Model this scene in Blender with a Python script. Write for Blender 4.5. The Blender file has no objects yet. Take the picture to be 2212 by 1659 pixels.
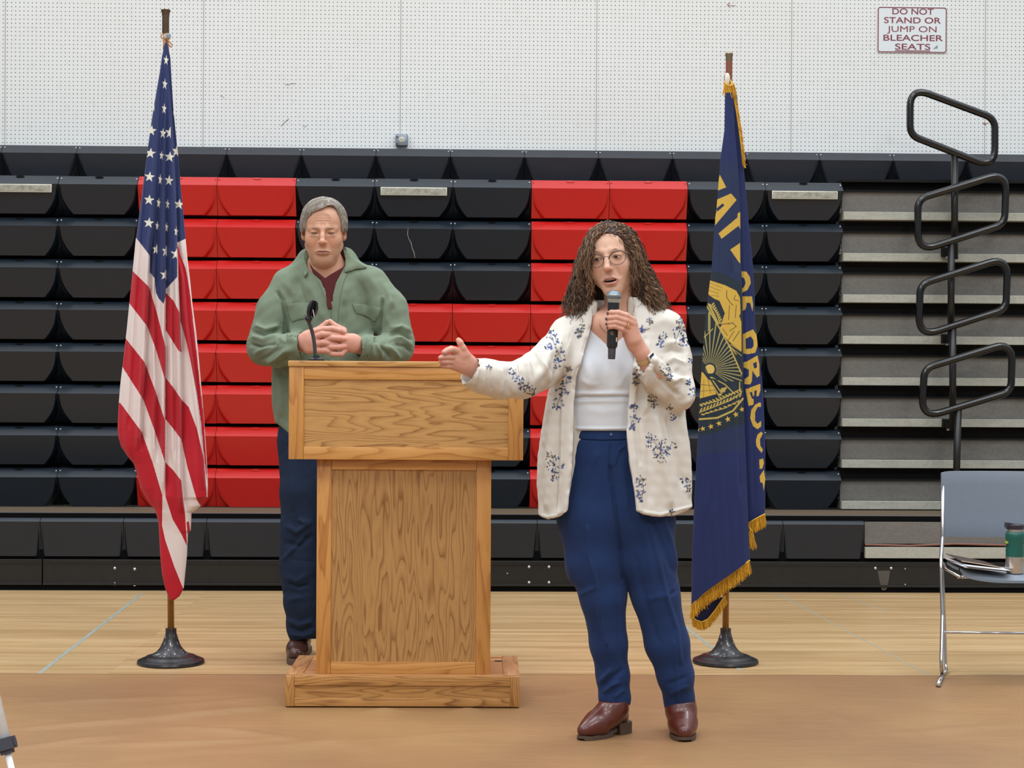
import bpy, bmesh, math, random
import numpy as np
from mathutils import Vector, Matrix
from mathutils.bvhtree import BVHTree
from math import sin, cos, pi, radians

SC = bpy.context.scene
COL = SC.collection
W, H = 2212, 1659
FPX = 3800.0
YAW, ROLL, CAMZ = radians(1.5), 0.006, 1.19
PITCH = math.atan((829.5 - 809.0) / FPX)

# ---------------------------------------------------------------- camera
_f = np.array([sin(YAW) * cos(PITCH), cos(YAW) * cos(PITCH), -sin(PITCH)])
_r = np.array([cos(YAW), -sin(YAW), 0.0])
_u = np.cross(_r, _f)
CR = cos(ROLL) * _r + sin(ROLL) * _u
CU = -sin(ROLL) * _r + cos(ROLL) * _u
CF = _f
CC = np.array([0.0, 0.0, CAMZ])
cam_d = bpy.data.cameras.new('camera')
cam_d.sensor_fit = 'HORIZONTAL'
cam_d.sensor_width = 36.0
cam_d.lens = 36.0 * FPX / W
cam_d.clip_end = 100
cam = bpy.data.objects.new('camera', cam_d)
M = Matrix(((CR[0], CU[0], -CF[0], CC[0]), (CR[1], CU[1], -CF[1], CC[1]), (CR[2], CU[2], -CF[2], CC[2]), (0, 0, 0, 1)))
cam.matrix_world = M
COL.objects.link(cam)
SC.camera = cam

# ---------------------------------------------------------------- light
SC.view_settings.view_transform = 'Standard'
SC.view_settings.look = 'None'
SC.view_settings.exposure = -0.22
SC.view_settings.gamma = 1.0
SC.view_settings.use_curve_mapping = False
SC.cycles.max_bounces = 6
SC.cycles.use_denoising = True
world = bpy.data.worlds.new('gym_air')
SC.world = world
world.use_nodes = True
_wt = world.node_tree
_tc = _wt.nodes.new('ShaderNodeTexCoord')
_sx = _wt.nodes.new('ShaderNodeSeparateXYZ')
_rp = _wt.nodes.new('ShaderNodeValToRGB')
_mr = _wt.nodes.new('ShaderNodeMapRange')
_mr.inputs[1].default_value = -1.0
_mr.inputs[2].default_value = 1.0
_wt.links.new(_tc.outputs['Generated'], _sx.inputs[0])
_wt.links.new(_sx.outputs[2], _mr.inputs[0])
_wt.links.new(_mr.outputs[0], _rp.inputs[0])
_e = _rp.color_ramp.elements
_e[0].position, _e[0].color = 0.40, (0.27, 0.27, 0.27, 1)
_e[1].position, _e[1].color = 0.70, (0.82, 0.88, 0.95, 1)
_e2 = _e.new(1.0)
_e2.color = (3.6, 3.9, 4.2, 1)
_wt.links.new(_rp.outputs[0], _wt.nodes['Background'].inputs[0])
_wt.nodes['Background'].inputs[1].default_value = 0.70

def area_light(name, loc, target, sx, sy, power, color):
    d = bpy.data.lights.new(name, 'AREA')
    d.shape = 'RECTANGLE'
    d.size, d.size_y, d.energy, d.color = sx, sy, power, color
    o = bpy.data.objects.new(name, d)
    o.location = loc
    o.rotation_euler = (Vector(target) - Vector(loc)).to_track_quat('-Z', 'Y').to_euler()
    COL.objects.link(o)
    return o
for i, (lx, ly, e) in enumerate(((-3.6, 3.0, 78), (0.2, 3.0, 78), (4.0, 3.0, 78), (-3.6, 7.0, 85), (0.2, 7.0, 85), (4.0, 7.0, 85), (-3.0, -2.5, 170), (3.2, -2.5, 170))):
    area_light('gym_light', (lx, ly, 6.6), (lx, ly + (0.0 if ly > 0 else 4.0), 0), 1.3, 1.3, e, (1.0, 0.975, 0.94))

# ---------------------------------------------------------------- pixel helpers (photo frame 2212 x 1659 -> points in the room)
def P(px, py, d):
    return Vector(CC + d * (CF + (px - 1106.0) / FPX * CR - (py - 829.5) / FPX * CU))
def ray(px, py):
    return CF + (px - 1106.0) / FPX * CR - (py - 829.5) / FPX * CU
def G(px, py, z=0.0):
    v = ray(px, py)
    t = (z - CC[2]) / v[2]
    return Vector(CC + t * v)
def PY(px, py, Y):
    v = ray(px, py)
    return Vector(CC + (Y / v[1]) * v)
def proj(a):
    a = np.asarray(a, dtype=float) - CC
    d = a @ CF
    return 1106.0 + FPX * (a @ CR) / d, 829.5 - FPX * (a @ CU) / d, d
def Pn(px, py, d):
    px, py, d = np.broadcast_arrays(np.asarray(px, float), np.asarray(py, float), np.asarray(d, float))
    return CC + d[..., None] * (CF + ((px - 1106.0) / FPX)[..., None] * CR - ((py - 829.5) / FPX)[..., None] * CU)

# ---------------------------------------------------------------- materials
def lin(c):
    if isinstance(c, str):
        c = [int(c[i:i + 2], 16) for i in (0, 2, 4)]
    r = []
    for v in c[:3]:
        v = v / 255.0
        r.append(v / 12.92 if v <= 0.04045 else ((v + 0.055) / 1.055) ** 2.4)
    return (r[0], r[1], r[2], 1.0)
class NT:
    def __init__(s, name):
        s.m = bpy.data.materials.new(name)
        s.m.use_nodes = True
        s.t = s.m.node_tree
        s.b = s.t.nodes['Principled BSDF']
    def n(s, typ, **k):
        o = s.t.nodes.new(typ)
        for a, v in k.items():
            setattr(o, a, v)
        return o
    def l(s, a, b):
        s.t.links.new(a, b)
    def math(s, op, a, b=None, clamp=False):
        o = s.n('ShaderNodeMath', operation=op, use_clamp=clamp)
        for i, v in enumerate((a, b)):
            if v is None:
                continue
            if isinstance(v, (int, float)):
                o.inputs[i].default_value = v
            else:
                s.l(v, o.inputs[i])
        return o.outputs[0]
    def mix(s, f, a, b):
        o = s.n('ShaderNodeMix', data_type='RGBA')
        for i, v in ((0, f), (6, a), (7, b)):
            if isinstance(v, (int, float, tuple)):
                o.inputs[i].default_value = v
            else:
                s.l(v, o.inputs[i])
        return o.outputs[2]
    def coord(s, scale=(1, 1, 1), rot=(0, 0, 0), kind='Object'):
        c = s.n('ShaderNodeTexCoord')
        m = s.n('ShaderNodeMapping')
        m.inputs['Scale'].default_value = scale
        m.inputs['Rotation'].default_value = rot
        s.l(c.outputs[kind], m.inputs[0])
        return m.outputs[0]
    def noise(s, vec, scale, detail=3, rough=0.5):
        o = s.n('ShaderNodeTexNoise')
        o.inputs['Scale'].default_value = scale
        o.inputs['Detail'].default_value = detail
        o.inputs['Roughness'].default_value = rough
        s.l(vec, o.inputs['Vector'])
        return o.outputs['Fac']
    def ramp(s, f, stops):
        o = s.n('ShaderNodeValToRGB')
        e = o.color_ramp.elements
        while len(e) < len(stops):
            e.new(0.5)
        for x, (p_, c_) in zip(e, stops):
            x.position = p_
            x.color = c_ if isinstance(c_, tuple) else (c_, c_, c_, 1)
        s.l(f, o.inputs[0])
        return o.outputs[0]
    def bump(s, h, strength, dist=0.002):
        o = s.n('ShaderNodeBump')
        o.inputs['Strength'].default_value = strength
        o.inputs['Distance'].default_value = dist
        s.l(h, o.inputs['Height'])
        s.l(o.outputs[0], s.b.inputs['Normal'])
    def set(s, rough=0.5, metal=0.0, spec=0.5, coat=0.0, sheen=0.0):
        s.b.inputs['Roughness'].default_value = rough
        s.b.inputs['Metallic'].default_value = metal
        s.b.inputs['Specular IOR Level'].default_value = spec
        s.b.inputs['Coat Weight'].default_value = coat
        s.b.inputs['Sheen Weight'].default_value = sheen
        return s.m
    def col(s, v):
        if isinstance(v, tuple):
            s.b.inputs['Base Color'].default_value = v
        else:
            s.l(v, s.b.inputs['Base Color'])

def plain(name, c, rough=0.5, metal=0.0, spec=0.5, var=0.06, nscale=30, coat=0.0, bump=0.0, sheen=0.0):
    t = NT(name)
    c = lin(c)
    v = t.coord()
    n = t.noise(v, nscale, 4)
    a = tuple(min(1, x * (1 - var * 2)) for x in c[:3]) + (1,)
    b = tuple(min(1, x * (1 + var * 2)) for x in c[:3]) + (1,)
    t.col(t.mix(n, a, b))
    if bump:
        t.bump(n, bump)
    return t.set(rough, metal, spec, coat, sheen)
def vcol(name, rough=0.7, spec=0.3, sheen=0.0, bump=0.0, nscale=400, sss=0.0, var=0.0):
    t = NT(name)
    a = t.n('ShaderNodeAttribute', attribute_name='Col')
    n = None
    if bump or var:
        v = t.coord()
        n = t.noise(v, nscale, 3)
    if var:
        f = t.math('MULTIPLY_ADD', n, 2 * var)
        f.node.inputs[2].default_value = 1 - var
        m = t.n('ShaderNodeMix', data_type='RGBA', blend_type='MULTIPLY')
        m.inputs[0].default_value = 1
        t.l(a.outputs['Color'], m.inputs[6])
        t.l(f, m.inputs[7])
        t.col(m.outputs[2])
    else:
        t.col(a.outputs['Color'])
    if bump:
        t.bump(n, bump, 0.001)
    if sss:
        t.b.inputs['Subsurface Weight'].default_value = sss
        t.b.inputs['Subsurface Radius'].default_value = (0.012, 0.005, 0.003)
        t.b.inputs['Subsurface Scale'].default_value = 0.5
    return t.set(rough, 0, spec, 0, sheen)

# ---------------------------------------------------------------- objects
def tag(o, label=None, cat=None, group=None, kind=None):
    if label: o['label'] = label
    if cat: o['category'] = cat
    if group: o['group'] = group
    if kind: o['kind'] = kind
    return o
def empty(name, loc, label, cat, group=None, rz=0.0):
    o = bpy.data.objects.new(name, None)
    o.location = loc
    o.rotation_euler.z = rz
    o.empty_display_size = 0.1
    COL.objects.link(o)
    bpy.context.view_layer.update()
    return tag(o, label, cat, group)
def setparent(o, parent):
    if parent is not None:
        o.parent = parent
        bpy.context.view_layer.update()
        o.matrix_parent_inverse = parent.matrix_world.inverted()
    return o
def link(name, me, mats, parent=None, smooth=True, world=False):
    if not isinstance(mats, (list, tuple)):
        mats = [mats]
    for m in mats:
        me.materials.append(m)
    o = bpy.data.objects.new(name, me)
    COL.objects.link(o)
    if parent is not None:
        if world:
            setparent(o, parent)
        else:
            o.parent = parent
    if smooth:
        me.shade_smooth()
    return o
def mesh_np(name, v, f, mats, parent=None, smooth=True, world=True, cols=None, recenter=True):
    """v Nx3 world verts; f list/array of quads or tris; cols Nx3 linear"""
    v = np.asarray(v, dtype=np.float64)
    me = bpy.data.meshes.new(name)
    f = np.asarray(f)
    me.vertices.add(len(v))
    me.vertices.foreach_set('co', v.astype(np.float32).ravel())
    k = f.shape[1]
    me.loops.add(f.size)
    me.loops.foreach_set('vertex_index', f.astype(np.int32).ravel())
    me.polygons.add(len(f))
    me.polygons.foreach_set('loop_start', np.arange(0, f.size, k, dtype=np.int32))
    me.polygons.foreach_set('loop_total', np.full(len(f), k, dtype=np.int32))
    me.update(calc_edges=True)
    me.validate()
    if cols is not None:
        setcol(me, cols)
    return link(name, me, mats, parent, smooth, world)
def setcol(me, cols):
    a = me.color_attributes.new('Col', 'FLOAT_COLOR', 'POINT')
    c = np.ones((len(cols), 4), dtype=np.float32)
    c[:, :3] = cols
    a.data.foreach_set('color', c.ravel())

class MB:
    """collects boxes, tubes, lathes; builds ONE mesh"""
    def __init__(s):
        s.bm = bmesh.new()
        s.mi = 0
    def face(s, vs):
        try:
            f = s.bm.faces.new(vs)
            f.material_index = s.mi
            return f
        except ValueError:
            return None
    def box(s, x0, x1, y0, y1, z0, z1, bev=0.0):
        vs = [s.bm.verts.new(p) for p in ((x0, y0, z0), (x1, y0, z0), (x1, y1, z0), (x0, y1, z0), (x0, y0, z1), (x1, y0, z1), (x1, y1, z1), (x0, y1, z1))]
        fs = [s.face([vs[i] for i in q]) for q in ((3, 2, 1, 0), (4, 5, 6, 7), (0, 1, 5, 4), (1, 2, 6, 5), (2, 3, 7, 6), (3, 0, 4, 7))]
        if bev:
            es = list({e for f in fs for e in f.edges})
            bmesh.ops.bevel(s.bm, geom=es, offset=bev, segments=2, affect='EDGES', profile=0.5, material=s.mi)
        return s
    def hexa(s, pts):
        vs = [s.bm.verts.new(p) for p in pts]
        for q in ((3, 2, 1, 0), (4, 5, 6, 7), (0, 1, 5, 4), (1, 2, 6, 5), (2, 3, 7, 6), (3, 0, 4, 7)):
            s.face([vs[i] for i in q])
        return s
    def tube(s, pts, r, n=12, closed=False, caps=True):
        pts = [Vector(p) for p in pts]
        N = len(pts)
        rs = r if isinstance(r, (list, tuple)) else [r] * N
        rings = []
        up = None
        for i, p in enumerate(pts):
            if closed:
                t = (pts[(i + 1) % N] - pts[i - 1]).normalized()
            else:
                t = (pts[min(i + 1, N - 1)] - pts[max(i - 1, 0)]).normalized()
            if up is None:
                up = t.orthogonal().normalized()
            up = (up - t * up.dot(t))
            up = up.normalized() if up.length > 1e-6 else t.orthogonal().normalized()
            b = t.cross(up)
            rings.append([s.bm.verts.new(p + (up * cos(2 * pi * k / n) + b * sin(2 * pi * k / n)) * rs[i]) for k in range(n)])
        R = range(N) if closed else range(N - 1)
        for i in R:
            a, b2 = rings[i], rings[(i + 1) % N]
            off = 0
            if closed and i == N - 1:
                off = min(range(n), key=lambda o: (a[0].co - b2[o].co).length)
            for k in range(n):
                s.face([a[k], a[(k + 1) % n], b2[(k + 1 + off) % n], b2[(k + off) % n]])
        if caps and not closed:
            s.face(rings[0][::-1])
            s.face(rings[-1])
        return s
    def lathe(s, prof, c=(0, 0, 0), n=32, axis=None):
        c = Vector(c)
        ax = Vector(axis).normalized() if axis is not None else Vector((0, 0, 1))
        e1 = ax.orthogonal().normalized() if axis is not None else Vector((1, 0, 0))
        e2 = ax.cross(e1)
        rings = []
        for r, z in prof:
            rings.append([s.bm.verts.new(c + ax * z + (e1 * cos(2 * pi * k / n) + e2 * sin(2 * pi * k / n)) * max(r, 1e-5)) for k in range(n)])
        for a, b in zip(rings[:-1], rings[1:]):
            for k in range(n):
                s.face([a[k], a[(k + 1) % n], b[(k + 1) % n], b[k]])
        s.face(rings[0][::-1])
        s.face(rings[-1])
        return s
    def prism(s, poly, o, ex, ey, ez, depth):
        """poly 2-D in (ex,ey) from origin o, extruded along ez"""
        o, ex, ey, ez = Vector(o), Vector(ex), Vector(ey), Vector(ez)
        a = [s.bm.verts.new(o + ex * x + ey * y) for x, y in poly]
        b = [s.bm.verts.new(o + ex * x + ey * y + ez * depth) for x, y in poly]
        s.face(a[::-1])
        s.face(b)
        n = len(poly)
        for i in range(n):
            s.face([a[i], a[(i + 1) % n], b[(i + 1) % n], b[i]])
        return s
    def sphere(s, c, r, sc=(1, 1, 1), seg=16):
        m = Matrix.Translation(c) @ Matrix.Diagonal((r * sc[0], r * sc[1], r * sc[2], 1))
        n0 = len(s.bm.faces)
        bmesh.ops.create_uvsphere(s.bm, u_segments=seg, v_segments=max(6, seg // 2), radius=1, matrix=m)
        s.bm.faces.ensure_lookup_table()
        for f in s.bm.faces[n0:]:
            f.material_index = s.mi
        return s
    def build(s, name, mats, parent=None, smooth=False, world=False, auto=None):
        bmesh.ops.recalc_face_normals(s.bm, faces=s.bm.faces)
        me = bpy.data.meshes.new(name)
        s.bm.to_mesh(me)
        s.bm.free()
        o = link(name, me, mats, parent, smooth, world)
        if auto:
            me.shade_smooth()
            me.set_sharp_from_angle(angle=radians(auto))
        return o
def fillet(pts, r, n=7, closed=True):
    out = []
    pts = [Vector(p) for p in pts]
    N = len(pts)
    for i, p in enumerate(pts):
        if not closed and i in (0, N - 1):
            out.append(p)
            continue
        a, b = pts[i - 1] - p, pts[(i + 1) % N] - p
        ang = a.angle(b)
        d = min(r / math.tan(ang / 2), a.length * .48, b.length * .48)
        p0, p1 = p + a.normalized() * d, p + b.normalized() * d
        for k in range(n + 1):
            t = k / n
            out.append(p0 * (1 - t) ** 2 + p * 2 * t * (1 - t) + p1 * t * t)
    return out
def text_obj(name, body, size, mat, mtx, parent=None, sx=1.0, extrude=0.0006, bold=0.0):
    cu = bpy.data.curves.new(name, 'FONT')
    cu.body = body
    cu.size = size
    cu.align_x = 'CENTER'
    cu.align_y = 'CENTER'
    cu.extrude = extrude
    cu.offset = bold
    o = bpy.data.objects.new(name, cu)
    COL.objects.link(o)
    dg = bpy.context.evaluated_depsgraph_get()
    me = bpy.data.meshes.new_from_object(o.evaluated_get(dg))
    bpy.data.objects.remove(o)
    me.transform(Matrix.Diagonal((sx, 1, 1, 1)))
    me.transform(mtx)
    me.materials.clear()
    return link(name, me, mat, parent, False, True)
# ================================================================ the room
YW = 10.95     # pegboard wall
YF = 10.35     # faces of the closed bleacher rows
YT = 10.80     # top row against the wall
YFR = 9.62     # front (lowest) row

def wall_material():
    t = NT('painted_pegboard')
    x0 = PY(865, 200, YW).x
    c = t.n('ShaderNodeTexCoord')
    sp = t.n('ShaderNodeSeparateXYZ')
    t.l(c.outputs['Object'], sp.inputs[0])
    def cell(sock, pitch, off):
        a = t.math('SUBTRACT', sock, off)
        a = t.math('DIVIDE', a, pitch)
        a = t.math('FRACT', a)
        a = t.math('SUBTRACT', a, 0.5)
        return t.math('MULTIPLY', a, pitch)
    hx = cell(sp.outputs[0], 0.0254, x0)
    hz = cell(sp.outputs[2], 0.0254, 0.0)
    d = t.math('SQRT', t.math('ADD', t.math('MULTIPLY', hx, hx), t.math('MULTIPLY', hz, hz)))
    hole = t.math('LESS_THAN', d, 0.0035)
    sx = cell(sp.outputs[0], 1.2192, x0 - 0.6096)
    seam = t.math('LESS_THAN', t.math('ABSOLUTE', sx), 0.0022)
    n1 = t.noise(c.outputs['Object'], 1.3, 4)
    n2 = t.noise(c.outputs['Object'], 18, 5, 0.6)
    base = t.mix(n1, lin((222, 225, 222)), lin((230, 235, 238)))
    base = t.mix(t.ramp(n2, [(0.55, 0.0), (0.8, 0.5)]), base, lin((206, 209, 204)))
    base = t.mix(seam, base, lin((150, 152, 150)))
    base = t.mix(hole, base, lin((112, 114, 110)))
    t.col(base)
    h = t.math('SUBTRACT', 1.0, t.math('MAXIMUM', hole, seam))
    t.bump(h, 0.6, 0.004)
    return t.set(0.55, 0, 0.4)
wm = wall_material()
mb = MB(); mb.box(-7, 7, YW, YW + 0.12, 0, 6.2)
tag(mb.build('wall_back', wm), kind='structure')

def floor_material():
    t = NT('maple_strip_floor')
    c = t.n('ShaderNodeTexCoord')
    br = t.n('ShaderNodeTexBrick')
    br.offset = 0.61
    br.offset_frequency = 1
    br.inputs['Scale'].default_value = 1.0
    br.inputs['Brick Width'].default_value = 2.3
    br.inputs['Row Height'].default_value = 0.057
    br.inputs['Mortar Size'].default_value = 0.0007
    br.inputs['Mortar Smooth'].default_value = 0.2
    br.inputs['Bias'].default_value = 0.0
    br.inputs['Color1'].default_value = lin((196, 165, 121))
    br.inputs['Color2'].default_value = lin((170, 138, 95))
    br.inputs['Mortar'].default_value = lin((136, 110, 80))
    t.l(c.outputs['Object'], br.inputs['Vector'])
    g = t.noise(t.coord((1.0, 30, 1)), 3.2, 5, 0.6)
    g2 = t.noise(t.coord((0.5, 9, 1)), 2.0, 3)
    b = t.mix(t.ramp(g, [(0.42, 0.0), (0.72, 0.8)]), br.outputs['Color'], lin((146, 112, 74)))
    b = t.mix(t.ramp(g2, [(0.45, 0.0), (0.75, 0.45)]), b, lin((208, 182, 140)))
    t.col(b)
    return t.set(0.34, 0, 0.4)
mb = MB(); mb.box(-7, 7, -1.5, YW, -0.1, 0)
tag(mb.build('floor', floor_material()), kind='structure')

# painted court lines (thin)
line_m = plain('court_line_paint', (150, 158, 150), 0.4, var=0.12, nscale=40)
def floor_line(a, b, w, name='court_line'):
    a, b = G(*a), G(*b)
    d = (b - a).normalized()
    n = Vector((-d.y, d.x, 0)) * w / 2
    mb = MB(); mb.hexa([tuple(p) for p in (a - n, b - n, b + n, a + n)] + [tuple(p + Vector((0, 0, 0.0008))) for p in (a - n, b - n, b + n, a + n)])
    return mb.build(name, line_m)
for i, (a, b, w) in enumerate((((72, 1465), (306, 1283), 0.018), ((1478, 1352), (1600, 1448), 0.016), ((1680, 1283), (2014, 1462), 0.006), ((1822, 1285), (1916, 1322), 0.005))):
    tag(floor_line(a, b, w, 'trim_%d' % (i + 1)), kind='structure')

# brown floor cover, front edge toward the camera, wrinkled
def floor_cover():
    x0, x1 = -4.6, 4.9
    ys = np.linspace(1.2, G(1106, 1459).y, 260)
    xs = np.linspace(x0, x1, 420)
    X, Y = np.meshgrid(xs, ys)
    rng = np.random.RandomState(4)
    Z = np.full_like(X, 0.004)
    def ridge(ax, ay, bx, by, w, h):
        L = math.hypot(bx - ax, by - ay)
        ux, uy = (bx - ax) / L, (by - ay) / L
        s = (X - ax) * ux + (Y - ay) * uy
        t = -(X - ax) * uy + (Y - ay) * ux
        t = t + 0.03 * np.sin(s * 5 + ax * 9)
        e = np.clip(s / 0.3, 0, 1) * np.clip((L - s) / 0.3, 0, 1)
        return h * np.exp(-(t / w) ** 2) * e
    for a, b, w, h in (((0, 1585), (560, 1530), .03, .012), ((0, 1625), (330, 1578), .028, .012), ((300, 1568), (640, 1600), .022, .012), ((380, 1555), (700, 1520), .03, .009),
                       ((560, 1612), (1100, 1588), .03, .01), ((100, 1610), (640, 1602), .02, .01), ((1120, 1510), (1330, 1490), .02, .007), ((1700, 1520), (1900, 1590), .03, .008),
                       ((1540, 1520), (1600, 1600), .03, .006), ((1900, 1590), (2212, 1560), .03, .008), ((0, 1530), (500, 1500), .04, .006), ((600, 1560), (640, 1470), .03, .008)):
        pa, pb = G(*a), G(*b)
        Z += ridge(pa.x, pa.y, pb.x, pb.y, w, h)
    for k in range(26):
        ax, ay = rng.uniform(x0, x1), rng.uniform(1.6, 6.6)
        th = rng.normal(0.15, 0.5)
        L = rng.uniform(0.5, 1.8)
        Z += ridge(ax, ay, ax + L * cos(th), ay + L * sin(th), rng.uniform(.02, .05), rng.uniform(.002, .006))
    Z += 0.0012 * np.sin(X * 7 + 2 * np.sin(Y * 3)) * np.sin(Y * 6 + X)
    # flat beneath the lectern and the shoes
    bx, by = G(870, 1532).x, G(870, 1532).y
    flat = np.clip(1 - np.maximum(np.abs(X - bx) - 0.42, 0) / 0.05, 0, 1) * np.clip(1 - np.maximum(np.abs(Y - by - 0.22) - 0.24, 0) / 0.05, 0, 1)
    for q in ((1300, 1590), (1478, 1590), (2028, 1478)):
        g = G(*q)
        flat = np.maximum(flat, np.clip(1.6 - np.hypot(X - g.x, Y - g.y) / 0.2, 0, 1))
    for q in ((830, 1536), (1010, 1538)):      # the slack hump in front of the lectern
        g = G(*q)
        Z += 0.016 * np.exp(-((X - g.x) / 0.06) ** 2 - ((Y - g.y + 0.03) / 0.05) ** 2) * (1 - flat)
    Z = Z * (1 - flat) + 0.003 * flat
    Z = np.maximum(Z, 0.0025)
    v = np.stack([X, Y + 0.004 * np.sin(X * 3), Z], -1).reshape(-1, 3)
    n, m = X.shape
    idx = np.arange(n * m).reshape(n, m)
    f = np.stack([idx[:-1, :-1], idx[:-1, 1:], idx[1:, 1:], idx[1:, :-1]], -1).reshape(-1, 4)
    t = NT('brown_floor_cover')
    a = t.noise(t.coord((1, 1, 1)), 1.1, 4)
    b = t.noise(t.coord((3, 22, 1)), 2.4, 4, 0.6)
    s = t.noise(t.coord((1, 1, 1)), 9, 5, 0.7)
    c = t.mix(t.ramp(a, [(0.35, 0.0), (0.65, 1.0)]), lin((138, 103, 71)), lin((154, 119, 80)))
    c = t.mix(t.ramp(b, [(0.55, 0.0), (0.85, 0.3)]), c, lin((132, 99, 70)))
    c = t.mix(t.ramp(s, [(0.62, 0.0), (0.78, 0.5)]), c, lin((144, 120, 92)))
    t.col(c)
    t.bump(t.noise(t.coord((1, 2.6, 1)), 4.5, 4, 0.55), 0.35, 0.012)
    m_ = t.set(0.42, 0, 0.4)
    o = mesh_np('floor_cover', v, f, m_)
    so = o.modifiers.new('t', 'SOLIDIFY'); so.thickness = 0.002; so.offset = -1
    return tag(o, 'wrinkled brown protective sheet laid over the gym floor in front of the bleachers', 'floor cover')
floor_cover()

# ---------------------------------------------------------------- sign
def sign():
    c = PY(1970, 65, YW)
    w, h = PY(2046, 65, YW).x - PY(1895, 65, YW).x, PY(1970, 15, YW).z - PY(1970, 115, YW).z
    root = empty('warning_sign', (c.x, YW, c.z), 'white metal warning sign with maroon capitals and border on the pegboard wall', 'sign')
    def rr(w, h, r, n=6):
        o = []
        for cx, cz, a0 in ((w / 2 - r, h / 2 - r, 0), (-w / 2 + r, h / 2 - r, 90), (-w / 2 + r, -h / 2 + r, 180), (w / 2 - r, -h / 2 + r, 270)):
            for k in range(n + 1):
                a = radians(a0 + 90 * k / n)
                o.append((cx + r * cos(a), cz + r * sin(a)))
        return o
    mar = plain('sign_maroon', (128, 52, 72), 0.4)
    wh = plain('sign_white', (220, 229, 233), 0.3, coat=0.3, var=0.02, nscale=9)
    mb = MB(); mb.prism(rr(w, h, .018), (0, -.003, 0), (1, 0, 0), (0, 0, 1), (0, -1, 0), .002); mb.build('plate', wh, root)
    mb = MB()
    A, B = rr(w - .006, h - .006, .016), rr(w - .018, h - .018, .011)
    n = len(A)
    for i in range(n):
        j = (i + 1) % n
        mb.hexa([(A[i][0], -.005, A[i][1]), (A[j][0], -.005, A[j][1]), (B[j][0], -.005, B[j][1]), (B[i][0], -.005, B[i][1]),
                 (A[i][0], -.0062, A[i][1]), (A[j][0], -.0062, A[j][1]), (B[j][0], -.0062, B[j][1]), (B[i][0], -.0062, B[i][1])])
    mb.build('border', mar, root)
    s = YW / FPX
    for txt, px, py, tw in (('DO NOT', 1971, 26, 90), ('STAND OR', 1970, 45, 124), ('JUMP ON', 1971, 64, 108), ('BLEACHER', 1971, 83, 130), ('SEATS', 1971, 102, 77)):
        p = PY(px, py, YW)
        cu = text_obj('lettering', txt, 0.048, mar, Matrix.Translation((0, 0, 0)), None, bold=0.0 if 'M' in txt else 0.0005)
        co = [v.co.x for v in cu.data.vertices]
        wd = max(co) - min(co)
        k = tw * s / wd
        cz = [v.co.y for v in cu.data.vertices]
        kz = kz0 = (13.2 * s / (max(cz) - min(cz))) if txt[0] != 'J' else kz0
        cu.data.transform(Matrix.Translation((p.x - c.x, -.0055, p.z - c.z)) @ Matrix.Rotation(pi / 2, 4, 'X') @ Matrix.Diagonal((k, kz, 1, 1)))
        cu.parent = root
    p = PY(1971, 110, YW)
    mb = MB(); mb.box(-38.5 * s + p.x - c.x, 38.5 * s + p.x - c.x, -.006, -.005, p.z - c.z - .0025, p.z - c.z + .0025); mb.build('underline', mar, root)
    mb = MB(); mb.prism([(0, 0), (.03, .004), (.028, .026)], (0.132, -.005, -.118), (1, 0, 0), (0, 0, 1), (0, -1, 0), .0006)
    mb.build('corner_decal', plain('decal_grey', (140, 148, 150), 0.3), root)
sign()

def outlet():
    c = PY(868, 304, YW)
    root = empty('outlet_box', (c.x, YW, c.z), 'small grey metal outlet box with a pale socket on the wall above the bleachers', 'electrical box')
    g = plain('galvanised_grey', (118, 126, 138), 0.45, 0.3)
    d = plain('knockout_grey', (74, 82, 94), 0.5)  # plain dark grey of the two knockout discs
    hw = 13 * YW / FPX
    mb = MB(); mb.box(-hw, hw, -.045, 0, -.037, .036, bev=.004); mb.build('housing', g, root, auto=40)
    mb = MB(); mb.box(-hw + .004, hw - .004, -.048, -.0445, -.034, .032, bev=.001)
    mb.build('cover_plate', plain('cover_grey', (140, 148, 160), 0.35, 0.3), root, auto=40)
    mb = MB()
    mb.lathe([(.007, 0), (.007, .002)], (-hw + .012, -.048, .016), 14, axis=(0, -1, 0))
    mb.lathe([(.007, 0), (.007, .002)], (-hw + .012, -.048, -.026), 14, axis=(0, -1, 0))
    mb.build('knockout', d, root)
    mb = MB(); mb.lathe([(.0175, 0), (.0175, .003), (.015, .004)], (.002, -.048, .0), 24, axis=(0, -1, 0)); so = mb.build('socket', plain('socket_ivory', (206, 208, 190), 0.4), root, auto=40)
    mb = MB(); mb.box(-.0055, -.0025, -.0535, -.052, -.001, .008); mb.box(.0065, .0095, -.0535, -.052, -.001, .008)
    mb.lathe([(.003, 0), (.003, .001)], (.002, -.052, -.009), 12, axis=(0, -1, 0)); mb.build('slot', plain('slot_dark', (70, 62, 50), 0.6), root)
outlet()

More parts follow.
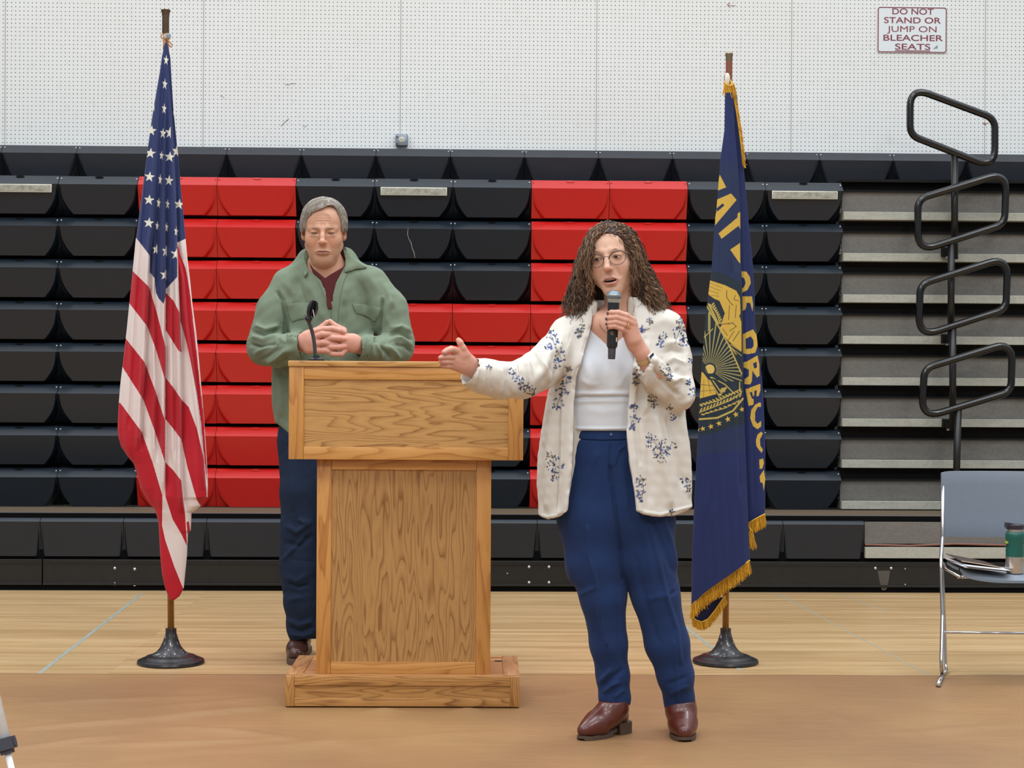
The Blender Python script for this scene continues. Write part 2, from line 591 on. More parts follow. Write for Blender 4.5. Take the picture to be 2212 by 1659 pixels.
# scuff marks and scribbles on the wall
scuff_m = plain('pencil_scuff', (150, 152, 152), 0.7)
scuff_r = plain('reddish_scribble', (164, 120, 104), 0.7)
def scuff(pts, w, m):
    mb = MB()
    q = [PY(x, y, YW - 0.0012) for x, y in pts]
    mb.tube(q, w, 5)
    o = mb.build('scuff_mark', m)
    return o
for i, (pts, w, m, lab) in enumerate((
        ([(607, 272), (612, 267), (617, 262), (624, 256)], .002, scuff_m, 'grey diagonal scuff on the pegboard above the grey-haired man'),
        ([(654, 271), (659, 274), (663, 270)], .0015, scuff_m, 'short curved pencil scuff on the wall right of the diagonal one'),
        ([(616, 181), (622, 183), (630, 180), (640, 181)], .0016, scuff_m, 'faint horizontal scribble on the pegboard between flag and outlet'),
        ([(476, 206), (481, 209), (485, 211)], .0014, scuff_m, 'tiny dark nick on the pegboard right of the striped flag'),
        ([(1570, 10), (1577, 6), (1572, 12), (1579, 17), (1572, 12), (1589, 12)], .0018, scuff_r, 'reddish arrow-like scribble on the wall above the blue flag'),
        ([(2122, 266), (2127, 264), (2130, 270), (2124, 268), (2136, 265)], .002, scuff_r, 'reddish scribble on the wall inside the topmost handrail loop'))):
    tag(scuff(pts, w, m), lab, 'wall mark')

# ================================================================ bleachers
blk = plain('black_seat_plastic', (16, 27, 38), 0.34, spec=0.55, var=0.10, nscale=7)
redm = plain('red_seat_plastic', (188, 26, 22), 0.32, spec=0.55, var=0.03, nscale=6)
blktop = plain('black_top_seat_plastic', (38, 42, 50), 0.36, spec=0.5, var=0.10, nscale=7)
voidm = plain('matte_black_steel', (17, 17, 18), 0.7, spec=0.2)
boltm = plain('zinc_bolt', (190, 196, 204), 0.3, 0.8)
gapm = plain('gap_shade_black', (10, 10, 11), 0.9, spec=0.1)  # near-black: the shade of gaps and lip holes put into the colour
def grey_board(name, c):
    t = NT(name)
    a = t.noise(t.coord((1, 1, 1)), 60, 5, 0.75)
    b = t.noise(t.coord((2, 10, 8)), 3, 4, 0.6)
    cc = t.mix(t.ramp(a, [(0.4, 0.0), (0.75, 0.5)]), lin(c), lin(tuple(x * 0.72 for x in c)))
    cc = t.mix(t.ramp(b, [(0.5, 0.0), (0.8, 0.5)]), cc, lin(tuple(min(255, x * 1.12) for x in c)))
    t.col(cc)
    return t.set(0.7, 0, 0.3)
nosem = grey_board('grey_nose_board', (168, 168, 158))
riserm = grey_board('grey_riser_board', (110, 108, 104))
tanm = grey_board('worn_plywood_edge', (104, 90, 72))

def seat_mesh(name, w, h, mats, bell=1.0, lean=0.035, bite=0.31, lipd=0.052, hole=True, lip=0.052, back=0.155, ex=2.3):
    """front of a folded seat: tilted top lip, flat face narrowing downward, flared side recesses"""
    bm = bmesh.new()
    NX, NZ = 48, 16
    hw = w / 2 - 0.0015
    NO, NE = 4, 6
    def cols_at(t):
        e = hw * (1 - 0.05 - bite * (t ** ex))
        w_ = min(0.022, (hw - e) * 0.7)
        right = [e + w_ * (k / NE) for k in range(NE + 1)] + [e + w_ + (hw - e - w_) * (k / NO) for k in range(1, NO + 1)]
        inner = [e * (i / 14.0) for i in range(-14, 15)]
        ys = [0.0] * len(inner)
        def fy(k):
            s_ = min(1, k / NE)
            return bell * (0.002 + 0.095 * t) * s_ * s_ * (3 - 2 * s_)
        yr = [fy(k) for k in range(NE + 1)] + [fy(NE)] * NO
        xs = [-x for x in right[::-1]] + inner[1:-1] + right
        yy = yr[::-1] + ys[1:-1] + yr
        return xs, yy
    NX = len(cols_at(0.5)[0]) - 1
    rows = []
    xs = cols_at(0.0)[0]
    rows.append([(x, back, h) for x in xs])
    rows.append([(x, lipd + 0.004, h) for x in xs])
    rows.append([(x, lipd, h - 0.003) for x in xs])
    rows.append([(x, 0.003, h - lip + 0.003) for x in xs])
    rows.append([(x, 0.0, h - lip) for x in xs])
    rows.append([(x, 0.0005, h - lip - 0.004) for x in xs])
    fh = h - lip - 0.004
    for j in range(0, NZ + 1):
        t = j / NZ
        xs, yy = cols_at(t)
        rows.append([(x, lean * t + y_ + .0006, fh * (1 - t) - .0004) for x, y_ in zip(xs, yy)])
    rows.append([(x, back, 0) for x in xs])
    V = [[bm.verts.new(p) for p in r] for r in rows]
    for a, b in zip(V[:-1], V[1:]):
        for i in range(NX):
            bm.faces.new((a[i], a[i + 1], b[i + 1], b[i]))
    for k in (0, -1):                       # side cheeks
        col = [r[k] for r in V]
        try:
            bm.faces.new(col if k == 0 else col[::-1])
        except ValueError:
            pass
    bmesh.ops.recalc_face_normals(bm, faces=bm.faces)
    # bolts at the lip's ends
    sl = Vector((0, -lipd, -lip)).normalized()
    nrm = Vector((0, -lip, lipd)).normalized()
    for sx in (-1, 1):
        n0 = len(bm.faces)
        bmesh.ops.create_uvsphere(bm, u_segments=8, v_segments=6, radius=1, matrix=Matrix.Translation((sx * (hw - 0.010), lipd * 0.7, h - lip * 0.32)) @ Matrix.Diagonal((.0058, .004, .0045, 1)))
        bm.faces.ensure_lookup_table()
        for f in bm.faces[n0:]:
            f.material_index = 1
    if hole:
        n0 = len(bm.faces)
        c = Vector((0, lipd * 0.86, h - lip * 0.13)) + nrm * 0.0012
        vs = []
        for k in range(18):
            a = 2 * pi * k / 18
            vs.append(bm.verts.new(c + Vector((1, 0, 0)) * 0.026 * cos(a) + sl * 0.0085 * sin(a)))
        f = bm.faces.new(vs)
        f.material_index = 2
        f.normal_update()
        if f.normal.dot(nrm) < 0:
            f.normal_flip()
    me = bpy.data.meshes.new(name)
    bm.to_mesh(me)
    bm.free()
    for m in mats:
        me.materials.append(m)
    me.shade_smooth()
    me.set_sharp_from_angle(angle=radians(38))
    return me

XL, XR = PY(125, 470, YF).x, PY(1822, 470, YF).x
PW = (XR - XL) / 10.0
ZTOP = PY(1106, 386.5, YF).z
ZB3 = PY(1106, 1016, YF).z
PITCHZ = (ZTOP - ZB3) / 7.0
SH = PITCHZ - 0.021
me_blk = seat_mesh('black_seat', PW, SH, [blk, boltm, gapm], bell=1.15)
me_red = seat_mesh('red_seat', PW, SH, [redm, redm, redm], bell=0.25)
me_blkw = seat_mesh('black_seat_open', PW, SH, [blk, boltm, gapm], bell=1.15)
XTL, XTR = PY(165, 350, YT).x, PY(1930, 350, YT).x
PWT = (XTR - XTL) / 11.0
me_top = seat_mesh('top_seat', PWT, 0.236, [blktop, boltm, gapm], bell=0.9, bite=0.34, hole=False, back=0.14, ex=1.5)
XFL, XFR = PY(86, 1150, YFR).x, PY(1868, 1150, YFR).x
PWF = (XFR - XFL) / 10.0
ZF1, ZF0 = PY(1106, 1117, YFR).z, PY(1106, 1205, YFR).z
me_front = seat_mesh('front_seat', PWF, ZF1 - ZF0, [blk, boltm, gapm], bell=0.25, bite=0.06, lip=0.034, lean=0.012)

RED = {10: (2, 3, 7, 8), 9: (2, 3, 7, 8), 8: (2, 3, 7, 8), 7: (2, 3, 4, 5, 6, 7, 8), 6: (2, 3, 4, 5, 6, 7, 8), 5: (2, 3, 7, 8), 4: (2, 3, 7, 8), 3: (2, 3, 7, 8)}
ORD = {3: 'second', 4: 'third', 5: 'fourth', 6: 'fifth', 7: 'sixth', 8: 'seventh', 9: 'eighth', 10: 'ninth'}
XW = 5.2   # bleachers' right end in the room
platem = NT('aluminium_row_plate')
_pn = platem.noise(platem.coord((1, 1, 1)), 45, 5, 0.7)
platem.col(platem.mix(platem.ramp(_pn, [(0.4, 0.0), (0.7, 0.9)]), lin((168, 168, 156)), lin((120, 118, 104))))
platem = platem.set(0.5, 0.25, 0.4)
ptrim = plain('plate_rim', (196, 196, 184), 0.4, 0.3)
for row in range(3, 11):
    zt = ZTOP - (10 - row) * PITCHZ
    zb = zt - SH
    kinds = 'red and black' if row not in (6, 7) else 'black seats either side of seven red ones'
    lab = {10: 'closed bleacher row just under the top one, with small metal plates on its seats', 7: 'closed bleacher row, upper of the two forming the red crossbar',
           6: 'closed bleacher row, lower of the two forming the red crossbar', 3: 'lowest closed bleacher row with red seats, just above the black front row',
           9: 'closed bleacher row with a pale crack on one black seat beside the man\'s head', 8: 'closed bleacher row with two red pairs, directly above the red crossbar',
           5: 'closed bleacher row with two red pairs, directly beneath the red crossbar', 4: 'closed bleacher row with two red pairs, two below the red crossbar'}[row]
    root = empty('bleacher_row', (XL - PW, YF, zb), lab, 'bleacher row', 'telescoping bleacher rows')
    for c in range(-5, 11):
        red = c in RED[row]
        me = me_red if red else (me_blkw if row == 3 else me_blk)
        o = bpy.data.objects.new('seat', me)
        o.location = (PW * (c + 0.5), 0.004 * ((c * 7 + row * 3) % 3 - 1) * 0.3, 0.0008 * ((c * 5 + row) % 3 - 1))
        o.parent = root
        COL.objects.link(o)
        if red:
            o['label'] = 'red plastic bleacher seat'
        if row == 10 and c in (0, 5, 10):
            mb = MB(); mb.box(-.195, .195, -.006, -.001, -.024, .024, bev=.001)
            p = mb.build('number_plate', ptrim, o, auto=40)
            mb = MB(); mb.box(-.188, .188, -.0072, -.006, -.018, .018); mb.box(.022, .025, -.0085, -.0070, -.020, .020)
            q = mb.build('plate_insert', platem, o, auto=40)
            for e in (p, q):
                e.location = (0, 0.0015, SH - 0.079)
        if row == 9 and c == 5:
            mb = MB()
            pts = []
            for (x, y) in ((882, 492), (880, 505), (883, 516), (888, 525), (890, 536), (894, 545), (896, 556)):
                q = PY(x, y, YF)
                t = (zt - 0.052 - q.z) / (SH - .052)
                pts.append(Vector((q.x - root.location.x - o.location.x, 0.035 * max(0, t) - .0006, q.z - zb)))
            mb.tube(pts, [.0016, .0026, .0018, .003, .0024, .0032, .0018], 5)
            mb.build('crack', plain('crack_grey', (138, 136, 132), 0.6), o)
    mb = MB(); mb.box(-5 * PW + 0.01, 11 * PW - 0.01, 0.165, 0.20, -0.0, SH + (0.0205 if row < 10 else 0)); mb.build('riser', gapm, root)  # black backdrop behind the seats, painting the gaps between rows dark
    # open aisle part: nose board, riser board, black beam
    x0, x1 = XR - root.location.x + 0.004, XW - root.location.x
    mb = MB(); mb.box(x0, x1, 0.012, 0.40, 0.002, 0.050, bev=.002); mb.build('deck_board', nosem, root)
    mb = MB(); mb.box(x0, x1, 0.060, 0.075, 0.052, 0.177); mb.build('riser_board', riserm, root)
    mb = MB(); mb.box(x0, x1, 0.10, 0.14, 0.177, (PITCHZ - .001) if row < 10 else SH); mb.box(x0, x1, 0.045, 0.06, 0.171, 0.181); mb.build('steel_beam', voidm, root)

# top row against the wall
zt = PY(1106, 321, YT).z
root = empty('bleacher_row', (XTL - PWT, YT, zt - .236), 'topmost black bleacher row against the white pegboard wall', 'bleacher row', 'telescoping bleacher rows')
for c in range(-6, 21):
    o = bpy.data.objects.new('seat', me_top)
    o.location = (PWT * (c + 0.5), 0, 0)
    o.parent = root
    COL.objects.link(o)
XEND = XW - root.location.x
mb = MB(); mb.box(-6 * PWT, XEND, 0.141, 0.146, 0, .236); mb.build('riser', gapm, root)
mb = MB(); mb.box(XR - root.location.x, XEND, -0.42, .10, .0045, .021); mb.build('deck_edge', voidm, root)

# front row
root = empty('bleacher_row', (XFL - PWF, YFR, 0), 'front bleacher row of plain black seats over a bolted black kickboard', 'bleacher row', 'telescoping bleacher rows')
for c in range(-5, 11):
    o = bpy.data.objects.new('seat', me_front)
    o.location = (PWF * (c + 0.5), 0, ZF0)
    o.parent = root
    COL.objects.link(o)
XEND = XW - root.location.x
zk1, zk0 = PY(1106, 1212, YFR).z, 0.0
mb = MB()
for a, b in ((-5, 1), (1, 6), (6, 20)):
    xa, xb = a * PWF + .003 + .012, min(b * PWF - .003 + .012, XEND)
    mb.box(xa, xb, .012, .03, .028, zk1, bev=.002)
    mb.box(xa, xb, .004, .014, .030, .042, bev=.001)
    mb.box(xa, xb, .006, .014, zk1 - .020, zk1 - .012)
mb.build('kickboard', plain('scuffed_black_board', (20, 20, 20), 0.42, var=0.3, nscale=22), root)
mb = MB(); mb.box(-5 * PWF, XEND, .03, .05, .0, ZF1 + .01); mb.box(-5 * PWF, XEND, .016, .03, 0, .028); mb.build('riser', gapm, root)
mb = MB()
for bx, by, big in ((247, 1228, 1), (247, 1262, 1), (290, 1230, 1), (290, 1264, 1), (1143, 1225, 1), (1143, 1259, 1), (1096, 1239, 0), (1186, 1225, 1), (1186, 1259, 1), (1892, 1228, 1), (1926, 1228, 1), (1956, 1229, 0), (1956, 1263, 0)):
    q = PY(bx, by, YFR)
    mb.lathe([(.008 if big else .005, 0), (.008 if big else .005, .003), (.004, .007), (0, .0075)], (q.x - root.location.x, .012, q.z), 10, axis=(0, -1, 0))
mb.build('bolt', boltm, root, auto=40)
# worn patch
q = PY(1910, 1253, YFR)
mb = MB(); mb.prism([(-.035, .05), (.035, .05), (.028, .0), (.018, -.05), (.004, -.06), (-.012, -.055), (-.022, -.01)], (q.x - root.location.x, .0115, q.z), (1, 0, 0), (0, 0, 1), (0, -1, 0), .0006)
mb.build('worn_patch', grey_board('worn_patch_grey', (84, 79, 72)), root)
# the front row's aisle boards and the plywood edge behind the seats
xs0 = XFR - root.location.x + .004
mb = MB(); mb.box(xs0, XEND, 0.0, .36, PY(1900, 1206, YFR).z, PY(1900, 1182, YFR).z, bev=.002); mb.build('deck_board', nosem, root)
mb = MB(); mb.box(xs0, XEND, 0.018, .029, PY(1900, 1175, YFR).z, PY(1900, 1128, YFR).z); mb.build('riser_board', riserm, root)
mb = MB()
mb.tube([Vector((xs0 + .25 * k, .012, PY(1900, 1177 + 2.5 * sin(k * 2.1), YFR).z)) for k in range(14)], .006, 6)
mb.build('cable', plain('brown_cable', (120, 76, 62), 0.5), root)
mb = MB(); mb.box(-5 * PWF, XEND, 0.06, YF - YFR + .05, ZF1 - .03, ZF1 - .012); mb.build('deck', tanm, root)
mb = MB(); mb.box(-5 * PWF, XEND, .035, .06, ZF1 - .01, ZF1 + .012); mb.build('nose_strip', plain('dark_nose_strip', (88, 90, 92), .5), root)

# ---------------------------------------------------------------- aisle handrails
railm = plain('gloss_black_tube', (9, 9, 11), 0.22, spec=0.5, coat=0.3)
postm = plain('satin_black_post', (20, 20, 20), 0.4)
for i, (cs, yy, post, br, lab) in enumerate((
        (((1966, 188), (2149, 256), (2149, 364), (1966, 292)), YF - .07, ((2062, 336), (2062, 560)), (2042, 555), 'topmost black tube handrail loop, standing in front of the white wall'),
        (((1983, 430), (2174, 372), (2170, 484), (1982, 544)), YF - .12, ((2055, 520), (2054, 742)), (2042, 742), 'second black handrail loop from the top in the bleacher aisle'),
        (((1988, 614), (2177, 555), (2173, 668), (1984, 728)), YF - .17, ((2058, 705), (2058, 930)), (2044, 925), 'third black handrail loop from the top in the bleacher aisle'),
        (((1997, 796), (2187, 738), (2184, 846), (1990, 904)), YF - .26, ((2070, 880), (2064, 1105)), None, 'lowest black handrail loop, directly above the grey chair'))):
    a = PY(post[1][0], post[1][1], yy)
    root = empty('handrail', (a.x, a.y, a.z), lab, 'handrail', 'aisle handrail loops')
    lo = [PY(x, y, yy) for x, y in cs]
    mb = MB(); mb.tube(fillet(lo, .085, 8), .0215, 14, closed=True); mb.build('rail_loop', railm, root, smooth=True, world=True)
    p0, p1 = PY(post[0][0], post[0][1], yy + .005), PY(post[1][0], post[1][1], yy + .03)
    mb = MB(); mb.tube([p0, p1], .0205, 14); mb.build('post', postm, root, smooth=True, world=True)
    if br:
        q = PY(br[0], br[1], YF)
        mb = MB(); mb.box(q.x - .025, p1.x + .02, YF - .03, YF + .01, q.z - .0, q.z + .055, bev=.003)
        mb.box(p1.x - .018, p1.x + .018, yy + .03, YF + .01, q.z, q.z + .03)
        mb.build('bracket', voidm, root, world=True)
        mb = MB(); mb.lathe([(.008, 0), (.008, .006)], (q.x, YF - .03, q.z - .006), 8, axis=(0, -1, 0)); mb.build('bolt', boltm, root, world=True)
# ================================================================ lectern
def oak(name, axis='X', grain=1.0, light=(206, 160, 100), dark=(150, 100, 52), scale=1.0, seed=0.0):
    """oak with elongated cathedral grain along the given axis (Object coordinates)"""
    t = NT(name)
    k = 0.12
    sc = {'X': (k, 1, 1), 'Y': (1, k, 1), 'Z': (1, 1, k)}[axis]
    v = t.coord(tuple(s * scale for s in sc))
    t_off = t.n('ShaderNodeVectorMath', operation='ADD')
    t_off.inputs[1].default_value = (seed, seed * 0.7, seed * 1.3)
    t.l(v, t_off.inputs[0])
    v = t_off.outputs[0]
    n = t.noise(v, 6.5, 3, 0.5)
    rings = t.math('FRACT', t.math('MULTIPLY', n, 24.0 * grain))
    rings = t.ramp(rings, [(0.0, 1.0), (0.22, 0.35), (0.6, 0.0), (0.93, 0.15), (1.0, 1.0)])
    sc2 = {'X': (0.05, 1, 1), 'Y': (1, 0.05, 1), 'Z': (1, 1, 0.05)}[axis]
    v2 = t.coord(tuple(s * scale for s in sc2))
    pores = t.noise(v2, 260, 3, 0.6)
    big = t.noise(v, 1.6, 2)
    c = t.mix(big, lin(light), lin(tuple(x * 0.93 for x in light)))
    f = t.math('MULTIPLY', rings, t.ramp(t.noise(v2, 60, 3, 0.6), [(0.3, 0.45), (0.6, 1.0)]))
    c = t.mix(t.math('MULTIPLY', f, 0.95), c, lin(dark))
    c = t.mix(t.ramp(pores, [(0.56, 0.0), (0.72, 0.55)]), c, lin(dark))
    t.col(c)
    return t.set(0.38, 0, 0.4, 0.15)
def lectern():
    bf = G(869, 1531)
    rz = -radians(0.6)
    root = empty('lectern', (bf.x, bf.y, 0.0035), 'tall light oak lectern with wide boxed top, on a stepped oak base', 'lectern', rz=rz)
    ds = 606.0
    hx = oak('oak_rail_horizontal', 'X', 0.55, (212, 156, 88), (168, 108, 50), 1.0, 3.1)
    vx = oak('oak_stile_vertical', 'Z', 0.5, (206, 148, 80), (162, 104, 48), 1.0, 7.7)
    ph = oak('oak_panel_horizontal', 'X', 1.15, (198, 152, 92), (134, 88, 44), 1.0, 1.3)
    pv = oak('oak_panel_vertical', 'Z', 1.35, (188, 142, 86), (128, 84, 42), 1.0, 12.9)
    bx = oak('oak_base_rail', 'X', 1.1, (200, 146, 84), (116, 72, 34), 1.0, 5.5)
    bt = oak('oak_step_top', 'X', 0.35, (198, 144, 98), (168, 112, 66), 1.0, 2.2)
    by_ = oak('oak_step_side', 'Y', 0.6, (196, 144, 96), (146, 96, 54), 1.0, 9.2)
    b = .0015
    HB, DB, WB = .112, .46, .833
    w2 = WB / 2
    # base
    mb = MB(); mb.box(-w2 + .012, w2 - .012, .012, DB - .01, .006, HB - .006); mb.build('base_core', ph, root)
    for z0, z1, nm in ((.006, .030, 'base_rail'), (HB - .034, HB, 'base_rail')):
        mb = MB(); mb.box(-w2 + .033, w2 - .033, 0, .02, z0 if z0 > .01 else .004, z1 if z0 > .01 else .034, bev=b); mb.build(nm, bx, root, auto=40)
    mb = MB(); mb.box(-w2 + .033, w2 - .033, .006, .014, .034, HB - .034); mb.build('base_panel', oak('oak_base_panel', 'X', 1.2, (190, 140, 80), (126, 82, 40), 1, 4.4), root)
    for s in (-1, 1):
        x0, x1 = sorted((s * w2, s * (w2 - .033)))
        mb = MB(); mb.box(x0, x1, -.001, .034, 0.003, HB, bev=b * 2); mb.build('base_post', oak('oak_base_post', 'Z', 1.6, (196, 142, 80), (120, 76, 38), 1, 6 + s), root, auto=40)
        mb = MB(); mb.box(*sorted((s * w2, s * (w2 - .058))), .034, DB, HB - .020, HB, bev=b); mb.build('step_edge', by_, root, auto=40)
        mb = MB(); mb.box(*sorted((s * (w2 - .002), s * (w2 - .02))), .034, DB, .004, HB - .020, bev=b); mb.build('base_side', bx, root, auto=40)
    mb = MB(); mb.box(-w2 + .058, w2 - .058, .020, .055, HB - .014, HB, bev=b); mb.box(-w2 + .058, w2 - .058, DB - .03, DB, HB - .014, HB, bev=b); mb.build('step_front_edge', bt, root, auto=40)
    mb = MB(); mb.box(-w2 + .058, w2 - .058, .055, DB - .03, HB - .02, HB - .004); mb.build('step_board', bt, root)
    mb = MB(); mb.lathe([(.012, 0), (.012, .001)], (0, 0, 0), 18)
    o = mb.build('cable_hole', plain('hole_dark', (40, 22, 14), .8), root); o.scale = (1.5, 1, 1); o.location = (.345, .36, HB - .0035)
    # pedestal column
    C0, C1 = (684 - 871.5) / 602, (1059 - 871.5) / 602
    YC, DC = .045, .34
    z0, z1 = HB, .886
    zr0 = 1.19 - (1430 - 809) / 602 - .0035
    zr1 = 1.19 - (1016 - 809) / 602 - .0035
    mb = MB(); mb.box(C0 + .012, C1 - .012, YC + .012, YC + DC - .01, z0, z1); mb.build('pedestal_core', pv, root)
    for a, c in ((C0, C0 + .052), (C1 - .052, C1)):
        mb = MB(); mb.box(a, c, YC, YC + .022, z0, z1, bev=b); mb.build('pedestal_stile', vx, root, auto=40)
        xs = C0 if a == C0 else C1 - .02
        mb = MB(); mb.box(xs, xs + .02, YC + .022, YC + DC, z0, z1, bev=b); mb.build('pedestal_side', vx, root, auto=40)
    mb = MB(); mb.box(C0 + .0525, C1 - .0525, YC + .0005, YC + .022, z0, zr0, bev=b); mb.build('pedestal_rail', hx, root, auto=40)
    mb = MB(); mb.box(C0 + .0525, C1 - .0525, YC + .0005, YC + .022, zr1, z1, bev=b); mb.build('pedestal_rail', hx, root, auto=40)
    mb = MB(); mb.box(C0 + .050, C1 - .050, YC + .008, YC + .016, zr0, zr1); mb.build('pedestal_panel', pv, root)
    # upper box
    X0, X1 = (624 - 871.5) / 606, (1128.5 - 871.5) / 606
    zb, zt, zs = 1.19 - (994 - 809) / 606 - .0035, 1.19 + (809 - 795) / 606 - .0035, 1.19 + (809 - 782) / 606 - .0035
    st = 32 / 606.
    DBX = .40
    for a, c in ((X0, X0 + st), (X1 - st, X1)):
        mb = MB(); mb.box(a, c, 0, .022, zb, zt, bev=b); mb.build('top_stile', vx, root, auto=40)
        xs = X0 if a == X0 else X1 - .02
        mb = MB(); mb.box(xs, xs + .02, .022, DBX, zb, zt - .002, bev=b); mb.build('top_side', vx, root, auto=40)
    zr = 1.19 - (967 - 809) / 606 - .0035
    zq = 1.19 - (822 - 809) / 606 - .0035
    mb = MB(); mb.box(X0 + st + .0005, X1 - st - .0005, .0005, .022, zb, zr, bev=b); mb.build('top_rail', hx, root, auto=40)
    mb = MB(); mb.box(X0 + st + .0005, X1 - st - .0005, .0005, .022, zq, zt, bev=b); mb.build('top_rail', hx, root, auto=40)
    mb = MB(); mb.box(X0 + st - .002, X1 - st + .002, .008, .016, zr, zq); mb.build('top_panel', ph, root)
    mb = MB(); mb.box(X0 + .004, X1 - .004, .020, DBX - .004, zb + .004, zb + .02); mb.build('box_bottom', pv, root)
    # reading surface behind the front ledge: slopes down toward the speaker
    mb = MB(); mb.box(X0 - .003, X1 + .003, -.005, .06, zt + .001, zs, bev=.003); mb.build('top_ledge', oak('oak_ledge', 'X', .8, (204, 156, 92), (150, 102, 52), 1, 8.8), root, auto=40)
    mb = MB()
    za, zc = zs - .004, zs - .10
    mb.hexa([(X0 + .003, .06, za - .02), (X1 - .003, .06, za - .02), (X1 - .003, DBX, zc - .02), (X0 + .003, DBX, zc - .02), (X0 + .003, .06, za), (X1 - .003, .06, za), (X1 - .003, DBX, zc), (X0 + .003, DBX, zc)])
    mb.build('reading_board', hx, root)
    return root, zs
lect, ZLT = lectern()

# ---------------------------------------------------------------- gooseneck microphone on the lectern
def gooseneck():
    d = 6.36
    pts = [(683, 786, d), (681, 768, d), (679, 742, d - .005), (675, 720, d - .01), (670, 704, d - .02), (665, 690, d - .03)]
    q = [P(*p) for p in pts]
    b = q[0]
    root = empty('gooseneck_microphone', (b.x, b.y, ZLT + .003), 'black bendable gooseneck microphone clip rising from the lectern top', 'microphone stand')
    m = plain('gooseneck_rubber', (58, 60, 66), .42, spec=.5)
    m2 = plain('mic_clip_black', (26, 28, 34), .3, spec=.5)
    mb = MB()
    # smooth curve
    cs = []
    Q = [q[0]] + q + [q[-1]]
    for i in range(1, len(Q) - 2):
        for k in range(10):
            t = k / 10
            p0, p1, p2, p3 = Q[i - 1], Q[i], Q[i + 1], Q[i + 2]
            cs.append(0.5 * ((2 * p1) + (-p0 + p2) * t + (2 * p0 - 5 * p1 + 4 * p2 - p3) * t * t + (-p0 + 3 * p1 - 3 * p2 + p3) * t ** 3))
    cs.append(q[-1])
    mb.tube([(b.x, b.y, ZLT + .0035)] + cs, .0068, 14)
    mb.build('gooseneck', m, root, smooth=True, world=True)
    mb = MB(); mb.lathe([(.028, 0), (.028, .006), (.012, .012), (.011, .02)], (b.x, b.y, ZLT + .0035), 24); mb.build('flange', m2, root, world=True, auto=40)
    a, c = P(666, 694, d - .03), P(664, 680, d - .03)
    mb = MB(); mb.tube([a, P(667, 690, d - .03), c], [.011, .0135, .009], 14); mb.build('swivel_joint', m2, root, smooth=True, world=True)
    # clip: open shell, seen as a dark slanted trough
    mb = MB()
    A, B = P(671, 684, d - .035), P(679, 651, d - .05)
    ax = (B - A).normalized()
    e1 = Vector((1, 0.15, 0)); e1 = (e1 - ax * e1.dot(ax)).normalized()
    e2 = ax.cross(e1)
    n = 12
    ri, ro = .0125, .0165
    pr = []
    for j, (s, k) in enumerate(((0, .85), (.25, 1.15), (.6, 1.2), (.85, .95), (1.0, .8))):
        c0 = A.lerp(B, s)
        ring = []
        for rr in (ro, ri):
            for i in range(n + 1):
                th = radians(-60 + 300 * i / n)
                ring.append(mb.bm.verts.new(c0 + (e1 * cos(th) + e2 * sin(th)) * rr * k))
        pr.append((ring[:n + 1], ring[n + 1:]))
    for (o0, i0), (o1, i1) in zip(pr[:-1], pr[1:]):
        for i in range(n):
            mb.face([o0[i], o0[i + 1], o1[i + 1], o1[i]])
            mb.face([i0[i + 1], i0[i], i1[i], i1[i + 1]])
        mb.face([o0[0], o1[0], i1[0], i0[0]])
        mb.face([o0[n], i0[n], i1[n], o1[n]])
    for o0, i0 in (pr[0], pr[-1]):
        for i in range(n):
            mb.face([o0[i], i0[i], i0[i + 1], o0[i + 1]])
    mb.build('mic_clip', m2, root, world=True, auto=50)
    mb = MB(); mb.tube([P(676, 669, d - .06), P(679, 685, d - .055)], .0016, 6); mb.build('clip_highlight_edge', plain('clip_highlight_white', (210, 214, 216), .3), root, world=True)  # thin white tube stands in for the highlight on the clip
gooseneck()

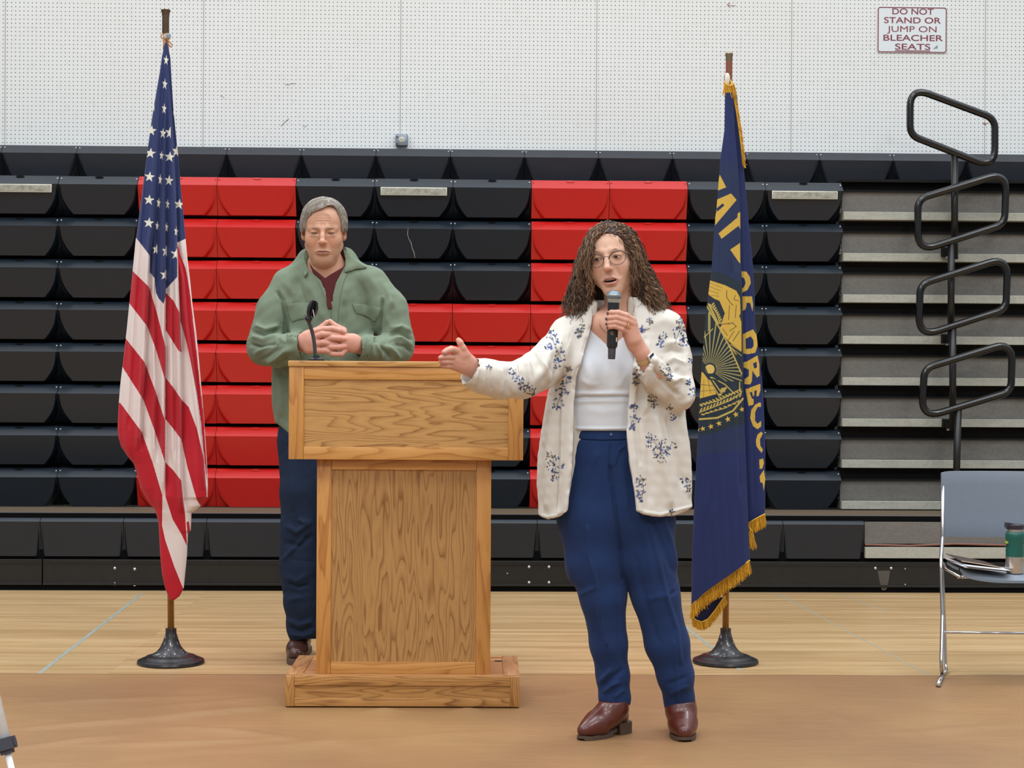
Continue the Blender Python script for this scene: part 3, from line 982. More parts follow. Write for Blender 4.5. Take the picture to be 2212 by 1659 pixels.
# ================================================================ chair with tumbler and papers
def chair():
    dB, dF = 7.10, 6.78                     # back and front of the chair
    chrome = plain('chair_chrome', (196, 196, 198), .18, 0.95, var=.02)
    shell = plain('blue_grey_plastic', (116, 127, 140), .42, spec=.4, var=.03)
    a = G(2027, 1480)
    foot = a
    xw = .44                                 # chair width
    root = empty('stacking_chair', (a.x + xw / 2, a.y + .2, 0.003), 'blue-grey plastic chair on a thin chrome frame at the right, holding papers and a tumbler', 'chair')
    bl = P(2036, 1030, dB)
    X0 = bl.x
    def pp(px, py, d):
        return P(px, py, d)
    # left side frame, mirrored to the right
    left_main = [pp(2037, 1034, dB), pp(2036, 1160, dB - .03), pp(2033, 1205, dB - .06), pp(2033, 1225, dB - .08), pp(2036, 1330, 6.98), pp(2033, 1440, 6.90), G(2036, 1457, .012), G(2027, 1478, .012)]
    left_rear = [pp(2035, 1232, dB - .06), pp(2040, 1330, 7.12), G(2043, 1440, .02), G(2045, 1447, .012), G(2036, 1457, .012)]
    L = X0
    for s in (0, 1):
        def mir(q):
            return q if s == 0 else Vector((2 * (L + xw / 2) - q.x, q.y, q.z))
        mb = MB(); mb.tube([mir(q) for q in fillet(left_main, .03, 4, closed=False)], .0078, 10); mb.build('frame_tube', chrome, root, smooth=True, world=True)
        mb = MB(); mb.tube([mir(q) for q in fillet(left_rear, .03, 4, closed=False)], .0065, 10); mb.build('leg', chrome, root, smooth=True, world=True)
        mb = MB(); mb.sphere(mir(G(2027, 1480, .010)), .0105, (1, 1.4, .7), 12); mb.build('foot_glide', plain('glide_grey', (120, 112, 100), .6), root, smooth=True, world=True)
    a1, b1 = pp(2036, 1366, 7.0), pp(2036, 1366, 7.0)
    b1 = Vector((2 * (L + xw / 2) - a1.x, a1.y, a1.z - .004))
    mb = MB(); mb.tube([a1, b1], .0055, 10); mb.build('crossbar', chrome, root, smooth=True, world=True)
    # backrest: curved shell
    zt, zb = P(2040, 1018, dB).z, P(2040, 1158, dB).z
    mb = MB()
    nx, nz = 24, 10
    rows = []
    for side in (0, 1):
        g = []
        for j in range(nz + 1):
            v = j / nz
            r = []
            for i in range(nx + 1):
                u = i / nx * 2 - 1
                x = L + xw / 2 + u * (xw / 2 + .006)
                bow = .035 * (1 - u * u)
                z = zb + (zt - zb) * v + (-.007 * (abs(u) ** 14) if v > .5 else .004 * (abs(u) ** 14)) - (.004 * (1 - u * u) if v < .5 else 0)
                y = bl.y - .012 + bow + .02 * (1 - v) * -1 + (.022 if side else 0)
                if abs(u) > .93 or v in (0, 1):
                    y += .004 if not side else -.004
                r.append(mb.bm.verts.new((x, y, z)))
            g.append(r)
        rows.append(g)
    A, B = rows
    for j in range(nz):
        for i in range(nx):
            mb.face([A[j][i], A[j][i + 1], A[j + 1][i + 1], A[j + 1][i]])
            mb.face([B[j][i + 1], B[j][i], B[j + 1][i], B[j + 1][i + 1]])
    for i in range(nx):
        mb.face([A[0][i], B[0][i], B[0][i + 1], A[0][i + 1]]); mb.face([A[nz][i], A[nz][i + 1], B[nz][i + 1], B[nz][i]])
    for j in range(nz):
        mb.face([A[j][0], A[j + 1][0], B[j + 1][0], B[j][0]]); mb.face([A[j][nx], B[j][nx], B[j + 1][nx], A[j + 1][nx]])
    mb.build('backrest', shell, root, world=True, auto=50)
    # seat: shallow dished pan
    zs = P(2100, 1233, 6.9).z
    y0, y1 = foot.y - .02, bl.y - .06
    mb = MB()
    nx, ny = 24, 16
    G2 = []
    for side in (0, 1):
        g = []
        for j in range(ny + 1):
            v = j / ny
            r = []
            for i in range(nx + 1):
                u = i / nx * 2 - 1
                x = L + xw / 2 + u * (xw / 2 - .004)
                y = y0 + (y1 - y0) * v + (.03 * abs(u) ** 6 if v < .3 else 0)
                z = zs - .006 + .020 * abs(u) ** 3 - .018 * max(0, 1 - v * 5) ** 2 + .022 * max(0, v - .7) - side * .010
                r.append(mb.bm.verts.new((x, y, z)))
            g.append(r)
        G2.append(g)
    A, B = G2
    for j in range(ny):
        for i in range(nx):
            mb.face([A[j][i], A[j][i + 1], A[j + 1][i + 1], A[j + 1][i]])
            mb.face([B[j][i + 1], B[j][i], B[j + 1][i], B[j + 1][i + 1]])
    for i in range(nx):
        mb.face([A[0][i], B[0][i], B[0][i + 1], A[0][i + 1]]); mb.face([A[ny][i], A[ny][i + 1], B[ny][i + 1], B[ny][i]])
    for j in range(ny):
        mb.face([A[j][0], A[j + 1][0], B[j + 1][0], B[j][0]]); mb.face([A[j][nx], B[j][nx], B[j + 1][nx], A[j + 1][nx]])
    mb.build('seat', shell, root, world=True, auto=50)
    # seat support rail
    mb = MB(); mb.tube([Vector((L, y0 + .10, zs - .022)), Vector((L + xw, y0 + .10, zs - .022))], .006, 8); mb.build('seat_rail', chrome, root, smooth=True, world=True)
    for s in (0, 1):
        x = L if s == 0 else L + xw
        mb = MB(); mb.tube([Vector((x, y0 + .06, zs - .018)), Vector((x, y1, zs - .010)), Vector((x, bl.y - .02, zs + .01))], .006, 8); mb.build('side_rail', chrome, root, smooth=True, world=True)
    # tumbler
    tz = zs - .006
    tc = P(2192, 1227, 6.86)
    t = empty('travel_tumbler', (tc.x, tc.y, tz), 'green and steel travel tumbler with dark lid standing on the chair seat', 'tumbler')
    s = 6.92 / FPX
    steel = plain('brushed_steel', (200, 192, 180), .25, .9, var=.08, nscale=60)
    grn = plain('tumbler_green', (12, 84, 74), .4, var=.06)
    lidm = plain('tumbler_lid', (40, 36, 48), .35)
    o = bpy.data.objects
    def z(py): return (1227 - py) * s
    mb = MB(); mb.lathe([(.030, 0.0005), (.0345, .004), (.036, z(1210)), (.0345, z(1190))], (0, 0, 0), 32); mb.build('steel_body', steel, t, auto=45)
    mb = MB(); mb.lathe([(.0345, z(1190)), (.035, z(1180)), (.0335, z(1165)), (.0365, z(1150)), (.037, z(1143)), (.033, z(1137)), (.030, z(1136))], (0, 0, 0), 32); mb.build('green_sleeve', grn, t, auto=45)
    mb = MB(); mb.lathe([(.030, z(1137)), (.031, z(1131)), (.030, z(1130))], (0, 0, 0), 32); mb.build('steel_collar', steel, t, auto=45)
    mb = MB(); mb.lathe([(.0345, z(1131)), (.035, z(1122)), (.033, z(1121)), (.0, z(1121.5))], (0, 0, 0), 32)
    mb.prism([(-.037, z(1128)), (-.010, z(1122)), (-.012, z(1119.5)), (-.022, z(1117.5)), (-.036, z(1117.5))], (0, -.018, 0), (1, 0, 0), (0, 0, 1), (0, 1, 0), .036)
    mb.build('lid', lidm, t, auto=40)
    mb = MB()
    for sx in (-1, 1):
        mb.box(sx * .036 - .005, sx * .036 + .005, -.018, -.002, z(1162), z(1157), bev=.001)
    mb.build('grip_tab', plain('yellow_green_tab', (150, 160, 60), .5), t, auto=40)
    # papers in a dark folder
    c = (L + .12, (y0 + y1) / 2 + .02)
    pr = empty('folder_of_papers', (c[0], c[1], zs + .004), 'fanned white papers in an open dark folder lying on the chair seat', 'papers')
    pw = plain('paper_white', (214, 214, 220), .7)
    fm = plain('folder_dark', (64, 50, 46), .6)
    fe = plain('folder_edge_kraft', (176, 150, 120), .7)
    base = zs
    rng = random.Random(3)
    for i in range(6):
        mb = MB()
        dx, dy, an = rng.uniform(-.008, .012), -.025 + rng.uniform(-.012, .012), radians(rng.uniform(-5, 6))
        lift = .016 - .0024 * i
        P4 = []
        for (x, y) in ((-.115, -.13), (.048, -.13), (.048, .13), (-.115, .13)):
            X, Y = x * cos(an) - y * sin(an) + dx, x * sin(an) + y * cos(an) + dy
            P4.append((X, Y, .018 * max(0, -X / .115) + .003 + i * .0016))
        mb.hexa(P4 + [(q[0], q[1], q[2] + .0009) for q in P4]); mb.build('sheet', pw, pr)
    mb = MB()
    P4 = [(-.118, -.10, .040), (.040, -.10, .0150), (.040, .13, .0150), (-.118, .13, .046)]
    mb.hexa(P4 + [(q[0], q[1], q[2] + .0018) for q in P4]); mb.build('folder_cover', fm, pr)
    mb = MB(); mb.tube([(-.118, -.1005, .0415), (.040, -.1005, .0165)], .0016, 6); mb.build('folder_edge', fe, pr)
chair()

# ================================================================ tripod leg at the lower left
def tripod():
    g = G(60, 1790)
    root = empty('tripod', (g.x, g.y, 0.004), 'white tripod leg with a dark grey clamp at the lower left corner', 'tripod')
    wh = plain('white_tripod_tube', (236, 242, 246), .5)
    dk = plain('dark_clamp', (58, 62, 72), .5)
    foot = G(62, 1790, .01)
    d0 = proj(foot)[2]
    cl = P(13, 1612, d0 + .03); hi = P(-30, 1430, d0 + .06)
    foot = P(56, 1790, d0); foot.z = .012
    s = d0 / FPX
    axis = (cl - foot).normalized()
    top = foot + axis * 1.15
    mb = MB(); mb.tube([foot, cl + axis * .012], 7.0 * s, 14); mb.build('lower_leg', wh, root, smooth=True, world=True)
    mb = MB(); mb.tube([cl, top], 13.5 * s, 16); mb.build('upper_leg', wh, root, smooth=True, world=True)
    e1 = Vector((axis.z, 0, -axis.x)).normalized(); e2 = axis.cross(e1)
    mb = MB()
    c = cl + axis * .006
    def bx(c, a, b, h):
        return [c + e1 * x * a + e2 * y * b + axis * z * h for z in (-1, 1) for x, y in ((-1, -1), (1, -1), (1, 1), (-1, 1))]
    mb.hexa(bx(c, 19 * s, 19 * s, 13 * s)); mb.hexa(bx(c - axis * 17 * s, 12 * s, 13 * s, 5 * s)); mb.hexa(bx(c + e1 * 19 * s, 4 * s, 8 * s, 8 * s))
    mb.build('clamp', dk, root, world=True)
    mb = MB(); mb.sphere(foot, .012); mb.build('rubber_foot', dk, root, smooth=True, world=True)
    # the other two legs and the centre column stand outside the frame
    for an in (150, 255):
        f2 = top + Vector((cos(radians(an)), sin(radians(an)), 0)) * .42; f2.z = .012
        mb = MB(); mb.tube([f2, top], 8 * s, 12); mb.build('leg', wh, root, smooth=True, world=True)
        mb = MB(); mb.sphere(f2, .012); mb.build('rubber_foot', dk, root, smooth=True, world=True)
    mb = MB(); mb.lathe([(.03, -.02), (.035, 0), (.03, .04)], top, 20); mb.build('tripod_head', dk, root, auto=40, world=True)
tripod()

# ================================================================ flag poles
def pole(px, pyb, top_py, xt, cap, d, lab):
    b = G(px, pyb)
    root = empty('flagpole', (b.x, b.y, 0.001), lab, 'flagpole')
    iron = plain('worn_black_iron', (50, 48, 50), .32, .5, var=.25, nscale=35)
    t = NT('flecked_iron')
    n = t.noise(t.coord((1, 1, .5)), 70, 5, .75)
    t.col(t.mix(t.ramp(n, [(.56, 0.0), (.62, 1.0)]), lin((48, 46, 48)), lin((176, 178, 180))))
    iron2 = t.set(.35, .3, .5)
    brass = plain('aged_brass_pole', (166, 118, 60), .35, .35, var=.14, nscale=26)
    mb = MB()
    mb.lathe([(.134, 0), (.137, .006), (.134, .014), (.118, .021), (.112, .021), (.100, .030), (.094, .030), (.080, .037)], (0, 0, 0), 48); mb.build('base_plate', iron, root, auto=35)
    mb = MB(); mb.lathe([(.080, .036), (.060, .046), (.043, .066), (.031, .094), (.024, .118), (.022, .126), (.0225, .142)], (0, 0, 0), 36); mb.build('base_flare', iron2, root, auto=50)
    tp = P(xt, top_py, d)
    tp = Vector((tp.x - b.x, tp.y - b.y, tp.z))
    mb = MB(); mb.tube([(0, 0, .13), (tp.x, tp.y, tp.z)], [.0135, .0125], 18); mb.build('pole', brass, root, smooth=True)
    if cap == 'flat':
        cm = plain('dark_bronze', (104, 88, 72), .35, .6)
        mb = MB(); mb.lathe([(.0125, -.10), (.0145, -.095), (.0145, -.03), (.0155, -.024), (.016, -.012), (.0195, -.006), (.0195, 0), (0, 0.0005)], tp, 24); mb.build('pole_cap', cm, root, auto=40)
    else:
        cm = plain('dull_nickel_cap', (138, 126, 104), .35, .6)
        mb = MB(); mb.lathe([(.0125, -.035), (.0145, -.03), (.0145, -.014), (.016, -.011), (.0165, -.003), (.012, .003), (0, .005)], tp, 24); mb.build('pole_cap', cm, root, auto=40)
        mb = MB(); mb.lathe([(.0135, -.12), (.0138, -.035)], tp, 18); mb.build('wooden_top', plain('reddish_wood', (128, 72, 48), .5), root, auto=40)
    return root
DFL, DFR = 7.205, 7.275
pole(369, 1433, 22, 358, 'flat', DFL, 'left flagpole, aged brass with a round black iron foot, carrying the striped flag')
pole(1567, 1432, 115, 1575, 'ball', DFR, 'right flagpole with round black iron foot, carrying the navy fringed flag')
# ================================================================ signed-distance modelling tools
class Field:
    def __init__(s, lo, hi, h):
        s.h = h
        s.lo = np.array(lo, dtype=np.float64)
        n = np.ceil((np.array(hi) - s.lo) / h).astype(int) + 1
        s.n = n
        s.ax = [(s.lo[i] + h * np.arange(n[i])).astype(np.float32) for i in range(3)]
        s.D = np.full(n, 1.0, dtype=np.float32)
    def win(s, lo, hi):
        a = [int(max(0, math.floor((lo[i] - s.lo[i]) / s.h))) for i in range(3)]
        b = [int(min(s.n[i], math.ceil((hi[i] - s.lo[i]) / s.h) + 1)) for i in range(3)]
        return tuple(slice(a[i], max(a[i], b[i])) for i in range(3))
    def pts(s, w):
        return s.ax[0][w[0]][:, None, None], s.ax[1][w[1]][None, :, None], s.ax[2][w[2]][None, None, :]
    def comb(s, w, d, k, op):
        A = s.D[w]
        if op == 'u':
            if k > 0:
                hh = np.maximum(k - np.abs(A - d), 0) / k
                s.D[w] = np.minimum(A, d) - hh * hh * k * 0.25
            else:
                s.D[w] = np.minimum(A, d)
        elif op == 's':       # subtract
            d = -d
            if k > 0:
                hh = np.maximum(k - np.abs(A - d), 0) / k
                s.D[w] = np.maximum(A, d) + hh * hh * k * 0.25
            else:
                s.D[w] = np.maximum(A, d)
    def cone(s, a, b, ra, rb=None, k=0.01, q=1.0, axis=None, op='u'):
        rb = ra if rb is None else rb
        a, b = np.array(a, float), np.array(b, float)
        m = k + 2.5 * s.h
        R = max(ra, rb) + m
        w = s.win(np.minimum(a, b) - R * max(1, q), np.maximum(a, b) + R * max(1, q))
        X, Y, Z = s.pts(w)
        if X.size == 0 or Y.size == 0 or Z.size == 0:
            return s
        px, py, pz = X - a[0], Y - a[1], Z - a[2]
        ab = b - a
        if q != 1.0:
            ax = np.array(axis if axis is not None else CF, float)
            c = 1 / q - 1
            dt = px * ax[0] + py * ax[1] + pz * ax[2]
            px, py, pz = px + c * dt * ax[0], py + c * dt * ax[1], pz + c * dt * ax[2]
            ab = ab + c * ab.dot(ax) * ax
        L = float(ab @ ab)
        t = np.clip((px * ab[0] + py * ab[1] + pz * ab[2]) / max(L, 1e-12), 0, 1)
        d = np.sqrt((px - t * ab[0]) ** 2 + (py - t * ab[1]) ** 2 + (pz - t * ab[2]) ** 2) - (ra + (rb - ra) * t)
        s.comb(w, d.astype(np.float32), k, op)
        return s
    def chain(s, pts, k=0.01, q=1.0, axis=None, op='u'):
        """pts: [(point, radius)...]"""
        for (a, ra), (b, rb) in zip(pts[:-1], pts[1:]):
            s.cone(a, b, ra, rb, k, q, axis, op)
        return s
    def ell(s, c, r, k=0.01, R=None, op='u'):
        c, r = np.array(c, float), np.array(r, float)
        m = k + 2.5 * s.h
        rm = r.max() + m if R is not None else r + m
        w = s.win(c - rm, c + rm)
        X, Y, Z = s.pts(w)
        if X.size == 0 or Y.size == 0 or Z.size == 0:
            return s
        px, py, pz = X - c[0], Y - c[1], Z - c[2]
        if R is not None:
            px, py, pz = (px * R[0, i] + py * R[1, i] + pz * R[2, i] for i in range(3))
        k0 = np.sqrt((px / r[0]) ** 2 + (py / r[1]) ** 2 + (pz / r[2]) ** 2)
        k1 = np.sqrt((px / r[0] ** 2) ** 2 + (py / r[1] ** 2) ** 2 + (pz / r[2] ** 2) ** 2)
        d = k0 * (k0 - 1) / np.maximum(k1, 1e-6)
        s.comb(w, d.astype(np.float32), k, op)
        return s
    def proj(s, w=None):
        w = w or (slice(None),) * 3
        X, Y, Z = s.pts(w)
        X, Y, Z = X - CC[0], Y - CC[1], Z - CC[2]
        d = X * CF[0] + Y * CF[1] + Z * CF[2]
        px = 1106 + FPX * (X * CR[0] + Y * CR[1] + Z * CR[2]) / d
        py = 829.5 - FPX * (X * CU[0] + Y * CU[1] + Z * CU[2]) / d
        return px, py, d
    def cut(s, poly, d0, d1, keep=False, k=0.0):
        """subtract (or keep only) the prism over a traced outline between two depths"""
        px, py, d = s.proj()
        sd = polydist(px, py, poly) * (d / FPX)
        dd = np.maximum(sd, np.maximum(d0 - d, d - d1)).astype(np.float32)
        if keep:
            s.D = np.maximum(s.D, dd)
        else:
            s.comb((slice(None),) * 3, dd, k, 's')
        return s
    def halfspace(s, p, n, k=0.0):
        """remove everything on the side n points to"""
        X, Y, Z = s.pts((slice(None),) * 3)
        d = -((X - p[0]) * n[0] + (Y - p[1]) * n[1] + (Z - p[2]) * n[2])
        s.comb((slice(None),) * 3, d.astype(np.float32), k, 's')
        return s
    def mesh(s):
        return surface_nets(s.D, s.lo, s.h)
def polydist(px, py, poly):
    """signed distance (px) to a polygon, negative inside"""
    poly = np.asarray(poly, dtype=np.float32)
    best = None
    inside = None
    N = len(poly)
    for i in range(N):
        a, b = poly[i], poly[(i + 1) % N]
        ex, ey = b[0] - a[0], b[1] - a[1]
        wx, wy = px - a[0], py - a[1]
        t = np.clip((wx * ex + wy * ey) / (ex * ex + ey * ey + 1e-9), 0, 1)
        d2 = (wx - t * ex) ** 2 + (wy - t * ey) ** 2
        best = d2 if best is None else np.minimum(best, d2)
        c = ((a[1] > py) != (b[1] > py)) & (px < (b[0] - a[0]) * (py - a[1]) / (b[1] - a[1] + 1e-12) + a[0])
        inside = c if inside is None else inside ^ c
    r = np.sqrt(best)
    return np.where(inside, -r, r)
def inpoly(px, py, poly):
    poly = np.asarray(poly, float)
    inside = np.zeros(px.shape, bool)
    N = len(poly)
    for i in range(N):
        a, b = poly[i], poly[(i + 1) % N]
        if a[1] == b[1]:
            continue
        inside ^= ((a[1] > py) != (b[1] > py)) & (px < (b[0] - a[0]) * (py - a[1]) / (b[1] - a[1]) + a[0])
    return inside
def linedist(px, py, pts):
    best = np.full(px.shape, 1e18)
    for a, b in zip(pts[:-1], pts[1:]):
        ex, ey = b[0] - a[0], b[1] - a[1]
        wx, wy = px - a[0], py - a[1]
        t = np.clip((wx * ex + wy * ey) / (ex * ex + ey * ey + 1e-9), 0, 1)
        best = np.minimum(best, (wx - t * ex) ** 2 + (wy - t * ey) ** 2)
    return np.sqrt(best)
def surface_nets(D, lo, h):
    S = D < 0
    c = S[:-1, :-1, :-1].astype(np.int8)
    tot = np.zeros_like(c)
    for i in (0, 1):
        for j in (0, 1):
            for k in (0, 1):
                tot += S[i:S.shape[0] - 1 + i, j:S.shape[1] - 1 + j, k:S.shape[2] - 1 + k]
    act = (tot > 0) & (tot < 8)
    I, J, K = np.nonzero(act)
    idx = np.full(act.shape, -1, dtype=np.int32)
    idx[I, J, K] = np.arange(len(I))
    pos = np.zeros((len(I), 3))
    cnt = np.zeros(len(I))
    cor = [(a, b, c) for a in (0, 1) for b in (0, 1) for c in (0, 1)]
    vals = {q: D[I + q[0], J + q[1], K + q[2]] for q in cor}
    for q in cor:
        for ax in range(3):
            if q[ax] == 0:
                r = list(q); r[ax] = 1; r = tuple(r)
                d0, d1 = vals[q], vals[r]
                x = (d0 < 0) != (d1 < 0)
                t = np.where(x, d0 / np.where(x, d0 - d1, 1), 0)
                for m in range(3):
                    pos[:, m] += np.where(x, q[m] + (t if m == ax else 0), 0)
                cnt += x
    pos = pos / cnt[:, None] + np.stack([I, J, K], -1)
    V = np.asarray(lo) + pos * h
    F = []
    for ax in range(3):
        o1, o2 = [a for a in range(3) if a != ax]
        sl0 = [slice(None)] * 3; sl1 = [slice(None)] * 3
        sl0[ax] = slice(0, -1); sl1[ax] = slice(1, None)
        ch = S[tuple(sl0)] != S[tuple(sl1)]
        for o in (o1, o2):
            e = [slice(None)] * 3
            e[o] = [0, -1]
            ch[tuple(e)] = False
        P_ = np.stack(np.nonzero(ch), -1)
        sg = S[P_[:, 0], P_[:, 1], P_[:, 2]]
        def cell(d1, d2):
            q = P_.copy()
            q[:, o1] -= d1
            q[:, o2] -= d2
            return idx[q[:, 0], q[:, 1], q[:, 2]]
        a, b, c_, d = cell(1, 1), cell(0, 1), cell(0, 0), cell(1, 0)
        flip = sg if ax != 1 else ~sg
        f = np.where(flip[:, None], np.stack([a, b, c_, d], -1), np.stack([d, c_, b, a], -1))
        F.append(f)
    F = np.concatenate(F)
    return V, F
def vnormals(V, F):
    a = V[F[:, 2]] - V[F[:, 0]]
    b = V[F[:, 3]] - V[F[:, 1]] if F.shape[1] == 4 else V[F[:, 1]] - V[F[:, 0]]
    n = np.cross(a, b)
    if F.shape[1] == 3:
        n = np.cross(V[F[:, 1]] - V[F[:, 0]], V[F[:, 2]] - V[F[:, 0]])
    N = np.zeros_like(V)
    for i in range(F.shape[1]):
        for m in range(3):
            N[:, m] += np.bincount(F[:, i], n[:, m], len(V))
    return N / np.maximum(np.linalg.norm(N, axis=1), 1e-12)[:, None]
def relax(V, F, it=1, lam=0.5):
    E = np.concatenate([F[:, [i, (i + 1) % F.shape[1]]] for i in range(F.shape[1])])
    cnt = np.bincount(E[:, 0], minlength=len(V)) + np.bincount(E[:, 1], minlength=len(V))
    for _ in range(it):
        S_ = np.zeros_like(V)
        for m in range(3):
            S_[:, m] = np.bincount(E[:, 0], V[E[:, 1], m], len(V)) + np.bincount(E[:, 1], V[E[:, 0], m], len(V))
        V = V + lam * (S_ / np.maximum(cnt, 1)[:, None] - V)
    return V
def subdivide(V, F):
    """one Catmull-Clark step through Blender's own modifier"""
    me = bpy.data.meshes.new('tmp')
    me.from_pydata([], [], [])
    me.vertices.add(len(V)); me.vertices.foreach_set('co', V.astype(np.float32).ravel())
    me.loops.add(F.size); me.loops.foreach_set('vertex_index', F.astype(np.int32).ravel())
    me.polygons.add(len(F))
    k = F.shape[1]
    me.polygons.foreach_set('loop_start', np.arange(0, F.size, k, dtype=np.int32))
    me.polygons.foreach_set('loop_total', np.full(len(F), k, dtype=np.int32))
    me.update(calc_edges=True)
    o = bpy.data.objects.new('tmp', me)
    COL.objects.link(o)
    md = o.modifiers.new('s', 'SUBSURF'); md.levels = 1; md.render_levels = 1
    dg = bpy.context.evaluated_depsgraph_get()
    m2 = bpy.data.meshes.new_from_object(o.evaluated_get(dg))
    v = np.empty(len(m2.vertices) * 3, np.float32); m2.vertices.foreach_get('co', v)
    f = np.empty(len(m2.loops), np.int32); m2.loops.foreach_get('vertex_index', f)
    bpy.data.objects.remove(o)
    bpy.data.meshes.remove(m2)
    bpy.data.meshes.remove(me)
    return v.reshape(-1, 3).astype(float), f.reshape(-1, 4)
def folds(V, N, lst, gain=1.0):
    """cloth folds: (polyline in photo px, half-width px, height m) raised along the surface normal where it faces the viewer's side"""
    px, py, d = proj(V)
    fac = np.clip(-(N @ CF) * 2.0, 0, 1)
    off = np.zeros(len(V))
    for pts, w, hgt in lst:
        xs = [p[0] for p in pts]; ys = [p[1] for p in pts]
        m = (px > min(xs) - 3 * w) & (px < max(xs) + 3 * w) & (py > min(ys) - 3 * w) & (py < max(ys) + 3 * w)
        if not m.any():
            continue
        ld = linedist(px[m], py[m], pts)
        en = np.minimum(np.hypot(px[m] - pts[0][0], py[m] - pts[0][1]), np.hypot(px[m] - pts[-1][0], py[m] - pts[-1][1]))
        Lh = sum(math.hypot(b_[0] - a_[0], b_[1] - a_[1]) for a_, b_ in zip(pts[:-1], pts[1:])) * .5
        tp = np.clip(en / max(min(3.5 * w, Lh * .8), 1), 0, 1)
        off[m] += gain * hgt * np.exp(-(ld / w) ** 2) * tp * tp * (3 - 2 * tp)
    return V + N * (off * fac)[:, None]
def wrinkle(V, N, amp, scale, seed=0, stretch=(1, 1, 1)):
    rng = np.random.RandomState(seed)
    o = np.zeros(len(V))
    S_ = np.asarray(stretch, float)
    for i in range(10):
        k = rng.normal(size=3); k /= np.linalg.norm(k); k = k * S_ * scale * rng.uniform(.6, 2.0)
        o += np.sin(V @ k + rng.uniform(0, 6.28)) / 10
    return V + N * (o * amp * 2.2)[:, None]
def crumple(V, N, amp, scale, seed=0, stretch=(1, 1, 1), sharp=1.0):
    """soft creases with narrow valleys, as in worn cotton"""
    rng = np.random.RandomState(seed)
    S_ = np.asarray(stretch, float)
    def field(sc, n=6):
        o = np.zeros(len(V))
        for i in range(n):
            k = rng.normal(size=3); k /= np.linalg.norm(k); k = k * S_ * sc * rng.uniform(.7, 1.5)
            o += np.sin(V @ k + rng.uniform(0, 6.28))
        return o / math.sqrt(n)
    w = field(scale * .5) * .8
    a = field(scale); b = field(scale * 1.7)
    r = -np.exp(-np.abs(a + w * .3) * 3.2 * sharp) - .5 * np.exp(-np.abs(b + w * .5) * 3.2 * sharp)
    m = np.clip(.6 + .5 * field(scale * .35), 0, 1)
    return V + N * (amp * m * (r + .5))[:, None]
def chaikin(p, n=2):
    for _ in range(n):
        q = []
        for i in range(len(p)):
            a, b = p[i], p[(i + 1) % len(p)]
            q += [(a[0] * .75 + b[0] * .25, a[1] * .75 + b[1] * .25), (a[0] * .25 + b[0] * .75, a[1] * .25 + b[1] * .75)]
        p = q
    return p
def jointmesh(parts):
    Vs, Fs, n = [], [], 0
    for V, F in parts:
        Vs.append(V); Fs.append(F + n); n += len(V)
    return np.concatenate(Vs), np.concatenate(Fs)
def colarr(n, c):
    return np.tile(np.array(lin(c)[:3]), (n, 1))
def blend(C, mask, c):
    c = np.array(lin(c)[:3])
    mask = np.clip(mask, 0, 1)[:, None]
    return C * (1 - mask) + c * mask
def bounds(pts, pad):
    a = np.array([list(p) for p in pts])
    return a.min(0) - pad, a.max(0) + pad

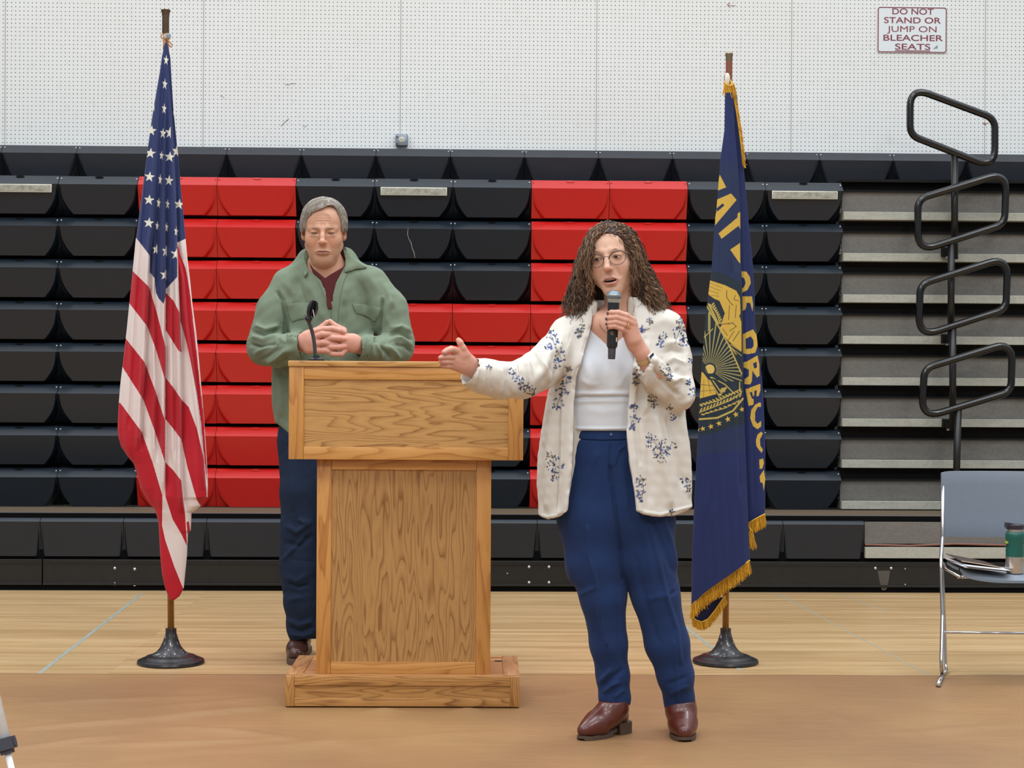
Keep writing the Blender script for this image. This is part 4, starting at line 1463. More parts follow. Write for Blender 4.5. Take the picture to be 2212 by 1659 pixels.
def patch(name, poly, tree, mat, parent, thick=0.003, off=0.001, step=3.0, maxd=99, mind=0, bulge=0.0, cols=None, label=None, smooth_d=0):
    """a piece of cloth cut to a traced outline and laid on the surface under it, with its own thickness"""
    poly = [tuple(map(float, p)) for p in poly]
    # fine boundary + interior via delaunay
    from mathutils.geometry import delaunay_2d_cdt
    bd = []
    for i in range(len(poly)):
        a, b = poly[i], poly[(i + 1) % len(poly)]
        n = max(1, int(math.hypot(b[0] - a[0], b[1] - a[1]) / step))
        for k in range(n):
            bd.append((a[0] + (b[0] - a[0]) * k / n, a[1] + (b[1] - a[1]) * k / n))
    nb = len(bd)
    xs = [p[0] for p in bd]; ys = [p[1] for p in bd]
    gx, gy = np.meshgrid(np.arange(min(xs), max(xs), step), np.arange(min(ys), max(ys), step))
    gx, gy = gx.ravel(), gy.ravel()
    sd = polydist(gx, gy, bd)
    m = sd < -step * 0.5
    ins = list(zip(gx[m], gy[m]))
    allp = [Vector(p) for p in bd + ins]
    vs, _, fs, _, _, _ = delaunay_2d_cdt(allp, [], [list(range(nb))], 1, 1e-4)
    V2 = np.array([[v.x, v.y] for v in vs])
    dep = np.full(len(V2), np.nan)
    O = Vector(CC)
    for i, (x, y) in enumerate(V2):
        v = Vector(ray(x, y)).normalized()
        hit = tree.ray_cast(O, v, 30)
        if hit[0] is not None:
            dd = (hit[0] - O).dot(Vector(CF))
            if mind < dd < maxd:
                dep[i] = dd
    ok = ~np.isnan(dep)
    if not ok.any():
        return None
    for i in np.nonzero(~ok)[0]:
        j = np.argmin(np.where(ok, (V2[:, 0] - V2[i, 0]) ** 2 + (V2[:, 1] - V2[i, 1]) ** 2, 1e18))
        dep[i] = dep[j]
    F = [f for f in fs if len(f) == 3]
    if smooth_d:
        E = np.array([[f[i], f[(i + 1) % 3]] for f in F for i in range(3)])
        cnt = np.bincount(E[:, 0], minlength=len(V2)) + np.bincount(E[:, 1], minlength=len(V2))
        for _ in range(smooth_d):
            sm = np.bincount(E[:, 0], dep[E[:, 1]], len(V2)) + np.bincount(E[:, 1], dep[E[:, 0]], len(V2))
            dep = 0.5 * dep + 0.5 * sm / np.maximum(cnt, 1)
    bsd = -polydist(V2[:, 0], V2[:, 1], bd)
    rise = bulge * (1 - np.exp(-np.maximum(bsd, 0) / 4.0))
    top = Pn(V2[:, 0], V2[:, 1], dep - off - thick - rise)
    bot = Pn(V2[:, 0], V2[:, 1], dep + 0.001)
    nV = len(V2)
    V = np.concatenate([top, bot])
    ec = {}
    for f in F:
        for i in range(3):
            a, b = f[i], f[(i + 1) % 3]
            ec[(a, b)] = ec.get((a, b), 0) + 1
    FF = [tuple(f) for f in F] + [(f[2] + nV, f[1] + nV, f[0] + nV) for f in F]
    for (a, b) in list(ec):
        if (b, a) not in ec:
            FF += [(a, a + nV, b + nV), (a, b + nV, b)]
    o = mesh_np(name, V, np.array(FF), mat, parent, smooth=True)
    bm = bmesh.new(); bm.from_mesh(o.data); bmesh.ops.recalc_face_normals(bm, faces=bm.faces); bm.to_mesh(o.data); bm.free()
    o.data.shade_smooth()
    o.data.set_sharp_from_angle(angle=radians(50))
    if cols is not None:
        px, py, _ = proj(V)
        setcol(o.data, cols(px, py, len(V)))
    if label:
        o['label'] = label
    return o
def bvh_of(parts):
    V, F = jointmesh(parts) if isinstance(parts, list) else parts
    return BVHTree.FromPolygons([tuple(v) for v in V], [tuple(int(i) for i in f) for f in F])
def button(px, py, tree, r, mat, parent, name='button'):
    v = Vector(ray(px, py)).normalized()
    h = tree.ray_cast(Vector(CC), v, 30)
    if h[0] is None:
        return
    n = h[1] if h[1].dot(v) < 0 else -h[1]
    mb = MB(); mb.lathe([(r, -.001), (r, .0015), (r * .8, .0025), (r * .6, .0018), (0, .0016)], h[0], 16, axis=n)
    mb.build(name, mat, parent, world=True, auto=40)

def tubes(paths, radii, cols, n=5):
    """many tubes as arrays: paths (S,P,3), radii (S,P), cols (S,3) -> V,F,C"""
    S_, P_, _ = paths.shape
    T = np.gradient(paths, axis=1)
    T /= np.maximum(np.linalg.norm(T, axis=2), 1e-9)[..., None]
    ref = np.zeros_like(T); ref[..., 1] = 1
    U = np.cross(T, ref); U /= np.maximum(np.linalg.norm(U, axis=2), 1e-9)[..., None]
    B = np.cross(T, U)
    ang = np.arange(n) * 2 * pi / n
    V = paths[:, :, None, :] + radii[:, :, None, None] * (np.cos(ang)[None, None, :, None] * U[:, :, None, :] + np.sin(ang)[None, None, :, None] * B[:, :, None, :])
    idx = np.arange(S_ * P_ * n).reshape(S_, P_, n)
    a, b = idx[:, :-1], idx[:, 1:]
    F = np.stack([a, np.roll(a, -1, 2), np.roll(b, -1, 2), b], -1).reshape(-1, 4)
    C = np.repeat(cols, P_ * n, axis=0)
    return V.reshape(-1, 3), F, C
# ================================================================ heads
BC = np.stack([CR, CU, -CF], 1)
def rot(yaw, pitch, roll):
    y, p, r = radians(yaw), radians(pitch), radians(roll)
    Ry = np.array([[cos(y), 0, sin(y)], [0, 1, 0], [-sin(y), 0, cos(y)]])
    Rx = np.array([[1, 0, 0], [0, cos(p), -sin(p)], [0, sin(p), cos(p)]])
    Rz = np.array([[cos(r), -sin(r), 0], [sin(r), cos(r), 0], [0, 0, 1]])
    return Rz @ Ry @ Rx
class HeadFrame:
    def __init__(s, px, py, d, yaw, pitch, roll, sc=1.0):
        s.O = np.array(P(px, py, d))
        s.R = BC @ rot(yaw, pitch, roll) * sc
        s.sc = sc
    def w(s, p):
        return s.O + np.asarray(p, float) @ s.R.T
    def v(s, *p):
        return Vector(s.w(p))
def make_head(male, hf, neck_to=None):
    h = 0.0017
    f = Field((-.105, -.215, -.125), (.105, .135, .135), h)
    A = np.array([0, 0, 1.0])
    J = .98 if male else 1.0
    # cranium and face mass
    if male:
        f.ell((0, .035, -.018), (.076, .086, .094), 0)
    else:
        f.ell((0, .030, -.020), (.074, .078, .090), 0)
    f.ell((0, -.012, .018), (.066, .085, .066), .03)
    f.ell((0, .050 if male else .040, .030), (.062, .055 if male else .050, .054), .03)           # forehead
    f.cone((-.050 * J, -.058, -.010), (0, -.100, .050), .024, .020, .03)
    f.cone((.050 * J, -.058, -.010), (0, -.100, .050), .024, .020, .03)
    f.cone((-.012, -.104, .060), (.012, -.104, .060), .016 if male else .0145, None, .02)
    f.ell((0, -.065, .048), (.042, .034, .036), .025)         # muzzle
    for s in (-1, 1):
        f.ell((s * .040, -.032, .044), (.026, .026, .026), .025)      # cheek bone
        f.cone((s * .013, .021 - .003 * male, .082), (s * .045, .018 - .004 * male, .066), .0085, .0075, .014)   # brow ridge
        if male:
            f.ell((s * .036, -.076, .024), (.022, .030, .030), .02)   # jowl
    # neck
    f.cone((0, -.060, -.030), (0, -.215, -.050), .052 if male else .046, .062 if male else .052, .03)
    if male:
        f.ell((0, -.118, .012), (.042, .026, .042), .03)      # soft chin underside
    # eye sockets
    for s in (-1, 1):
        f.ell((s * .0315, .000, .090), (.0185, .0125, .0155), .012, op='s')
        f.ell((s * .0315, -.001, .0685), (.0155, .0135, .0140), .004)          # lid mass
        f.cone((s * .020, .0085, .0765), (s * .044, .0065, .0715), .0040, .0036, .006)   # upper lid fold
        if male:
            f.cone((s * .020, -.0135, .0785), (s * .042, -.0125, .073), .0042, .0040, .006)  # bag
        yo = -.003 if male else -.001
        ho = .0025 if male else .0041
        f.ell((s * .0315, yo, .084), (.0122, ho, .012), .0015, op='s')
    # nose
    f.chain([((0, .016, .0825), .0085), ((0, -.012, .0965), .0078), ((0, -.031, .1065), .0098)], .010)
    nk = .93 if male else .84
    f.ell((0, -.0335, .1075), (.0115 * nk, .0095 * nk, .0105), .006)
    for s in (-1, 1):
        f.ell((s * .0125 * nk, -.0365, .0950), (.0080 * nk, .0080 * nk, .0105), .006)
        f.ell((s * .0062, -.0435, .1000), (.0034, .0026, .0050), .003, op='s')
        f.cone((s * .0225, -.034, .088), (s * .0335, -.062, .0775), .0030, .0028, .010, op='s')    # naso-labial fold
        if male:
            f.cone((s * .0330, -.070, .0745), (s * .0330, -.088, .0695), .0018, .0012, .006, op='s')  # marionette line
    f.cone((0, -.047, .0935), (0, -.058, .0925), .0022, None, .006, op='s')
    if male:
        for yy_, ww_ in ((.044, .024), (.054, .028), (.064, .022)):
            f.chain([((-ww_, yy_ - .002, .082), .0014), ((0, yy_, .0885), .0017), ((ww_, yy_ - .002, .082), .0014)], .004, op='s')
        for s in (-1, 1):
            f.cone((s * .006, .024, .0895), (s * .007, .036, .089), .0016, None, .004, op='s')
    # mouth
    if male:
        up = [((-.028, -.0745, .0760), .0026), ((-.012, -.0680, .0880), .0042), ((0, -.0680, .0905), .0044), ((.012, -.0680, .0880), .0042), ((.028, -.0745, .0760), .0026)]
        lo = [((-.024, -.0790, .0780), .0032), ((-.010, -.0780, .0880), .0056), ((.010, -.0780, .0880), .0056), ((.024, -.0790, .0780), .0032)]
        f.chain(up, .006); f.chain(lo, .006)
        f.chain([((-.030, -.0770, .0790), .0012), ((-.012, -.0725, .0920), .0015), ((.012, -.0725, .0920), .0015), ((.030, -.0770, .0790), .0012)], .003, op='s')
        f.cone((-.012, -.0885, .0860), (.012, -.0885, .0860), .0040, None, .010, op='s')
    else:
        up = [((-.026, -.0740, .0770), .0024), ((-.010, -.0650, .0885), .0042), ((0, -.0665, .0905), .0036), ((.010, -.0650, .0885), .0042), ((.026, -.0740, .0770), .0024)]
        lo = [((-.023, -.0790, .0770), .0028), ((-.009, -.0845, .0855), .0056), ((.009, -.0845, .0855), .0056), ((.023, -.0790, .0770), .0028)]
        f.chain(up, .005); f.chain(lo, .005)
        f.ell((0, -.0745, .0880), (.0195, .0048, .022), .002, op='s')
        f.cone((-.012, -.0940, .0830), (.012, -.0940, .0830), .0035, None, .010, op='s')
    # ears
    for s in (-1, 1):
        th = s * 0.45
        R = np.array([[cos(th), 0, sin(th)], [0, 1, 0], [-sin(th), 0, cos(th)]])
        f.ell((s * .079, -.006, -.012), (.0065, .031, .018), .006, R)
        f.ell((s * .076, -.026, -.004), (.0065, .011, .010), .006, R)
        f.ell((s * .0845, -.002, -.006), (.0045, .019, .0095), .003, R, op='s')
    V, F = f.mesh()
    V0 = relax(V, F, 1, .35)
    Vs = relax(V0, F, 40, .5)
    mk = np.clip((V0[:, 1] - (.072 if male else .030)) / .012, 0, 1)[:, None]
    V = V0 * (1 - mk) + Vs * mk
    # colour by place on the face
    x, y, z = V[:, 0], V[:, 1], V[:, 2]
    n = len(V)
    front = np.clip((z - .03) / .03, 0, 1)
    g = lambda cx, cy, rx, ry: np.exp(-((x - cx) / rx) ** 2 - ((y - cy) / ry) ** 2) * front
    base = (204, 158, 132) if male else (214, 172, 148)
    C = colarr(n, base)
    C = blend(C, .55 * (g(-.04, -.035, .02, .018) + g(.04, -.035, .02, .018)), (208, 146, 122) if male else (218, 160, 140))
    C = blend(C, .7 * g(0, -.036, .014, .014), (212, 144, 126) if male else (220, 158, 140))
    C = blend(C, .5 * g(0, .055, .05, .03), (214, 168, 146) if male else (222, 182, 158))
    lipc = (178, 118, 104) if male else (180, 116, 108)
    if male:
        ym = -.0725 - .0045 * (np.abs(x) / .028) ** 2
        C = blend(C, .8 * front * np.clip(1 - ((y - (ym - .002)) / .0085) ** 4, 0, 1) * np.clip(1 - (x / .029) ** 6, 0, 1), lipc)
        C = blend(C, front * np.clip(1 - ((y - ym) / .0022) ** 2, 0, 1) * np.clip(1 - (x / .030) ** 8, 0, 1), (112, 68, 60))
        stub = front * np.clip((-.055 - y) / .02, 0, 1)
        C = blend(C, .18 * stub, (150, 128, 118))
        for s in (-1, 1):
            C = blend(C, .18 * g(s * .031, -.014, .014, .010), (176, 122, 108))
    else:
        lm = np.clip(1 - ((y + .0755) / (.0155 - .0115 * (x / .026) ** 2)) ** 6, 0, 1) * (np.abs(x) < .027) * front
        C = blend(C, .85 * lm, lipc)
        inn = ((x / .021) ** 2 + ((y + .0745) / .0058) ** 2 < 1) & (z < .0835) & (z > .05)
        C = blend(C, inn * 1.0, (84, 40, 38))
        for s in (-1, 1):
            C = blend(C, .3 * g(s * .031, -.014, .014, .008), (190, 140, 124))
    # lid line and inner corner a little darker, as lashes are
    for s in (-1, 1):
        rr = ((x - s * .0315) / .0140) ** 2 + ((y + (.001 if not male else .003)) / (.0066 if not male else .0048)) ** 2
        C = blend(C, .75 * ((rr < 1.0) & (z < .0835)) * (z > .05), (126, 84, 72))
    return hf.w(V), F, C

def eyes(male, hf, parent, look=(0, 0)):
    wm_ = plain('eye_white', (150, 138, 132) if male else (190, 180, 174), .35, var=.01)
    im = plain('iris', (96, 84, 70) if male else (72, 70, 68), .25)
    pm = plain('pupil', (16, 14, 14), .15)
    for s in (-1, 1):
        c = (s * .0315, -.001, .0675)
        b = empty_part = None
        mb = MB()
        # eyeball
        R = hf.R / hf.sc
        m = Matrix([[*(R[i] * 1.0), 0] for i in range(3)] + [[0, 0, 0, 1]]) if False else None
        mb.sphere(hf.v(*c), .0132 * hf.sc, seg=20)
        d = np.array([look[0], look[1], 1.0]); d /= np.linalg.norm(d)
        mb.mi = 1
        wd = R @ d
        o = np.array(hf.w(c)) + wd * .0128 * hf.sc
        mb.lathe([(.0056 * hf.sc, -.0006), (.0056 * hf.sc, .0004), (0, .0010)], o, 18, axis=wd)
        mb.mi = 2
        mb.lathe([(.0026 * hf.sc, .0002), (.0026 * hf.sc, .0012), (0, .0014)], o, 12, axis=wd)
        mb.build('eye', [wm_, im, pm], parent, smooth=True, world=True)
# ================================================================ the woman with the microphone
DW = 5.78
def SW(px, py, dd=0.0, r=None):
    p = np.array(P(px, py, DW + dd))
    return p if r is None else (p, r * (DW + dd) / FPX)
skinm = vcol('skin', .48, .35, sss=.06, bump=.04, nscale=900)
HFW = HeadFrame(1320.5, 557, DW - .035, -13, 2, 7.5, 1.0)

def hand_open_left():
    """her right hand, held out flat over the lectern, palm half turned to the viewer"""
    def S(x, y, dd, r): return SW(x, y, dd, r)
    pts = [S(940, 720, -.42, 1)[0], S(1060, 850, -.16, 1)[0]]
    lo, hi = bounds(pts, .01)
    f = Field(lo, hi, .0017)
    f.chain([S(1052, 812, -.215, 20), S(1032, 803, -.24, 19), S(1020, 796, -.255, 18)], .01, .75)
    f.chain([S(1020, 796, -.255, 17.5), S(1002, 786, -.275, 18)], .014, .7)
    # palm: fan of metacarpals
    f.chain([S(1012, 788, -.265, 12), S(989, 762, -.295, 9.5)], .012)
    f.chain([S(1012, 790, -.265, 12), S(981, 774, -.30, 9)], .012)
    f.chain([S(1012, 794, -.262, 12), S(977, 783, -.30, 8.5)], .012)
    f.chain([S(1012, 798, -.260, 11), S(976, 791, -.295, 8)], .012)
    f.chain([S(1016, 780, -.265, 13), S(1003, 766, -.285, 11)], .012)      # thenar
    # thumb, up
    f.chain([S(1006, 766, -.285, 10), S(1000, 752, -.295, 7.4), S(994, 740, -.30, 6.6), S(990.5, 735, -.30, 5.8)], .005)
    # index, curled toward the left
    f.chain([S(988, 759, -.297, 8.5), S(975, 754.5, -.325, 7.6), S(966, 757, -.345, 6.4), S(959, 761, -.355, 5.6)], .0022)
    f.chain([S(980, 772, -.302, 8), S(965, 771.5, -.338, 6.0), S(955, 772, -.352, 5.6), S(951, 773, -.36, 5.0)], .0022)
    f.chain([S(977, 782, -.302, 7.5), S(964, 782, -.336, 5.5), S(956, 782, -.347, 5.2), S(952, 781, -.352, 4.7)], .0022)
    f.chain([S(976, 791, -.297, 7), S(965, 791.5, -.326, 5.0), S(957, 790.5, -.335, 4.7), S(953, 789, -.34, 4.3)], .0022)
    # creases of the palm
    f.chain([S(992, 758, -.317, 1.4), S(990, 772, -.3155, 1.6), S(998, 780, -.306, 1.2)], .004, op='s')
    f.chain([S(979, 778, -.322, 1.2), S(988, 786, -.312, 1.4), S(1004, 790, -.297, 1.0)], .004, op='s')
    V, F = f.mesh()
    return relax(V, F, 1, .3), F
def hand_mic():
    """her left hand round the microphone"""
    def S(x, y, dd, r): return SW(x, y, dd, r)
    pts = [S(1295, 655, -.30, 1)[0], S(1425, 830, -.10, 1)[0]]
    lo, hi = bounds(pts, .01)
    f = Field(lo, hi, .0016)
    M = -.20
    f.chain([S(1412, 808, M + .03, 19), S(1396, 780, M + .02, 17), S(1386, 762, M + .01, 16)], .01, .8)
    f.chain([S(1386, 762, M + .01, 15.5), S(1372, 742, M + .004, 17), S(1362, 722, M, 17)], .014, .72)
    for mc, r in (((1366, 694), 9), ((1367, 701), 8.5), ((1363, 709), 8.5), ((1356, 718), 8)):
        f.chain([S(1368, 733, M, 13), S(mc[0], mc[1], M - .008, r)], .012)
    FG = [[(1367, 692, -.012, 8.0), (1353, 682, -.026, 7.0), (1335, 675.5, -.031, 6.4), (1321, 675, -.024, 5.8), (1315, 677, -.012, 5.2)],
          [(1368, 700, -.013, 8.0), (1352, 692, -.028, 7.0), (1333, 685.5, -.032, 6.4), (1318, 686.5, -.024, 5.8), (1312, 689, -.012, 5.2)],
          [(1363, 708, -.012, 7.6), (1349, 701, -.028, 6.6), (1331, 696, -.032, 6.0), (1318, 697.5, -.024, 5.4), (1312, 700, -.012, 4.9)],
          [(1357, 718, -.010, 7.2), (1344, 711, -.027, 6.0), (1329, 705, -.031, 5.4), (1319, 706, -.025, 4.9), (1314, 708, -.015, 4.5)]]
    for g in FG:
        f.chain([S(x, y, M + dd, r) for x, y, dd, r in g], .0028)
    # thumb behind the microphone
    f.chain([S(1362, 722, M + .010, 11), S(1346, 706, M + .030, 9), S(1332, 690, M + .032, 8), S(1320, 684, M + .026, 7)], .006)
    V, F = f.mesh()
    return (relax(V, F, 1, .3), F), FG, M

def woman():
    g = G(1400, 1600)
    root = empty('person', (g.x, g.y, 0.003), 'woman with curly brown hair and cream floral blazer, speaking with one arm held out', 'person')
    # ---- body: head, neck, chest, arms, hands, legs as one skin surface
    HV, HFc, HC = make_head(False, HFW)
    LV, LF = hand_open_left()
    (RV, RF), FG, MD = hand_mic()
    lo, hi = bounds([SW(980, 640, -.35), SW(1520, 1600, .25)], .02)
    f = Field(lo, hi, .008)
    f.cone(SW(1325, 690, 0.02), SW(1326, 760, .02), .045, .08, .05)
    f.chain([SW(1326, 740, .02, 78), SW(1322, 850, .02, 76), SW(1320, 940, .02, 80), SW(1332, 1060, .02, 88)], .05, .6)
    f.chain([SW(1275, 722, .02, 40), SW(1228, 730, .0, 24), SW(1190, 778, -.06, 24), SW(1132, 820, -.14, 22), SW(1040, 806, -.225, 17)], .03)
    f.chain([SW(1385, 715, .02, 40), SW(1440, 722, .0, 24), SW(1454, 785, -.005, 22), SW(1457, 836, -.045, 12), SW(1436, 824, -.08, 7), SW(1410, 804, -.150, 9), SW(1404, 797, -.168, 13)], .03)
    f.chain([SW(1290, 1060, .02, 56), SW(1292, 1200, .0, 44), SW(1308, 1300, .0, 32), SW(1318, 1400, .02, 26), SW(1327, 1500, .03, 19)], .03)
    f.chain([SW(1378, 1060, .02, 56), SW(1405, 1200, .0, 44), SW(1420, 1300, .0, 32), SW(1440, 1400, .01, 26), SW(1466, 1500, .03, 19)], .03)
    # visible chest at the neckline
    f.cone(SW(1300, 700, -.035), SW(1345, 700, -.035), .035, None, .04)
    f.cone(SW(1318, 705, -.045), SW(1320, 745, -.035), .038, .03, .04)
    BV, BF = f.mesh()
    skin = (212, 168, 144)
    hc = (206, 154, 134)
    V, F = jointmesh([(HV, HFc), (LV, LF), (RV, RF), (BV, BF)])
    C = np.concatenate([HC, colarr(len(LV), hc), colarr(len(RV), hc), colarr(len(BV), (210, 162, 140))])
    px, py, d = proj(V)
    hand = np.zeros(len(V), bool); hand[len(HV):len(HV) + len(LV) + len(RV)] = True
    # dark varnish on the nails / fingertips
    tipm = np.zeros(len(V))
    for gch in FG:
        tipm = np.maximum(tipm, (hand & (np.hypot(px - gch[-1][0] + 3.0, py - gch[-1][1]) < 3.2)).astype(float))
    C = blend(C, tipm * .9, (70, 44, 62))
    C = blend(C, .45 * hand * np.clip((968 - px) / 14, 0, 1) * (px > 930), (196, 126, 118))
    body = mesh_np('body', V, F, skinm, root, cols=C)
    eyes(False, HFW, root, look=(-.16, .03))
    # ring
    mb = MB()
    c = SW(1352, 702, MD - .028)
    ax = np.array(SW(1349, 701, MD - .028)) - np.array(SW(1363, 708, MD - .012))
    mb2 = []
    ax = Vector(ax).normalized(); e1 = ax.orthogonal().normalized(); e2 = ax.cross(e1)
    mb.tube([Vector(c) + (e1 * cos(t) + e2 * sin(t)) * .0112 for t in np.linspace(0, 2 * pi, 24, endpoint=False)], .0012, 8, closed=True)
    mb.build('ring', plain('gold', (214, 168, 84), .25, .9), root, smooth=True, world=True)
    # ---- teeth
    mb = MB(); mb.tube([HFW.v(-.015, -.0712, .0795), HFW.v(0, -.0712, .0845), HFW.v(.015, -.0712, .0795)], .0028, 8)
    mb.build('teeth', plain('tooth_white', (206, 196, 180), .3), root, smooth=True, world=True)
    # ---- eyebrows
    bm_ = plain('woman_brow_hair', (158, 122, 100), .8)
    for s in (-1, 1):
        mb = MB(); mb.tube([HFW.v(s * .016, .0205, .0905), HFW.v(s * .030, .0250, .0868), HFW.v(s * .045, .0205, .0745)], [.0010, .0012, .0006], 6)
        mb.build('eyebrow', bm_, root, smooth=True, world=True)
    # ---- glasses
    gm = plain('grey_mauve_frame', (72, 58, 68), .3)
    gr = []
    gl = NT('spectacle_lens'); gl.b.inputs['Transmission Weight'].default_value = 1.0; gl.b.inputs['IOR'].default_value = 1.02; gl.col((1, 1, 1, 1)); glm = gl.set(.02, 0, .3)
    for s in (-1, 1):
        pts = []
        for k in range(28):
            a = 2 * pi * k / 28
            rx, ry = .0275, .0222
            x = s * .0350 + rx * cos(a) * (1.0 if sin(a) > 0 else .93)
            y = -.0055 + ry * sin(a) + (.0035 * cos(a) * s if sin(a) > 0 else 0)
            z = .1005 - 4.2 * (abs(x) - .01) ** 2 * (abs(x) > .01)
            pts.append(HFW.v(x, y, z))
        n0 = 28
        mb = MB(); mb.tube(pts, [.0016 if sin(2 * pi * k / 28) > .2 else .0010 for k in range(28)], 8, closed=True)
        mb.build('glasses_rim', gm, root, smooth=True, world=True)
        mb = MB(); c = sum(pts, Vector()) / 28
        cv = mb.bm.verts.new(c); rv = [mb.bm.verts.new(p) for p in pts]
        for k in range(28): mb.face([cv, rv[k], rv[(k + 1) % 28]])
        mb.build('lens', glm, root, smooth=True, world=True)
        mb = MB(); mb.tube([HFW.v(s * .0600, .006, .0900), HFW.v(s * .068, .005, .082), HFW.v(s * .078, .004, .03), HFW.v(s * .080, .002, -.01)], .0018, 8)
        mb.build('glasses_temple', gm, root, smooth=True, world=True)
    mb = MB(); mb.tube([HFW.v(-.0095, .001, .1035), HFW.v(0, .0035, .1065), HFW.v(.0095, .001, .1035)], .0012, 8); mb.build('glasses_bridge', gm, root, smooth=True, world=True)

    # ---- trousers
    lo, hi = bounds([SW(1175, 915, -.25), SW(1530, 1545, .3)], .03)
    f = Field(lo, hi, .005)
    q = .72
    f.chain([SW(1318, 930, .02, 88), SW(1322, 990, .02, 100), SW(1334, 1090, .02, 112)], .04, .62)
    f.chain([SW(1286, 1050, .02, 72), SW(1280, 1120, .01, 75), SW(1289, 1215, .0, 62), SW(1303, 1290, -.005, 48), SW(1315, 1390, .01, 39), SW(1324, 1460, .025, 34), SW(1328, 1508, .03, 31.5), SW(1329, 1524, .03, 30)], .022, .85)
    f.chain([SW(1375, 1050, .02, 70), SW(1388, 1120, .0, 69), SW(1401, 1210, -.01, 57), SW(1417, 1290, -.01, 50), SW(1441, 1390, .0, 46), SW(1459, 1460, .01, 38.5), SW(1467, 1508, .03, 31), SW(1467, 1526, .035, 30)], .022, .85)
    # pocket bag pushed out at the sides
    f.ell(SW(1240, 1200, .03), (.02, .05, .08), .04)
    f.ell(SW(1446, 1262, .03), (.018, .05, .04), .03)
    # straight-cut top and hems
    f.halfspace(SW(1300, 926, 0), (0, 0, 1))
    f.cut([(1250, 1524), (1300, 1517), (1330, 1527), (1357, 1525), (1380, 1510), (1380, 1600), (1250, 1600)], 4, 7, k=.002)
    f.cut([(1400, 1530), (1440, 1533), (1470, 1530), (1496, 1521), (1540, 1500), (1540, 1600), (1400, 1600)], 4, 7, k=.002)
    V, F = f.mesh()
    V = relax(V, F, 2, .5)
    V, F = subdivide(V, F)
    N = vnormals(V, F)
    fl = [([(1318, 1000), (1325, 1070), (1336, 1150), (1343, 1230), (1346, 1262)], 4, -.010), ([(1320, 955), (1316, 1010), (1318, 1050)], 3, -.004),
          ([(1268, 1130), (1272, 1200), (1292, 1270), (1297, 1330), (1312, 1400)], 4, .006), ([(1258, 1160), (1280, 1250), (1300, 1330), (1320, 1430)], 10, .004),
          ([(1400, 1120), (1420, 1200), (1440, 1290), (1462, 1360), (1470, 1440)], 5, .007), ([(1380, 1070), (1420, 1150), (1458, 1250)], 7, -.006), ([(1360, 1040), (1400, 1180), (1415, 1300)], 9, .006),
          ([(1425, 1100), (1452, 1180), (1468, 1240)], 5, .007), ([(1440, 1290), (1462, 1275), (1470, 1240)], 4, -.006), ([(1370, 1190), (1392, 1290), (1425, 1400)], 7, -.004),
          ([(1300, 1500), (1322, 1480), (1345, 1470)], 5, .008), ([(1296, 1488), (1315, 1470), (1335, 1455), (1352, 1440)], 5, -.007), ([(1293, 1478), (1306, 1462), (1326, 1440)], 5, .007), ([(1322, 1512), (1340, 1495), (1356, 1488)], 5, .006),
          ([(1440, 1505), (1462, 1490), (1494, 1480)], 5, .006), ([(1430, 1480), (1452, 1476), (1492, 1458)], 6, -.005), ([(1455, 1380), (1462, 1450), (1464, 1520)], 3, .005), ([(1330, 1300), (1338, 1380), (1350, 1450)], 6, -.004),
          ([(1240, 1290), (1262, 1280), (1300, 1262)], 6, .004), ([(1385, 1300), (1420, 1290), (1460, 1282)], 8, .004), ([(1240, 948), (1300, 952), (1356, 950)], 1.6, -.003), ([(1353, 960), (1335, 975), (1326, 1010)], 3, .004),
          ([(1300, 965), (1262, 1030), (1240, 1110)], 8, .004), ([(1345, 975), (1350, 1050), (1358, 1110)], 7, .004)]
    V = folds(V, N, fl)
    V = wrinkle(V, N, .0018, 26, 5, (1, 1, .5))
    V = crumple(V, N, .0022, 20, 71, (1, 1, .45))
    navy = NT('navy_twill')
    nn = navy.noise(navy.coord((1, 1, 1)), 12, 4)
    navy.col(navy.mix(nn, lin((28, 45, 82)), lin((35, 55, 97))))
    navy.bump(navy.noise(navy.coord((1, 1, .3)), 900, 2), .12, .0006)
    nm = navy.set(.85, 0, .12, 0, .06)
    tr = mesh_np('trousers', V, F, nm, root)
    trt = bvh_of((V, F))
    patch('waistband', [(1234, 927), (1300, 929), (1358, 927), (1358, 948), (1300, 950), (1234, 947)], trt, nm, tr, .003, 0, 4)
    button(1320, 938, bvh_of((V - CF * .004, F)), .006, plain('navy_button', (60, 74, 108), .3), tr)

    # ---- white top
    lo, hi = bounds([SW(1180, 660, -.25), SW(1470, 950, .22)], .03)
    f = Field(lo, hi, .005)
    f.chain([SW(1325, 720, .02, 88), SW(1324, 790, .02, 98), SW(1320, 870, .02, 98), SW(1320, 930, .02, 100)], .05, .62)
    f.ell(SW(1281, 806, -.050), (.056, .05, .055), .06)
    f.ell(SW(1352, 806, -.048), (.056, .05, .055), .06)
    f.cone(SW(1262, 712, .02), SW(1385, 712, .02), .045, .045, .05)
    f.halfspace(SW(1300, 929.5, 0), (0, 0, -1))
    f.cut([(1268, 640), (1278, 700), (1292, 722), (1311, 746), (1322, 742), (1347, 724), (1362, 700), (1370, 640)], 4, DW + .01, k=.003)
    V, F = f.mesh()
    V = relax(V, F, 2, .5)
    V, F = subdivide(V, F)
    N = vnormals(V, F)
